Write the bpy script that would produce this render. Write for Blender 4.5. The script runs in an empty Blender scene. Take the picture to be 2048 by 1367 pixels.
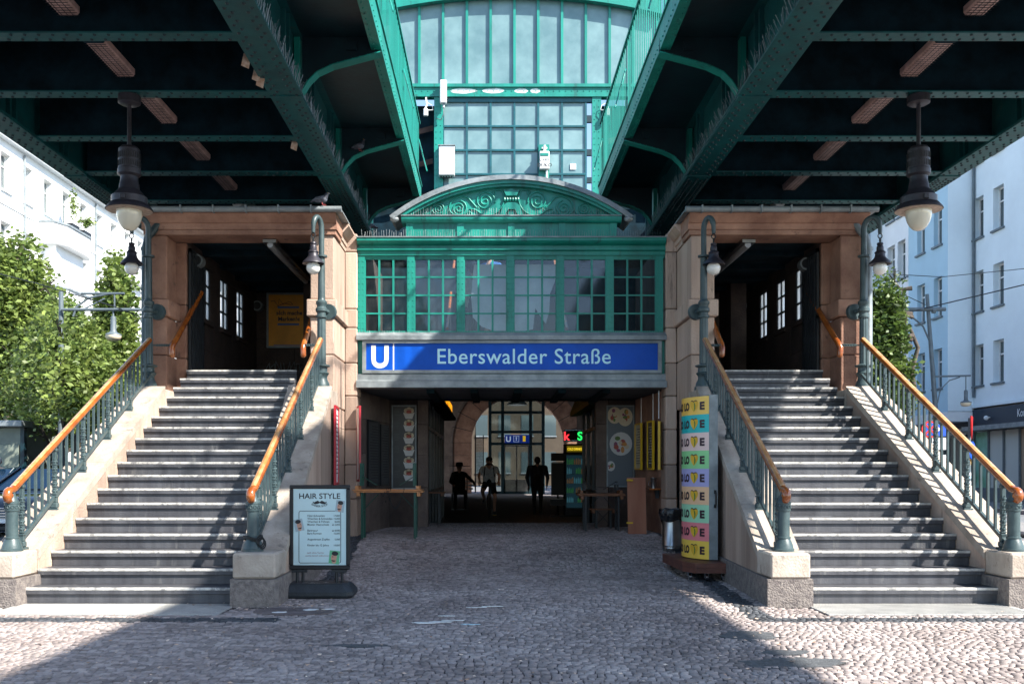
import bpy, math, random
import numpy as np
from mathutils import Vector, Matrix

random.seed(7)
RNG = np.random.default_rng(7)
SC = bpy.context.scene
COL = SC.collection
R = math.radians

# ------------------------------------------------------------------ camera
EYE = 1.324
cam_data = bpy.data.cameras.new('camera')
cam = bpy.data.objects.new('camera', cam_data)
COL.objects.link(cam)
cam.location = (0, 0, EYE)
cam.rotation_euler = (R(90), 0, 0)
cam_data.sensor_width = 36.0
cam_data.lens = 36.0 * 1908 / 2048
cam_data.shift_x = 0.0205
cam_data.shift_y = 0.1262
cam_data.clip_end = 1500
SC.camera = cam

# ------------------------------------------------------------------ sky and sun
SUN = Vector((0.88, -0.60, 1.0)).normalized()
world = bpy.data.worlds.new('World')
SC.world = world
world.use_nodes = True
wn = world.node_tree.nodes
wl = world.node_tree.links
wn.clear()
wout = wn.new('ShaderNodeOutputWorld')
wbg = wn.new('ShaderNodeBackground')
wsky = wn.new('ShaderNodeTexSky')
wsky.sky_type = 'NISHITA'
wsky.sun_disc = False
wsky.sun_elevation = math.asin(SUN.z)
wsky.sun_rotation = math.atan2(SUN.x, SUN.y)
wsky.air_density = 1.0
wsky.dust_density = 0.6
wsky.ozone_density = 2.0
wbg.inputs['Strength'].default_value = 0.13
wl.new(wsky.outputs['Color'], wbg.inputs['Color'])
wl.new(wbg.outputs['Background'], wout.inputs['Surface'])
sun_data = bpy.data.lights.new('sun', 'SUN')
sun_data.energy = 4.8
sun_data.angle = R(0.9)
sun_data.color = (1.0, 0.95, 0.87)
sun = bpy.data.objects.new('sun', sun_data)
COL.objects.link(sun)
sun.location = (20, -10, 30)
sun.rotation_euler = SUN.to_track_quat('Z', 'Y').to_euler()
SC.view_settings.view_transform = 'Standard'
SC.view_settings.look = 'None'
SC.view_settings.exposure = 1.42
SC.view_settings.gamma = 1.0
SC.view_settings.use_curve_mapping = False

# ------------------------------------------------------------------ materials
def mat(name, col, rough=0.6, metal=0.0, var=0.25, scale=4.0, bump=0.0, bscale=60.0,
        col2=None, island=0.0, objrand=0.0, spec=0.5, streak=False, coat=0.0, emit=None, estr=0.0, wear=None, wscale=3.0, wat=0.60):
    m = bpy.data.materials.new(name)
    m.use_nodes = True
    nt = m.node_tree
    n, l = nt.nodes, nt.links
    b = n['Principled BSDF']
    b.inputs['Roughness'].default_value = rough
    b.inputs['Metallic'].default_value = metal
    b.inputs['Specular IOR Level'].default_value = spec
    if coat:
        b.inputs['Coat Weight'].default_value = coat
        b.inputs['Coat Roughness'].default_value = 0.15
    if emit:
        b.inputs['Emission Color'].default_value = (*emit, 1)
        b.inputs['Emission Strength'].default_value = estr
    geo = n.new('ShaderNodeNewGeometry')
    mp = n.new('ShaderNodeMapping')
    l.new(geo.outputs['Position'], mp.inputs['Vector'])
    if streak:
        mp.inputs['Scale'].default_value = (1, 1, 0.12)
    nz = n.new('ShaderNodeTexNoise')
    nz.inputs['Scale'].default_value = scale
    nz.inputs['Detail'].default_value = 8
    nz.inputs['Roughness'].default_value = 0.65
    l.new(mp.outputs['Vector'], nz.inputs['Vector'])
    if col2 is None:
        col2 = tuple(c * (1 - var) for c in col)
        hi = tuple(min(1, c * (1 + var)) for c in col)
    else:
        hi = col
    ramp = n.new('ShaderNodeValToRGB')
    ramp.color_ramp.elements[0].position = 0.36
    ramp.color_ramp.elements[1].position = 0.66
    ramp.color_ramp.elements[0].color = (*col2, 1)
    ramp.color_ramp.elements[1].color = (*hi, 1)
    l.new(nz.outputs['Fac'], ramp.inputs['Fac'])
    out = ramp.outputs['Color']
    if wear:
        # chipped, stained or sooty places with outlines of their own
        wz = n.new('ShaderNodeTexNoise')
        wz.inputs['Scale'].default_value = wscale
        wz.inputs['Detail'].default_value = 10
        wz.inputs['Roughness'].default_value = 0.72
        l.new(mp.outputs['Vector'], wz.inputs['Vector'])
        wr = n.new('ShaderNodeMapRange')
        wr.inputs['From Min'].default_value = wat
        wr.inputs['From Max'].default_value = wat + 0.07
        wr.inputs['To Max'].default_value = 0.8
        l.new(wz.outputs['Fac'], wr.inputs['Value'])
        wm = n.new('ShaderNodeMix')
        wm.data_type = 'RGBA'
        l.new(wr.outputs['Result'], wm.inputs['Factor'])
        l.new(out, wm.inputs['A'])
        wm.inputs['B'].default_value = (*wear, 1)
        out = wm.outputs['Result']
    for amt, node, sock in ((island, geo, 'Random Per Island'), (objrand, None, 'Random')):
        if amt:
            src = node or n.new('ShaderNodeObjectInfo')
            mr = n.new('ShaderNodeMapRange')
            mr.inputs['To Min'].default_value = 1 - amt
            mr.inputs['To Max'].default_value = 1 + amt
            l.new(src.outputs[sock], mr.inputs['Value'])
            mx = n.new('ShaderNodeVectorMath')
            mx.operation = 'SCALE'
            l.new(out, mx.inputs[0])
            l.new(mr.outputs['Result'], mx.inputs['Scale'])
            out = mx.outputs['Vector']
    l.new(out, b.inputs['Base Color'])
    if bump:
        nb = n.new('ShaderNodeTexNoise')
        nb.inputs['Scale'].default_value = bscale
        nb.inputs['Detail'].default_value = 6
        l.new(geo.outputs['Position'], nb.inputs['Vector'])
        bp = n.new('ShaderNodeBump')
        bp.inputs['Strength'].default_value = bump
        bp.inputs['Distance'].default_value = 0.02
        l.new(nb.outputs['Fac'], bp.inputs['Height'])
        l.new(bp.outputs['Normal'], b.inputs['Normal'])
    return m

def plain(name, col, rough=0.5, metal=0.0, emit=None, estr=0.0, spec=0.5, coat=0.0):
    m = bpy.data.materials.new(name)
    m.use_nodes = True
    b = m.node_tree.nodes['Principled BSDF']
    b.inputs['Base Color'].default_value = (*col, 1)
    b.inputs['Roughness'].default_value = rough
    b.inputs['Metallic'].default_value = metal
    b.inputs['Specular IOR Level'].default_value = spec
    b.inputs['Coat Weight'].default_value = coat
    if emit:
        b.inputs['Emission Color'].default_value = (*emit, 1)
        b.inputs['Emission Strength'].default_value = estr
    return m

def glass(name, col, alpha=0.35, rough=0.05):
    m = bpy.data.materials.new(name)
    m.use_nodes = True
    nt = m.node_tree
    n, l = nt.nodes, nt.links
    out = n['Material Output']
    n.remove(n['Principled BSDF'])
    tr = n.new('ShaderNodeBsdfTransparent')
    tr.inputs['Color'].default_value = (*col, 1)
    gl = n.new('ShaderNodeBsdfGlossy')
    gl.inputs['Roughness'].default_value = rough
    gl.inputs['Color'].default_value = (0.9, 0.95, 1, 1)
    fr = n.new('ShaderNodeLayerWeight')
    fr.inputs['Blend'].default_value = 0.25
    mr = n.new('ShaderNodeMapRange')
    mr.inputs['To Min'].default_value = 0.05
    mr.inputs['To Max'].default_value = 0.7
    l.new(fr.outputs['Facing'], mr.inputs['Value'])
    mx = n.new('ShaderNodeMixShader')
    l.new(mr.outputs['Result'], mx.inputs['Fac'])
    l.new(tr.outputs['BSDF'], mx.inputs[1])
    l.new(gl.outputs['BSDF'], mx.inputs[2])
    # dust film
    df = n.new('ShaderNodeBsdfDiffuse')
    df.inputs['Color'].default_value = (0.35, 0.42, 0.45, 1)
    nz = n.new('ShaderNodeTexNoise')
    nz.inputs['Scale'].default_value = 7
    nz.inputs['Detail'].default_value = 6
    geo = n.new('ShaderNodeNewGeometry')
    l.new(geo.outputs['Position'], nz.inputs['Vector'])
    m2 = n.new('ShaderNodeMapRange')
    m2.inputs['From Min'].default_value = 0.35
    m2.inputs['From Max'].default_value = 0.8
    m2.inputs['To Min'].default_value = alpha * 0.2
    m2.inputs['To Max'].default_value = alpha
    l.new(nz.outputs['Fac'], m2.inputs['Value'])
    mx2 = n.new('ShaderNodeMixShader')
    l.new(m2.outputs['Result'], mx2.inputs['Fac'])
    l.new(mx.outputs['Shader'], mx2.inputs[1])
    l.new(df.outputs['BSDF'], mx2.inputs[2])
    l.new(mx2.outputs['Shader'], out.inputs['Surface'])
    return m

def backlit(name):
    m = plain(name, (.8, .84, .82), rough=.4)
    nt = m.node_tree
    n, l = nt.nodes, nt.links
    tl = n.new('ShaderNodeBsdfTranslucent')
    tl.inputs['Color'].default_value = (.95, .97, .95, 1)
    tp = n.new('ShaderNodeBsdfTransparent')
    m1 = n.new('ShaderNodeMixShader')
    m1.inputs['Fac'].default_value = .45
    m2 = n.new('ShaderNodeMixShader')
    m2.inputs['Fac'].default_value = .08
    l.new(tl.outputs['BSDF'], m1.inputs[1]); l.new(tp.outputs['BSDF'], m1.inputs[2])
    l.new(m1.outputs['Shader'], m2.inputs[1]); l.new(n['Principled BSDF'].outputs['BSDF'], m2.inputs[2])
    l.new(m2.outputs['Shader'], n['Material Output'].inputs['Surface'])
    return m

def leafmat(name, col, col2):
    m = mat(name, col, rough=0.5, col2=col2, scale=1.2, island=0.55)
    nt = m.node_tree
    n, l = nt.nodes, nt.links
    b = n['Principled BSDF']
    src = b.inputs['Base Color'].links[0].from_socket
    tl = n.new('ShaderNodeBsdfTranslucent')
    l.new(src, tl.inputs['Color'])
    mx = n.new('ShaderNodeMixShader')
    mx.inputs['Fac'].default_value = 0.4
    l.new(b.outputs['BSDF'], mx.inputs[1])
    l.new(tl.outputs['BSDF'], mx.inputs[2])
    l.new(mx.outputs['Shader'], n['Material Output'].inputs['Surface'])
    return m

M = {}
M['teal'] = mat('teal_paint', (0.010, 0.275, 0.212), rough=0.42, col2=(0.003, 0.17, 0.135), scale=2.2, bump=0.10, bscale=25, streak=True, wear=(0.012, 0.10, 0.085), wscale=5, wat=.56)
M['teal_deck'] = mat('deck_teal_paint', (0.002, 0.112, 0.116), rough=0.5, col2=(0.006, 0.070, 0.076), scale=3.0, bump=0.12, bscale=20, wear=(0.055, 0.085, 0.075), wscale=6, wat=.585)  # same teal darkened, the deck's shade put into the colour
M['teal_soot'] = mat('sooty_teal_paint', (0.0020, 0.030, 0.040), rough=0.5, col2=(0.0016, 0.013, 0.021), scale=2.5, bump=0.15, bscale=14)  # darkest copy of the teal paint, shade put into the colour
M['rivet'] = mat('rivet_paint', (0.003, 0.022, 0.028), rough=0.45, var=0.3, scale=9)
M['soot'] = mat('soot', (0.0040, 0.0180, 0.0270), rough=0.9, var=0.5, scale=3, spec=0.2)  # near-black navy, shade of undersides and ceilings put into the colour
M['stone'] = mat('sandstone', (0.50, 0.375, 0.295), rough=0.85, col2=(0.31, 0.215, 0.165), scale=1.9, bump=0.5, bscale=45, objrand=0.24, streak=True, wear=(0.16, 0.115, 0.095), wscale=4.5, wat=.60)
M['stone_red'] = mat('red_sandstone', (0.42, 0.235, 0.16), rough=0.85, col2=(0.22, 0.11, 0.075), scale=1.7, bump=0.4, bscale=40, objrand=0.12, wear=(0.12, 0.075, 0.06), wscale=4, wat=.60)  # redder, darker sandstone copy with the portals' shade put into the colour
M['stone_dark'] = mat('sooty_sandstone', (0.09, 0.062, 0.05), rough=0.9, col2=(0.04, 0.028, 0.025), scale=2.0, bump=0.5, bscale=30, objrand=0.15)  # much darker sandstone for the hall and passage walls
M['coping'] = mat('coping_stone', (0.50, 0.43, 0.36), rough=0.85, col2=(0.33, 0.27, 0.22), scale=3.2, bump=0.4, bscale=50, objrand=0.10, wear=(0.19, 0.165, 0.14), wscale=6, wat=.58)
M['plinth'] = mat('granite_plinth', (0.27, 0.235, 0.21), rough=0.9, col2=(0.13, 0.11, 0.105), scale=18, bump=0.9, bscale=55)
M['mortar'] = mat('mortar', (0.05, 0.042, 0.04), rough=0.95, var=0.3)
M['step'] = mat('basalt_step', (0.088, 0.090, 0.100), rough=0.5, col2=(0.045, 0.045, 0.053), scale=7, bump=0.25, bscale=90, objrand=0.18, streak=True, wear=(0.14, 0.138, 0.135), wscale=8, wat=.585)
M['nosing'] = mat('worn_step_edge', (0.70, 0.68, 0.63), rough=0.6, col2=(0.34, 0.33, 0.31), scale=14, bump=0.3, bscale=80, wear=(0.13, 0.13, 0.135), wscale=9, wat=.535)
M['cobble'] = mat('cobble_stone', (0.385, 0.330, 0.308), rough=0.75, col2=(0.240, 0.195, 0.180), scale=0.9, bump=0.12, bscale=110, island=0.36, wear=(0.12, 0.105, 0.10), wscale=1.6, wat=.60)
M['cobble_dark'] = mat('dark_cobble_stone', (0.055, 0.06, 0.068), rough=0.7, var=0.3, scale=3, bump=0.4, bscale=70, island=0.35)
M['cobble_one'] = mat('single_cobble_stone', (0.385, 0.330, 0.308), rough=0.75, col2=(0.240, 0.195, 0.180), scale=0.9, bump=0.12, bscale=110, objrand=0.36, wear=(0.12, 0.105, 0.10), wscale=1.6, wat=.60)
M['joint'] = mat('sandy_joint', (0.040, 0.031, 0.028), rough=0.95, var=0.5, scale=9, bump=0.4)
M['asphalt'] = mat('asphalt', (0.15, 0.155, 0.16), rough=0.85, var=0.2, scale=1.5, bump=0.4, bscale=90)
M['kerb'] = mat('kerb_granite', (0.22, 0.21, 0.2), rough=0.85, var=0.3, scale=9, bump=0.4)
M['paint_white'] = mat('road_paint', (0.75, 0.75, 0.73), rough=0.7, var=0.15, scale=7)
M['rib_plate'] = mat('pale_ribbed_slab', (0.50, 0.49, 0.46), rough=0.65, col2=(0.33, 0.325, 0.31), scale=4, bump=0.3)
M['lead'] = mat('grey_lead_sheet', (0.30, 0.335, 0.345), rough=0.5, metal=0.25, col2=(0.16, 0.185, 0.195), scale=3.2, bump=0.25, bscale=18)
M['iron'] = mat('grey_green_iron', (0.060, 0.092, 0.096), rough=0.42, col2=(0.032, 0.056, 0.062), scale=6, bump=0.08, bscale=40)
M['iron_dark'] = mat('dark_iron', (0.012, 0.016, 0.02), rough=0.5, var=0.4, scale=6)
M['lamp_metal'] = mat('lamp_metal', (0.032, 0.030, 0.040), rough=0.45, metal=0.2, var=0.3, scale=9)
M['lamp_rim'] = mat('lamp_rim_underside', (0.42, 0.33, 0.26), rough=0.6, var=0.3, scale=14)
M['opal'] = plain('opal_glass', (0.66, 0.62, 0.50), rough=0.16, coat=0.6)
M['opal_white'] = plain('white_opal_glass', (0.78, 0.77, 0.72), rough=0.2, coat=0.5)
M['wood'] = mat('varnished_wood', (0.40, 0.120, 0.022), rough=0.26, col2=(0.22, 0.052, 0.010), scale=5, bump=0.08, bscale=35, coat=0.6)
M['wood_worn'] = mat('worn_varnish', (0.56, 0.37, 0.19), rough=0.4, col2=(0.44, 0.17, 0.045), scale=6.5, bump=0.1, coat=0.3)
M['tube'] = mat('strip_light_cover', (0.52, 0.34, 0.30), rough=0.6, var=0.25, scale=6)
M['pane_dark'] = glass('window_glass', (0.80, 0.88, 0.91), alpha=0.07)
M['frost'] = mat('frosted_glass', (0.215, 0.335, 0.345), rough=0.28, col2=(0.105, 0.195, 0.21), scale=0.9, spec=0.6)  # paler patches paint reflections into the pane colour
M['blue'] = mat('sign_blue', (0.002, 0.078, 0.47), rough=0.42, spec=0.2, var=0.12, scale=2)
M['sign_white'] = plain('sign_white', (0.80, 0.82, 0.82), rough=0.4)
M['sign_pale'] = plain('sign_pale_blue', (0.50, 0.84, 0.92), rough=0.4)
M['black'] = plain('black', (0.008, 0.009, 0.011), rough=0.5)
M['print_black'] = plain('print_black', (0.018, 0.018, 0.022), rough=0.6)
M['white'] = mat('white_paint', (0.78, 0.78, 0.76), rough=0.5, var=0.08, scale=3)
M['render_white'] = mat('white_render', (0.80, 0.81, 0.80), rough=0.9, var=0.05, scale=0.6, bump=0.15, bscale=20)
M['render_shade'] = mat('pale_grey_render', (0.60, 0.64, 0.66), rough=0.9, var=0.06, scale=0.6)
M['render_cream'] = mat('cream_render', (0.070, 0.052, 0.034), rough=0.9, var=0.15, scale=0.8)
M['render_blue'] = mat('pale_blue_render', (0.74, 0.82, 0.845), rough=0.9, var=0.05, scale=0.5, bump=0.15, bscale=20)
M['render_blue2'] = mat('blue_grey_render', (0.44, 0.62, 0.71), rough=0.9, var=0.05, scale=0.5, bump=0.15, bscale=20)  # darker copy of the pale blue, the bay's shade put into the colour
M['win'] = plain('far_window_glass', (0.06, 0.085, 0.09), rough=0.08, spec=0.8)
M['win_open'] = plain('daylit_window_glass', (0.70, 0.74, 0.72), rough=0.3)
M['leaf'] = leafmat('sunlit_leaf', (0.255, 0.320, 0.075), (0.095, 0.155, 0.035))  # lighter, yellower green than the other leaf colour
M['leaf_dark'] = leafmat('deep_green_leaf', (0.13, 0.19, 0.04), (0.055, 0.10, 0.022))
M['bark'] = mat('bark', (0.07, 0.055, 0.042), rough=0.9, var=0.4, scale=8, bump=0.6)
M['skin'] = plain('skin', (0.52, 0.29, 0.21), rough=0.55)
M['kiosk_green'] = mat('grey_green_panel', (0.17, 0.20, 0.17), rough=0.7, var=0.15)
M['kiosk_green2'] = mat('grey_green_shutter', (0.22, 0.25, 0.20), rough=0.7, var=0.15)
M['orange_brown'] = plain('orange_paper', (0.6, 0.3, 0.08))
M['iron_pale'] = mat('pale_grey_steel', (0.11, 0.14, 0.155), rough=0.5, var=0.2, scale=4)
M['opal_warm'] = plain('warm_opal_glass', (0.72, 0.62, 0.45), rough=0.3)
M['yellow'] = plain('yellow_paint', (0.70, 0.42, 0.01), rough=0.4)
M['red'] = plain('red_paint', (0.55, 0.02, 0.02), rough=0.4)
M['steel'] = mat('brushed_steel', (0.36, 0.37, 0.38), rough=0.28, metal=1.0, var=0.2, scale=5)
M['chrome'] = plain('chrome', (0.6, 0.62, 0.64), rough=0.12, metal=1.0)

# ------------------------------------------------------------------ mesh builder
def wloc(o):
    v = Vector((0, 0, 0))
    while o is not None:
        v = v + o.location
        o = o.parent
    return v

class MB:
    def __init__(s):
        s.v, s.f, s.m = [], [], []

    def add(s, verts, faces, mi=0):
        k = len(s.v)
        s.v.extend(tuple(p) for p in verts)
        for f in faces:
            s.f.append(tuple(i + k for i in f))
            s.m.append(mi)
        return s

    def quad(s, a, b, c, d, mi=0):
        return s.add([a, b, c, d], [(0, 1, 2, 3)], mi)

    def box(s, x0, x1, y0, y1, z0, z1, mi=0, ch=0.0):
        if x0 > x1: x0, x1 = x1, x0
        if y0 > y1: y0, y1 = y1, y0
        if z0 > z1: z0, z1 = z1, z0
        if ch <= 0:
            v = [(x0, y0, z0), (x1, y0, z0), (x1, y1, z0), (x0, y1, z0), (x0, y0, z1), (x1, y0, z1), (x1, y1, z1), (x0, y1, z1)]
            return s.add(v, [(0, 3, 2, 1), (4, 5, 6, 7), (0, 1, 5, 4), (1, 2, 6, 5), (2, 3, 7, 6), (3, 0, 4, 7)], mi)
        c = min(ch, (x1 - x0) * .45, (y1 - y0) * .45, (z1 - z0) * .45)
        X, Y, Z = (x0, x1), (y0, y1), (z0, z1)
        v, idx = [], {}
        for i in (0, 1):
            for j in (0, 1):
                for k in (0, 1):
                    sx, sy, sz = (1 - 2 * i) * c, (1 - 2 * j) * c, (1 - 2 * k) * c
                    for a, p in enumerate(((X[i], Y[j] + sy, Z[k] + sz), (X[i] + sx, Y[j], Z[k] + sz), (X[i] + sx, Y[j] + sy, Z[k]))):
                        idx[i, j, k, a] = len(v)
                        v.append(p)
        f = []
        for i in (0, 1):
            q = [idx[i, 0, 0, 0], idx[i, 1, 0, 0], idx[i, 1, 1, 0], idx[i, 0, 1, 0]]
            f.append(q if i else q[::-1])
            q = [idx[0, i, 0, 1], idx[1, i, 0, 1], idx[1, i, 1, 1], idx[0, i, 1, 1]]
            f.append(q[::-1] if i else q)
            q = [idx[0, 0, i, 2], idx[1, 0, i, 2], idx[1, 1, i, 2], idx[0, 1, i, 2]]
            f.append(q if i else q[::-1])
        for a in (0, 1):
            for b_ in (0, 1):
                f.append([idx[a, b_, 0, 0], idx[a, b_, 1, 0], idx[a, b_, 1, 1], idx[a, b_, 0, 1]])
                f.append([idx[a, 0, b_, 0], idx[a, 1, b_, 0], idx[a, 1, b_, 2], idx[a, 0, b_, 2]])
                f.append([idx[0, a, b_, 1], idx[1, a, b_, 1], idx[1, a, b_, 2], idx[0, a, b_, 2]])
        for i in (0, 1):
            for j in (0, 1):
                for k in (0, 1):
                    f.append([idx[i, j, k, 0], idx[i, j, k, 1], idx[i, j, k, 2]])
        return s.add(v, f, mi)

    def loft(s, loops, mi=0, caps=True, closed=True):
        n = len(loops[0])
        v = [p for lp in loops for p in lp]
        f = []
        for a in range(len(loops) - 1):
            for i in range(n if closed else n - 1):
                j = (i + 1) % n
                f.append((a * n + i, a * n + j, (a + 1) * n + j, (a + 1) * n + i))
        if caps:
            f.append(tuple(range(n))[::-1])
            f.append(tuple((len(loops) - 1) * n + i for i in range(n)))
        return s.add(v, f, mi)

    def prism(s, poly, axis, a0, a1, mi=0):
        if axis == 'x':
            A, B = [(a0, p, q) for p, q in poly], [(a1, p, q) for p, q in poly]
        elif axis == 'y':
            A, B = [(p, a0, q) for p, q in poly], [(p, a1, q) for p, q in poly]
        else:
            A, B = [(p, q, a0) for p, q in poly], [(p, q, a1) for p, q in poly]
        return s.loft([A, B], mi)

    def tube(s, pts, r, n=8, mi=0, caps=True, flat=1.0):
        P = [Vector(p) for p in pts]
        rr = r if hasattr(r, '__len__') else [r] * len(P)
        T = []
        for i in range(len(P)):
            t = P[min(i + 1, len(P) - 1)] - P[max(i - 1, 0)]
            T.append(t.normalized() if t.length > 1e-9 else Vector((0, 0, 1)))
        up = Vector((0, 0, 1)) if abs(T[0].z) < 0.95 else Vector((1, 0, 0))
        N = (up - T[0] * up.dot(T[0])).normalized()
        loops = []
        for i in range(len(P)):
            N = (N - T[i] * N.dot(T[i]))
            N = N.normalized() if N.length > 1e-6 else T[i].orthogonal().normalized()
            B = T[i].cross(N)
            loops.append([P[i] + (N * math.cos(a) * flat + B * math.sin(a)) * rr[i] for a in [2 * math.pi * k / n for k in range(n)]])
        return s.loft(loops, mi, caps)

    def lathe(s, prof, cx, cy, n=16, mi=0, flute=None, z0=0.0):
        loops = []
        for r, z in prof:
            lp = []
            for k in range(n):
                a = 2 * math.pi * k / n
                q = r
                if flute and flute[0] <= z <= flute[1]:
                    q = r * (1 - flute[3] * abs(math.sin(a * flute[2] / 2)))
                lp.append((cx + q * math.cos(a), cy + q * math.sin(a), z0 + z))
            loops.append(lp)
        return s.loft(loops, mi)

    def ball(s, c, r, n=12, mi=0, sc=(1, 1, 1)):
        m = max(4, n // 2)
        loops = []
        for i in range(m + 1):
            t = math.pi * i / m
            rr = max(1e-4, math.sin(t))
            loops.append([(c[0] + r * sc[0] * rr * math.cos(2 * math.pi * k / n), c[1] + r * sc[1] * rr * math.sin(2 * math.pi * k / n), c[2] - r * sc[2] * math.cos(t)) for k in range(n)])
        return s.loft(loops, mi)

    def dome(s, c, nrm, r, h, n=6, mi=0):
        c, w = Vector(c), Vector(nrm).normalized()
        u = w.orthogonal().normalized()
        t = w.cross(u)
        A = [c + (u * math.cos(2 * math.pi * k / n) + t * math.sin(2 * math.pi * k / n)) * r for k in range(n)]
        B = [c + w * h + (u * math.cos(2 * math.pi * k / n) + t * math.sin(2 * math.pi * k / n)) * r * 0.55 for k in range(n)]
        k = len(s.v)
        s.v.extend(tuple(p) for p in A + B)
        for i in range(n):
            j = (i + 1) % n
            s.f.append((k + i, k + j, k + n + j, k + n + i)); s.m.append(mi)
        s.f.append(tuple(k + n + i for i in range(n))); s.m.append(mi)
        return s

    def text(s, body, place, size=None, width=None, mi=0, bold=0.0, xs=1.0, align='LEFT', spacing=1.0):
        """flat lettering; place(x, y) maps letter coordinates in metres to a point"""
        cu = bpy.data.curves.new('lettering', 'FONT')
        cu.body = body
        cu.size = 1.0
        cu.offset = bold
        cu.space_character = spacing
        cu.resolution_u = 4
        ob = bpy.data.objects.new('lettering', cu)
        COL.objects.link(ob)
        bpy.context.view_layer.update()
        dg = bpy.context.evaluated_depsgraph_get()
        ev = ob.evaluated_get(dg)
        me = ev.to_mesh()
        V = [(q.co.x, q.co.y) for q in me.vertices]
        F = [tuple(p.vertices) for p in me.polygons]
        ev.to_mesh_clear()
        bpy.data.objects.remove(ob)
        bpy.data.curves.remove(cu)
        if not V:
            return s
        x0, x1 = min(p[0] for p in V), max(p[0] for p in V)
        sz = size if size else 1.0
        if width:
            kx = width / (x1 - x0)
            if not size:
                sz = kx
        else:
            kx = sz * xs
        w = (x1 - x0) * kx
        off = {'LEFT': 0, 'CENTER': -w / 2, 'RIGHT': -w}[align]
        return s.add([place((p[0] - x0) * kx + off, p[1] * sz) for p in V], F, mi)

    def build(s, name, mats, parent=None, smooth=None, origin=None, kind=None):
        me = bpy.data.meshes.new(name)
        V = np.array(s.v, dtype=np.float64).reshape(-1, 3)
        if parent is not None:
            o_ = wloc(parent)
        elif origin is not None:
            o_ = Vector(origin)
        else:
            lo, hi = V.min(0), V.max(0)
            o_ = Vector(((lo[0] + hi[0]) / 2, (lo[1] + hi[1]) / 2, lo[2]))
        V = V - np.array(o_)
        me.from_pydata(V.tolist(), [], s.f)
        mats = mats if isinstance(mats, (list, tuple)) else [mats]
        for m in mats:
            me.materials.append(M[m] if isinstance(m, str) else m)
        if len(mats) > 1:
            me.polygons.foreach_set('material_index', s.m)
        me.update()
        if len(s.f) < 60000:
            import bmesh
            bm = bmesh.new(); bm.from_mesh(me)
            bmesh.ops.recalc_face_normals(bm, faces=bm.faces)
            bm.to_mesh(me); bm.free()
        if smooth is not None:
            me.polygons.foreach_set('use_smooth', [True] * len(me.polygons))
            me.set_sharp_from_angle(angle=R(smooth))
        ob = bpy.data.objects.new(name, me)
        COL.objects.link(ob)
        if parent is not None:
            ob.parent = parent
        else:
            ob.location = o_
        if kind:
            ob['kind'] = kind
        return ob

def thing(name, label, cat, loc=(0, 0, 0), group=None):
    o = bpy.data.objects.new(name, None)
    COL.objects.link(o)
    o.empty_display_size = 0.2
    o.location = loc
    o['label'] = label
    o['category'] = cat
    if group:
        o['group'] = group
    return o

def tag(o, label, cat, group=None):
    o['label'] = label
    o['category'] = cat
    if group:
        o['group'] = group
    return o

def struct(o):
    o['kind'] = 'structure'
    return o

def place(me, name, parent, at, rotz=0.0, scale=None):
    """another object sharing a mesh, at a world point"""
    o = bpy.data.objects.new(name, me)
    COL.objects.link(o)
    o.parent = parent
    o.location = Vector(at) - wloc(parent)
    o.rotation_euler = (0, 0, rotz)
    if scale:
        o.scale = scale
    return o

def clone(o, parent=None):
    c = o.copy()
    COL.objects.link(c)
    c.parent = parent
    for ch in list(o.children):
        clone(ch, c)
    return c

def resize(o, loc, s):
    """final place and size of a finished thing"""
    o.location = loc
    o.scale = (s, s, s)

def B(x0, x1, y0, y1, z0, z1, ch=0.0):
    return MB().box(x0, x1, y0, y1, z0, z1, 0, ch)

def mesh_of(mb, name, mats, smooth=None):
    o = mb.build(name, mats, smooth=smooth, origin=(0, 0, 0))
    me = o.data
    bpy.data.objects.remove(o)
    return me

# ================================================================== GROUND
struct(MB().quad((-400, -400, -0.10), (400, -400, -0.10), (400, 400, -0.10), (-400, 400, -0.10)).build('ground', 'asphalt'))
PX0, PX1, PY0, PY1 = -7.2, 8.3, -8.0, 66.0
HUMP = .281
def gz(y):
    """height of the paving: it rises to the station front and falls again behind"""
    def ss(t):
        t = np.clip(t, 0, 1)
        return t * t * (3 - 2 * t)
    return HUMP * (ss((y - 12.0) / 3.4) - ss((y - 18.5) / 7.0))
def strip(x0, x1, ys, zoff, zlow):
    s = MB()
    for a, b in zip(ys[:-1], ys[1:]):
        s.quad((x0, a, gz(a) + zoff), (x1, a, gz(a) + zoff), (x1, b, gz(b) + zoff), (x0, b, gz(b) + zoff))
    for x in (x0, x1):
        for a, b in zip(ys[:-1], ys[1:]):
            s.quad((x, a, zlow), (x, b, zlow), (x, b, gz(b) + zoff), (x, a, gz(a) + zoff))
    s.quad((x0, ys[0], zlow), (x1, ys[0], zlow), (x1, ys[0], gz(ys[0]) + zoff), (x0, ys[0], gz(ys[0]) + zoff))
    return s
pav = struct(strip(PX0, PX1, [PY0, 5, 9] + [float(q) for q in np.arange(12, 26.1, .5)] + [PY1], -.014, -.099).build('pavement', 'joint', origin=(0, 0, 0)))
for (a, b, c, d) in ((PX0 - .16, PX0, PY0, PY1), (PX1, PX1 + .16, PY0, PY1)):
    y = c
    while y < 40:
        B(a, b, y, y + 1.19, -0.099, 0.004, .012).build('kerb_stone', 'kerb', pav)
        y += 1.2
    B(a, b, y, PY1, -0.099, 0.004, .012).build('kerb_stone', 'kerb', pav)
struct(B(-27, -18.5, -20, 130, -0.099, 0.03).build('left_pavement', 'kerb', origin=(-22, 0, 0)))
struct(B(17.6, 24, 10, 130, -0.099, 0.03).build('right_pavement', 'kerb', origin=(20, 0, 0)))
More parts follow.
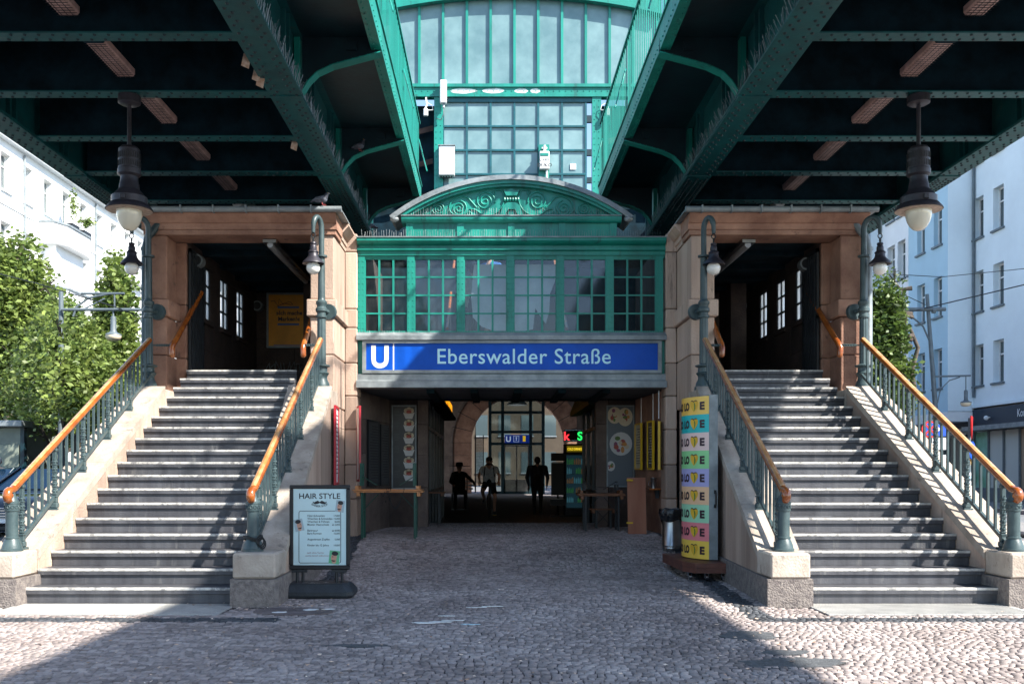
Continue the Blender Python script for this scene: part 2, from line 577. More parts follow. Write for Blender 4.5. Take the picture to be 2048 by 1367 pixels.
# traffic island with its kerb on the right-hand road, and lane lines
struct(B(11.4, 13.6, 17.0, 34.0, -0.099, 0.03, .05).build('traffic_island', 'kerb', origin=(12, 25, 0)))
rd = MB()
for y in (13.0, 17.2, 21.4, 25.6):
    rd.box(9.9, 10.02, y, y + 2.2, -0.099, -0.094)
rd.box(14.6, 14.75, 10, 60, -0.099, -0.094)
rd.box(9.3, 13.0, 15.2, 15.5, -0.099, -0.094)
struct(rd.build('lane_marking', 'paint_white'))

# stair end line of the splayed inner walls
def inL(y): return -2.55 - 0.085 * (y - 9.55)      # left flight, inner ends of the steps
def outL(y): return -2.12 - 0.042 * (y - 9.55)      # left flight, passage face of the inner wall
def inR(y): return 3.15 + 0.085 * (y - 9.55)
def outR(y): return 2.75 + 0.05 * (y - 9.55)

def cobbles():
    pitch = 0.058
    ang = R(-7)
    us, vs, ws = [], [], []
    v = -6.0
    rows = []
    ca, sa = math.cos(ang), math.sin(ang)
    for r in range(int(30 / pitch)):
        vv = r * pitch - 4.0
        n = 330
        w = RNG.uniform(0.047, 0.076, n)
        u = np.cumsum(w) - w / 2 - 10.2 + RNG.uniform(0, .06)
        rows.append(np.stack([u, np.full(n, vv), w], 1))
    A = np.concatenate(rows)
    u, v, w = A[:, 0], A[:, 1], A[:, 2]
    v = v + 0.10 * np.sin(u * 0.75) + 0.04 * np.sin(u * 2.1 + v * 0.8)
    x = u * ca - v * sa
    y = u * sa + v * ca + 5.0
    keep = (x > PX0 + .05) & (x < PX1 - .05) & (y > 5.2) & (y < 19.8)
    keep &= np.abs(x - 0.46) < y * 0.58 + .5
    keep &= ~((y > 9.25) & (x < np.where(y > 15.7, -2.3, outL(y)) - .03)) | (x < -5.75)
    keep &= ~((y > 9.25) & (x > np.where(y > 15.7, 2.95, outR(y)) + .03)) | (x > 6.1)
    keep &= ~((y > 8.80) & (y < 9.6) & (x > -4.72) & (x < -2.5))
    keep &= ~((y > 8.80) & (y < 9.6) & (x > 3.1) & (x < 5.14))
    # worn asphalt patches and the round mortar patch
    for (cx, cy, rx, ry) in ((2.08, 7.72, .24, .19), (2.15, 7.0, .16, .1), (2.1, 6.62, .36, .17), (-1.86, 9.02, .36, .24), (-1.0, 7.28, .22, .06)):
        keep &= ((x - cx) / rx) ** 2 + ((y - cy) / ry) ** 2 > 1
    x, y, w = x[keep], y[keep], w[keep]
    n = len(x)
    d1 = (y > 8.42) & (y < 8.66) & ((x < -1.9) | (x > 2.38))
    d2 = (np.abs(x - 2.45 - .06 * (y - 8.5)) < .11) & (y > 8.5) & (y < 19)
    d3 = (np.abs(x + 1.90 + .042 * (y - 9.55)) < .10) & (y > 10.6)
    dark = d1 | d2 | d3
    hw = w / 2 - .0028
    hd = np.full(n, pitch / 2 - .0032) * RNG.uniform(.9, 1.04, n)
    a = ang + RNG.normal(0, .07, n)
    h = RNG.normal(-.001, .0017, n)
    ca, sa = np.cos(a), np.sin(a)
    V = np.zeros((n, 8, 3))
    for k, (sx, sy) in enumerate(((-1, -1), (1, -1), (1, 1), (-1, 1))):
        jx, jy = RNG.normal(0, .0035, n), RNG.normal(0, .0035, n)
        lx, ly = sx * hw + jx, sy * hd + jy
        V[:, k, 0] = x + lx * ca - ly * sa
        V[:, k, 1] = y + lx * sa + ly * ca
        V[:, k, 2] = -.013 + gz(V[:, k, 1])
        lx, ly = lx - sx * .0042, ly - sy * .0042
        V[:, 4 + k, 0] = x + lx * ca - ly * sa
        V[:, 4 + k, 1] = y + lx * sa + ly * ca
        V[:, 4 + k, 2] = h + RNG.normal(0, .0012, n) + gz(V[:, 4 + k, 1])
    F = np.array([(4, 5, 6, 7), (0, 1, 5, 4), (1, 2, 6, 5), (2, 3, 7, 6), (3, 0, 4, 7)])
    # the nearest 300 stones in view are separate objects
    near = np.where((np.abs(x - 0.46) < y * 0.53) & ~dark & (y > 5.93))[0]
    near = near[np.argsort(y[near])][:300]
    rest = np.ones(n, bool)
    rest[near] = False
    for i in near:
        b = MB()
        b.add([tuple(p) for p in V[i]], [tuple(f) for f in F])
        me = bpy.data.meshes.new('cobble')
        c = Vector((x[i], y[i], 0))
        me.from_pydata([tuple(Vector(p) - c) for p in V[i]], [], [tuple(f) for f in F])
        me.materials.append(M['cobble_one'])
        place(me, 'cobble', pav, c)
    Vr = V[rest].reshape(-1, 3)
    nr = int(rest.sum())
    Fr = (np.arange(nr)[:, None, None] * 8 + F[None]).reshape(-1, 4)
    me = bpy.data.meshes.new('small_cobbles')
    me.vertices.add(len(Vr)); me.vertices.foreach_set('co', Vr.ravel())
    me.loops.add(Fr.size); me.loops.foreach_set('vertex_index', Fr.ravel().astype(np.int32))
    me.polygons.add(len(Fr))
    me.polygons.foreach_set('loop_start', np.arange(0, Fr.size, 4, dtype=np.int32))
    me.polygons.foreach_set('loop_total', np.full(len(Fr), 4, dtype=np.int32))
    me.materials.append(M['cobble']); me.materials.append(M['cobble_dark'])
    me.polygons.foreach_set('material_index', np.repeat(dark[rest].astype(np.int32), 5))
    me.update(calc_edges=True)
    me.validate()
    o = bpy.data.objects.new('cobble_field', me)
    COL.objects.link(o)
    o.parent = pav
    o['kind'] = 'stuff'
cobbles()

# paving of the underpass, beyond the stones that can be told apart
def paving_mat():
    m = mat('far_paving', (0.20, 0.18, 0.18), rough=0.7, var=0.3, scale=6)
    nt = m.node_tree
    n, l = nt.nodes, nt.links
    vo = n.new('ShaderNodeTexVoronoi')
    vo.inputs['Scale'].default_value = 16
    vo.inputs['Randomness'].default_value = .6
    bp = n.new('ShaderNodeBump')
    bp.inputs['Strength'].default_value = .6
    bp.inputs['Distance'].default_value = .02
    g = n.new('ShaderNodeNewGeometry')
    l.new(g.outputs['Position'], vo.inputs['Vector'])
    l.new(vo.outputs['Distance'], bp.inputs['Height'])
    l.new(bp.outputs['Normal'], n['Principled BSDF'].inputs['Normal'])
    return m
M['paving'] = paving_mat()
struct(strip(-6, 7.5, [float(q) for q in np.arange(19.78, 26.2, .4)] + [65.9], -.006, -.013).build('path', 'paving', origin=(0, 40, 0)))

# pale ribbed slabs at the foot of each flight
for x0, x1 in ((-4.69, -2.54), (3.13, 5.11)):
    s = MB().box(x0, x1, 8.83, 9.55, -.013, .002)
    for k in range(int((x1 - x0 - .04) / .03)):
        s.box(x0 + .02 + k * .03, x0 + .034 + k * .03, 8.85, 9.52, .002, .005)
    s.build('ribbed_slab', 'rib_plate', pav)

def blob(cx, cy, rx, ry, z, n=26, seed=0, j=.18):
    r = random.Random(seed)
    ph = [r.uniform(0, 6.28) for _ in range(3)]
    P = []
    for k in range(n):
        a = 2 * math.pi * k / n
        q = 1 + j * math.sin(2 * a + ph[0]) + j * .6 * math.sin(5 * a + ph[1]) + j * .4 * r.uniform(-1, 1)
        P.append((cx + rx * q * math.cos(a), cy + ry * q * math.sin(a)))
    return P
M['patch'] = mat('asphalt_patch', (0.085, 0.09, 0.095), rough=.85, var=.3, scale=20, bump=.6)
M['mortar_patch'] = mat('mortar_patch', (0.20, 0.155, 0.145), rough=.8, col2=(0.09, .07, .068), scale=6, bump=.5)
for k, (cx, cy, rx, ry) in enumerate(((2.08, 7.72, .25, .2), (2.15, 7.0, .17, .11), (2.1, 6.62, .38, .18), (-1.0, 7.28, .23, .065))):
    MB().prism(blob(cx, cy, rx, ry, 0, seed=k), 'z', -.013, -.001).build('asphalt_patch', 'patch', pav)
mp_ = MB().prism(blob(-1.86, 9.02, .37, .25, 0, seed=11, j=.05), 'z', -.013, .006).build('mortar_patch', 'mortar_patch', pav)
for k, (cx, cy, rx, ry) in enumerate(((-1.72, 9.1, .07, .05), (-1.98, 8.93, .06, .035), (-1.55, 9.13, .05, .03))):
    MB().prism(blob(cx, cy, rx, ry, 0, seed=20 + k), 'z', .006, .009).build('paint_splash', 'white', pav)
def flatmark(pts, seed):
    s = MB()
    for (px, py, rx, ry) in pts:
        d = 1908 * EYE / (py - 942)
        s.prism(blob((px - 982) * d / 1908, d, rx, ry, 0, seed=seed, j=.3), 'z', .0, .0045)
        seed += 1
    return s
flatmark(((845, 1245, .10, .03), (880, 1243, .12, .025), (905, 1240, .08, .02), (893, 1231, .06, .012)), 5).build('chalk_mark', 'white', pav)
M['chalk_blue'] = mat('pale_blue_chalk', (.45, .62, .68), var=.3, scale=30)
flatmark(((940, 1248, .07, .02),), 9).build('chalk_mark', 'chalk_blue', pav)
flatmark(((955, 1214, .08, .014), (982, 1212, .09, .016)), 14).build('chalk_mark', 'white', pav)

# scraps, leaves and chewing gum lying about: nobody could count them
M['litter'] = mat('dry_leaf', (0.72, 0.62, 0.52), rough=.8, col2=(.42, .22, .12), scale=9, island=.6)
li = MB()
for k in range(1700):
    y = 5.9 + 15 * random.random() ** 1.4
    x = random.uniform(-.62, .66) * y
    if (y > 9.0 and (x < -2.0 - .07 * (y - 9) or x > 2.6 + .05 * (y - 9))): continue
    a, L = random.uniform(0, 6.28), random.uniform(.005, .022) * (1.5 if random.random() < .07 else 1)
    W = L * random.uniform(.3, .8)
    z = .004 + random.random() * .004 + float(gz(y))
    c, s_ = math.cos(a), math.sin(a)
    li.quad((x - L * c, y - L * s_, z), (x + W * s_, y - W * c, z + .006), (x + L * c, y + L * s_, z + .003), (x - W * s_, y + W * c, z))
for (cx, cy, k) in ((-1.9, 9.35, 40), (-2.3, 9.15, 26), (-1.45, 9.0, 20), (-2.9, 9.46, 12)):
    for _ in range(k):
        x, y = random.gauss(cx, .16), random.gauss(cy, .06)
        a, L = random.uniform(0, 6.28), random.uniform(.008, .024)
        c, s_ = math.cos(a), math.sin(a)
        li.quad((x - L * c, y - L * s_, .012), (x + .5 * L * s_, y - .5 * L * c, .016), (x + L * c, y + L * s_, .013), (x - .5 * L * s_, y + .5 * L * c, .011))
o = li.build('litter', 'litter', origin=(0, 8, 0))
o['kind'] = 'stuff'; o['label'] = 'dry leaves and paper scraps scattered over the cobbles'

# ================================================================== VIADUCT
DZ = 6.0
via = thing('railway_viaduct', 'riveted teal steel railway viaduct whose two decks span overhead above both stairways', 'viaduct', (0.36, 0, DZ))
GIRD = ((-6.76, -6.36), (-2.76, -2.35), (3.07, 3.50), (7.06, 7.43))
BEAMS = [10.19 + 1.58 * k for k in range(-11, 6)]
BEND = 19.35
for gi, (a, b) in enumerate(GIRD):
    s = MB()
    c = (a + b) / 2
    s.box(a, b, -12, BEND, DZ, DZ + .03)
    s.box(a + .01, b - .01, 11.87, BEND - .01, DZ - .016, DZ - .001)
    s.box(a + .02, b - .02, 15.05, BEND - .02, DZ - .030, DZ - .017)
    s.box(c - .10, c + .10, -12, BEND, DZ + .031, DZ + .72)
    s.box(a, b, -12, BEND, DZ + .721, DZ + .75)
    s.box(c - .06, c + .06, -12, BEND, DZ + .751, DZ + 1.28)  # unseen solid parapet, added to place the shadow edge on the paving
    for y in np.arange(-11, BEND, 1.58):
        for sx in (-1, 1):
            s.box(c + sx * .101, c + sx * .155, y, y + .05, DZ + .032, DZ + .72)
            s.box(c + sx * .101, c + sx * .18, y + .12, y + .16, DZ + .032, DZ + .72)
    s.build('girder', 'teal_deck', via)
    rv = MB()
    y = 7.6
    while y < BEND - .1:
        zz = DZ - (.0 if y < 11.87 else .016 if y < 15.05 else .030)
        dense = 15.1 < y < 17.0
        for t in (.16, .30, .70, .84):
            off = .0 if t in (.16, .84) else .09
            rv.dome((a + (b - a) * t, y + off, zz), (0, 0, -1), .023, .016)
        if dense:
            rv.dome((c, y, zz), (0, 0, -1), .023, .016)
        y += .10 if dense else .185
    rv.build('rivet', 'rivet', via, kind='stuff')
for bay, (xa, xb) in enumerate(((-6.36, -2.76), (3.50, 7.06))):
    for yb in BEAMS:
        s = MB()
        s.box(xa + .002, xb - .002, yb, yb + .20, DZ + .004, DZ + .022)
        s.box(xa + .002, xb - .002, yb + .09, yb + .11, DZ + .0225, DZ + .66, 1)
        s.box(xa + .002, xb - .002, yb + .01, yb + .19, DZ + .661, DZ + .68, 1)
        for t in (.2, .4, .6, .8):
            x = xa + (xb - xa) * t
            s.box(x, x + .05, yb + .111, yb + .18, DZ + .023, DZ + .66, 1)
        cb = s.build('cross_beam', ['teal_deck', 'soot'], via)
        if yb > 7:
            rv = MB()
            k = 0
            x = xa + .08
            while x < xb - .05:
                rv.dome((x, yb + (.045 if k % 2 else .155), DZ + .004), (0, 0, -1), .021, .015)
                x += .075
                k += 1
            rv.build('rivet', 'rivet', cb, kind='stuff')
    # trough plates of the deck, ridged across the bay
    prof = []
    y = -12.0
    while y < BEND - .5:
        prof += [(y, DZ + .70), (y + .17, DZ + .70), (y + .21, DZ + .78), (y + .38, DZ + .78)]
        y += .42
    prof.append((y, DZ + .70))
    prof += [(y, DZ + 1.0), (-12.0, DZ + 1.0)]
    MB().prism(prof, 'x', xa - .25, xb + .25).build('trough_deck', 'soot', via)
    for t in (.33, .67):
        x = xa + (xb - xa) * t
        MB().box(x - .05, x + .05, -12, BEND - .4, DZ + .682, DZ + .699).build('stringer', 'soot', via)

# walkways on the inner sides: brackets, soffit, edge channel
def bracket_poly(x0, x1):
    s = 1 if x1 > x0 else -1
    P = [(0, .032), (.08, .16), (.19, .27), (.38, .36), (.98, .52)]
    return [(x0 + s * a, DZ + z) for a, z in P]
for side, (gx, tip, si) in enumerate(((-2.35, -1.36, 1), (3.07, 2.10, -1))):
    for k in range(-1, 6):
        if k % 2 == 0: continue
        y = 10.19 + 1.58 * k + .1
        lo = bracket_poly(gx, tip)
        s = MB()
        s.prism(lo + [(tip, DZ + .72), (gx, DZ + .72)], 'y', y, y + .02)
        fl = MB()
        for (p, q) in zip(lo[:-1], lo[1:]):
            nx, nz = q[1] - p[1], -(q[0] - p[0])
            L = math.hypot(nx, nz)
            nx, nz = nx / L * .014, nz / L * .014
            if nz > 0: nx, nz = -nx, -nz
            fl.prism([p, q, (q[0] + nx, q[1] + nz), (p[0] + nx, p[1] + nz)], 'y', y - .07, y + .09)
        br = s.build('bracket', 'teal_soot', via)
        fl.build('bracket_flange', 'teal', br)
        rv = MB()
        for i in range(9):
            t = (i + .5) / 9
            x = gx + si * (.12 + .84 * t)
            z = DZ + np.interp(.12 + .84 * t, [0, .08, .19, .38, .98], [.032, .16, .27, .36, .52])
            for dy in (-.04, .055):
                rv.dome((x, y + dy, z + .004), (0, 0, 1), .014, .012)
        rv.build('rivet', 'teal', br, kind='stuff')
        st = B(gx + si * .55, gx + si * .68, y - .03, y - .001, DZ + .55, DZ + .66).build('plate', 'teal_soot', br)
        # knee piece on the girder web
        B(min(gx - si * .09, gx - si * .02), max(gx - si * .09, gx - si * .02), y - .06, y + .08, DZ + .04, DZ + .70).build('web_stiffener', 'teal', via)
    xs = sorted((gx, tip - si * .04))
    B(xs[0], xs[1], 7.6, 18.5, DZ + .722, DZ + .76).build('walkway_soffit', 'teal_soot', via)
    xs = sorted((tip, tip - si * .06))
    eb = MB().box(xs[0], xs[1], 7.6, 18.6, DZ + .56, DZ + .86)
    eb.box(min(tip - si * .12, tip + si * .02), max(tip - si * .12, tip + si * .02), 7.6, 18.6, DZ + .86, DZ + .885)
    eb.box(min(tip - si * .061, tip - si * .13), max(tip - si * .061, tip - si * .13), 7.6, 18.6, DZ + .56, DZ + .575)
    e = eb.build('edge_channel', 'teal', via)
    rv = MB()
    y = 8.0
    while y < 18.5:
        rv.dome((tip + si * .001, y, DZ + .63), (si, 0, 0), .014, .012)
        rv.dome((tip - si * .09, y + .06, DZ + .56), (0, 0, -1), .013, .011)
        y += .13
    rv.build('rivet', 'teal', e, kind='stuff')
    # railing
    rl = thing('walkway_railing', ['teal bar railing along the left walkway edge above the gap between the decks',
                                   'teal bar railing along the right walkway edge above the gap between the decks'][side], 'railing', (tip, 13, DZ + .885))
    x = tip - si * .04
    B(x - .025, x + .025, 7.6, 18.6, DZ + 2.08, DZ + 2.115).build('top_rail', 'teal', rl)
    B(x - .018, x + .018, 7.6, 18.6, DZ + .96, DZ + .985).build('bottom_rail', 'teal', rl)
    me = mesh_of(B(-.007, .007, -.009, .009, 0, 1.094), 'railing_bar', 'teal')
    y = 7.7
    while y < 18.55:
        place(me, 'railing_bar', rl, (x, y, DZ + .986))
        y += .16
    for k in range(-1, 6):
        if k % 2 == 0: continue
        y = 10.19 + 1.58 * k + .11
        B(x - si * .04 - .02, x - si * .04 + .02, y - .03, y + .03, DZ + .885, DZ + 2.08).build('railing_post', 'teal', rl)
        sc = MB()
        pts = []
        for i in range(15):
            a = -math.pi / 2 + i / 14 * 1.5 * math.pi
            pts.append((x + si * (.02 + .16 * (1 - math.sin(a)) * .5), y + .15 * math.cos(a), DZ + 1.35 + .3 * math.sin(a)))
        sc.tube(pts, .012, 6)
        sc.build('scroll', 'teal', rl)

# pigeon wires standing along the girder edges
for (x, zz) in ((-2.345, DZ + .03), (3.065, DZ + .03)):
    s = MB()
    y = 8.4
    while y < 19.0:
        for t in range(2):
            L = random.uniform(.08, .16)
            dx, dy = random.uniform(-.02, .07) * (1 if x < 0 else -1), random.uniform(-.05, .05)
            s.tube([(x, y, zz - .02), (x + dx, y + dy, zz + L)], .0035, 3, caps=False)
        y += random.uniform(.05, .11)
    s.build('pigeon_spike', 'lead', via, kind='stuff')

# ------------------------------------------------------------------ strip lights between the cross beams
def strip_light(x, y, L, label):
    t = thing('strip_light', label, 'light fitting', (x, y, DZ + .17), 'strip lights between the cross beams')
    s = MB()
    s.prism([(x - .115, DZ + .21), (x - .09, DZ + .175), (x + .09, DZ + .175), (x + .115, DZ + .21), (x + .115, DZ + .27), (x - .115, DZ + .27)], 'y', y + .14, y + L)
    s.build('cover', 'tube', t)
    B(x - .12, x + .12, y, y + .139, DZ + .17, DZ + .285, .015).build('end_cap', 'soot', t)
    B(x - .02, x + .02, y + .2, y + .24, DZ + .271, DZ + .70).build('hanger', 'soot', t)
    B(x - .02, x + .02, y + L - .2, y + L - .16, DZ + .271, DZ + .70).build('hanger', 'soot', t)
    g = MB()
    yy = y + .16
    while yy < y + L - .02:
        g.box(x - .118, x + .118, yy, yy + .006, DZ + .170, DZ + .1742)
        yy += .055
    for xx in (-.06, 0, .06):
        g.box(x + xx - .003, x + xx + .003, y + .14, y + L, DZ + .166, DZ + .1695)
    g.build('wire_guard', 'iron_dark', t)
ordn = ['nearest, cut by the picture edge', 'second from the camera', 'third from the camera', 'fourth from the camera', 'fifth from the camera']
for side, x in (('left', -4.50), ('right', 5.15)):
    for k in range(5):
        y = 10.19 + 1.58 * (k - 1) + .50
        strip_light(x, y, 1.06, 'pinkish strip light under the %s deck, %s' % (side, ordn[k]))
M['tube_lit'] = plain('white_light_cover', (.75, .75, .72), rough=.3)
for side, x in (('left', -4.5), ('right', 5.12)):
    t = thing('strip_light', 'white end of a strip light just above the %s portal roof' % side, 'light fitting', (x, 17.0, DZ + .03), None)
    MB().tube([(x, 16.9, DZ + .08), (x, 18.0, DZ + .08)], .09, 12).build('cover', 'tube_lit', t, smooth=40)
    B(x - .1, x + .1, 17.0, 18.0, DZ + .14, DZ + .30).build('housing', 'lead', t)

# ------------------------------------------------------------------ big pendant lamps
def pendant(x, y, label):
    t = thing('pendant_lamp', label, 'lamp', (x, y, 4.30), 'big pendant lamps under the decks')
    MB().lathe([(.10, 0), (.135, .02), (.135, .11), (.10, .12)], x, y, 24, z0=DZ - .122).build('ceiling_rose', 'lamp_metal', t, smooth=40)
    MB().lathe([(.026, 0), (.026, .62)], x, y, 12, z0=5.25).build('rod', 'lamp_metal', t, smooth=40)
    MB().lathe([(.03, .74), (.10, .735), (.128, .70), (.128, .665), (.132, .66), (.132, .46), (.140, .45), (.140, .39), (.128, .38),
                (.115, .37), (.105, .365), (.105, .33), (.113, .28), (.118, .27), (.125, .21), (.13, .20), (.165, .16), (.20, .12), (.215, .11),
                (.215, .03), (.235, .02), (.28, -.035), (.285, -.05), (.281, -.052)], x, y, 32, z0=4.62).build('lamp_housing', 'lamp_metal', t, smooth=35)
    v = MB()
    for row in (0, 1):
        for k in range(30):
            a = 2 * math.pi * k / 30
            cx, cy = x + .1325 * math.cos(a), y + .1325 * math.sin(a)
            v.box(cx - .004, cx + .004, cy - .004, cy + .004, 5.10 + .10 * row, 5.17 + .10 * row)
    v.build('vent_slot', 'black', t)
    MB().lathe([(.155, .03), (.19, .0), (.276, -.052)], x, y, 32, z0=4.615).build('rim_underside', 'lamp_rim', t, smooth=60)
    MB().lathe([(.15, .04), (.155, .0), (.157, -.05), (.152, -.10), (.135, -.165), (.105, -.225), (.07, -.262), (.035, -.278), (.002, -.282)], x, y, 32, z0=4.595).build('globe', 'opal', t, smooth=80)
    B(x - .035, x + .035, y - .235, y - .21, 4.655, 4.715, .008).build('clasp', 'lamp_metal', t)
pendant(-4.50, 11.87, 'big dark pendant lamp with opal globe hanging under the left deck')
pendant(5.32, 11.87, 'big dark pendant lamp with opal globe hanging under the right deck')

# ================================================================== STAIRWAYS
RISE, GO, N = 0.16, 0.30, 18
YS = 9.55
def stairs(side):
    L = side == 'left'
    t = thing('stone_stairway', 'dark stone stairway with pale worn step edges, on the %s of the blue station sign' % side, 'stairs',
              (-3.6 if L else 4.1, 12, 0), 'stairways up to the station')
    for i in range(1, N + 1):
        y = YS + (i - 1) * GO
        z = RISE * i
        if L: xa, xb = -4.68, inL(y)
        else: xa, xb = inR(y), 5.10
        yb = y + (GO + .03 if i < N else .30)
        s = MB()
        s.box(xa, xb, y, yb, z - .066, z - .002, 0, .004)
        s.box(xa + .004, xb - .004, y + .022, yb, z - RISE + .001, z - .068, 0)
        o = s.build('step', 'step', t)
        n = MB()
        n.add([(xa, y - .003, z - .024), (xb, y - .003, z - .024), (xb, y - .003, z - .003), (xa, y - .003, z - .003), (xb, y + .006, z + .001), (xa, y + .006, z + .001),
               (xb, y + .022, z + .001), (xa, y + .022, z + .001)],
              [(0, 1, 2, 3), (3, 2, 4, 5), (5, 4, 6, 7)])
        n.build('step_edge', 'nosing', o)
    # outer wall
    def wall(xa, xb, name, gap=False):
        """xa, xb: functions of y giving the two faces; sloped wall with copings"""
        def ztop(y): return .52 + .528 * (y - 9.86)
        def blk(y0, y1, zf0, zf1, m, nm, grow=0.0):
            """sloped piece between y0 and y1 with bottom/top heights as functions"""
            loops = []
            for y in (y0, y1):
                a, b = xa(y), xb(y)
                if a > b: a, b = b, a
                loops.append([(a - grow, y, zf0(y)), (b + grow, y, zf0(y)), (b + grow, y, zf1(y)), (a - grow, y, zf1(y))])
            return MB().loft(loops).build(nm, m, t)
        # plinth course along the ground
        ym = (9.34, 11.0, 12.7, 14.3)
        for y0, y1 in zip(ym[:-1], ym[1:]):
            blk(y0 + .003, y1 - .003, lambda y: -.012, lambda y: .265, 'plinth', 'plinth_stone', .03)
        # front block under the newel, slightly rough
        y0, y1 = 9.37, 9.86
        a, b = sorted((xa(9.5), xb(9.5)))
        B(a, b, y0, y1, .270, .52, .018).build('newel_block', 'coping', t)
        # body of the wall in big stones
        ys = (9.863, 10.7, 11.6, 12.6, 13.7)
        for y0, y1 in zip(ys[:-1], ys[1:]):
            blk(y0, y1 - .006, lambda y: .268, lambda y: ztop(y) - .10, 'stone', 'wall_stone')
            blk(y0, y1 - .006, lambda y: ztop(y) - .097, lambda y: ztop(y), 'coping', 'coping_stone', .012)
        # pedestal of the lamp at the top
        a, b = sorted((xa(13.9), xb(13.9)))
        B(a - .01, b + .01, 13.703, 14.28, .268, 2.50, .01).build('lamp_pedestal', 'coping', t)
    if L:
        wall(lambda y: -4.685, lambda y: -5.13, 'outer')
        wall(lambda y: inL(y) + .005, outL, 'inner')
    else:
        wall(lambda y: 5.105, lambda y: 5.56, 'outer')
        wall(lambda y: inR(y) - .005, outR, 'inner')
    return t
stairs('left')
stairs('right')

# ------------------------------------------------------------------ railings
def newel(x, y, z, parent):
    MB().lathe([(.105, 0), (.105, .025), (.098, .03), (.092, .06), (.075, .105), (.066, .125), (.070, .13), (.070, .145), (.060, .150),
                (.060, .40), (.068, .405), (.070, .42), (.070, .475), (.074, .48), (.074, .495), (.060, .505), (.05, .53), (.036, .56), (.03, .60), (.03, .64)],
               x, y, 32, flute=(.151, .399, 8, .30), z0=z).build('newel_post', 'iron', parent, smooth=30)
    s = MB()
    for k in range(12):
        a = 2 * math.pi * k / 12
        c, q = math.cos(a), math.sin(a)
        P = [(x + .071 * c - q * .014 * math.cos(w), y + .071 * q + c * .014 * math.cos(w), z + .447 + .017 * math.sin(w)) for w in [2 * math.pi * i / 8 for i in range(9)]]
        s.tube(P, .004, 4, caps=False)
    s.build('ring_ornament', 'iron', parent)

def ornate_post_mesh(h):
    s = MB()
    s.box(-.055, .055, -.045, .045, 0, .03, 0, .006)
    s.box(-.040, .040, -.036, .036, .03, .10, 0, .012)
    s.box(-.030, .030, -.028, .028, .10, .17, 0, .006)
    s.box(-.036, .036, -.034, .034, .17, .19, 0, .005)
    z = .19
    s.box(-.021, .021, -.021, .021, .19, h, 0, .004)
    k = 0
    while z + .1 < h - .06:
        s.box(-.027, .027, -.027, .027, z + .012, z + .026, 0, .004)
        for sy in (-1, 1):
            s.dome((0, sy * .021, z + .058), (0, sy, 0), .019, .012, 6)
            s.dome((sy * .021, 0, z + .058), (sy, 0, 0), .019, .012, 6)
            s.dome((.006, sy * .021, z + .088), (0, sy, 0), .010, .008, 5)
            s.dome((-.006, sy * .021, z + .032), (0, sy, 0), .010, .008, 5)
        z += .092
        k += 1
    s.box(-.032, .032, -.030, .030, h - .055, h - .02, 0, .008)
    return s
post_me = mesh_of(ornate_post_mesh(.80), 'ornate_post', 'iron')
bar_me = mesh_of(B(-.011, .011, -.016, .016, 0, .665), 'baluster', 'iron')

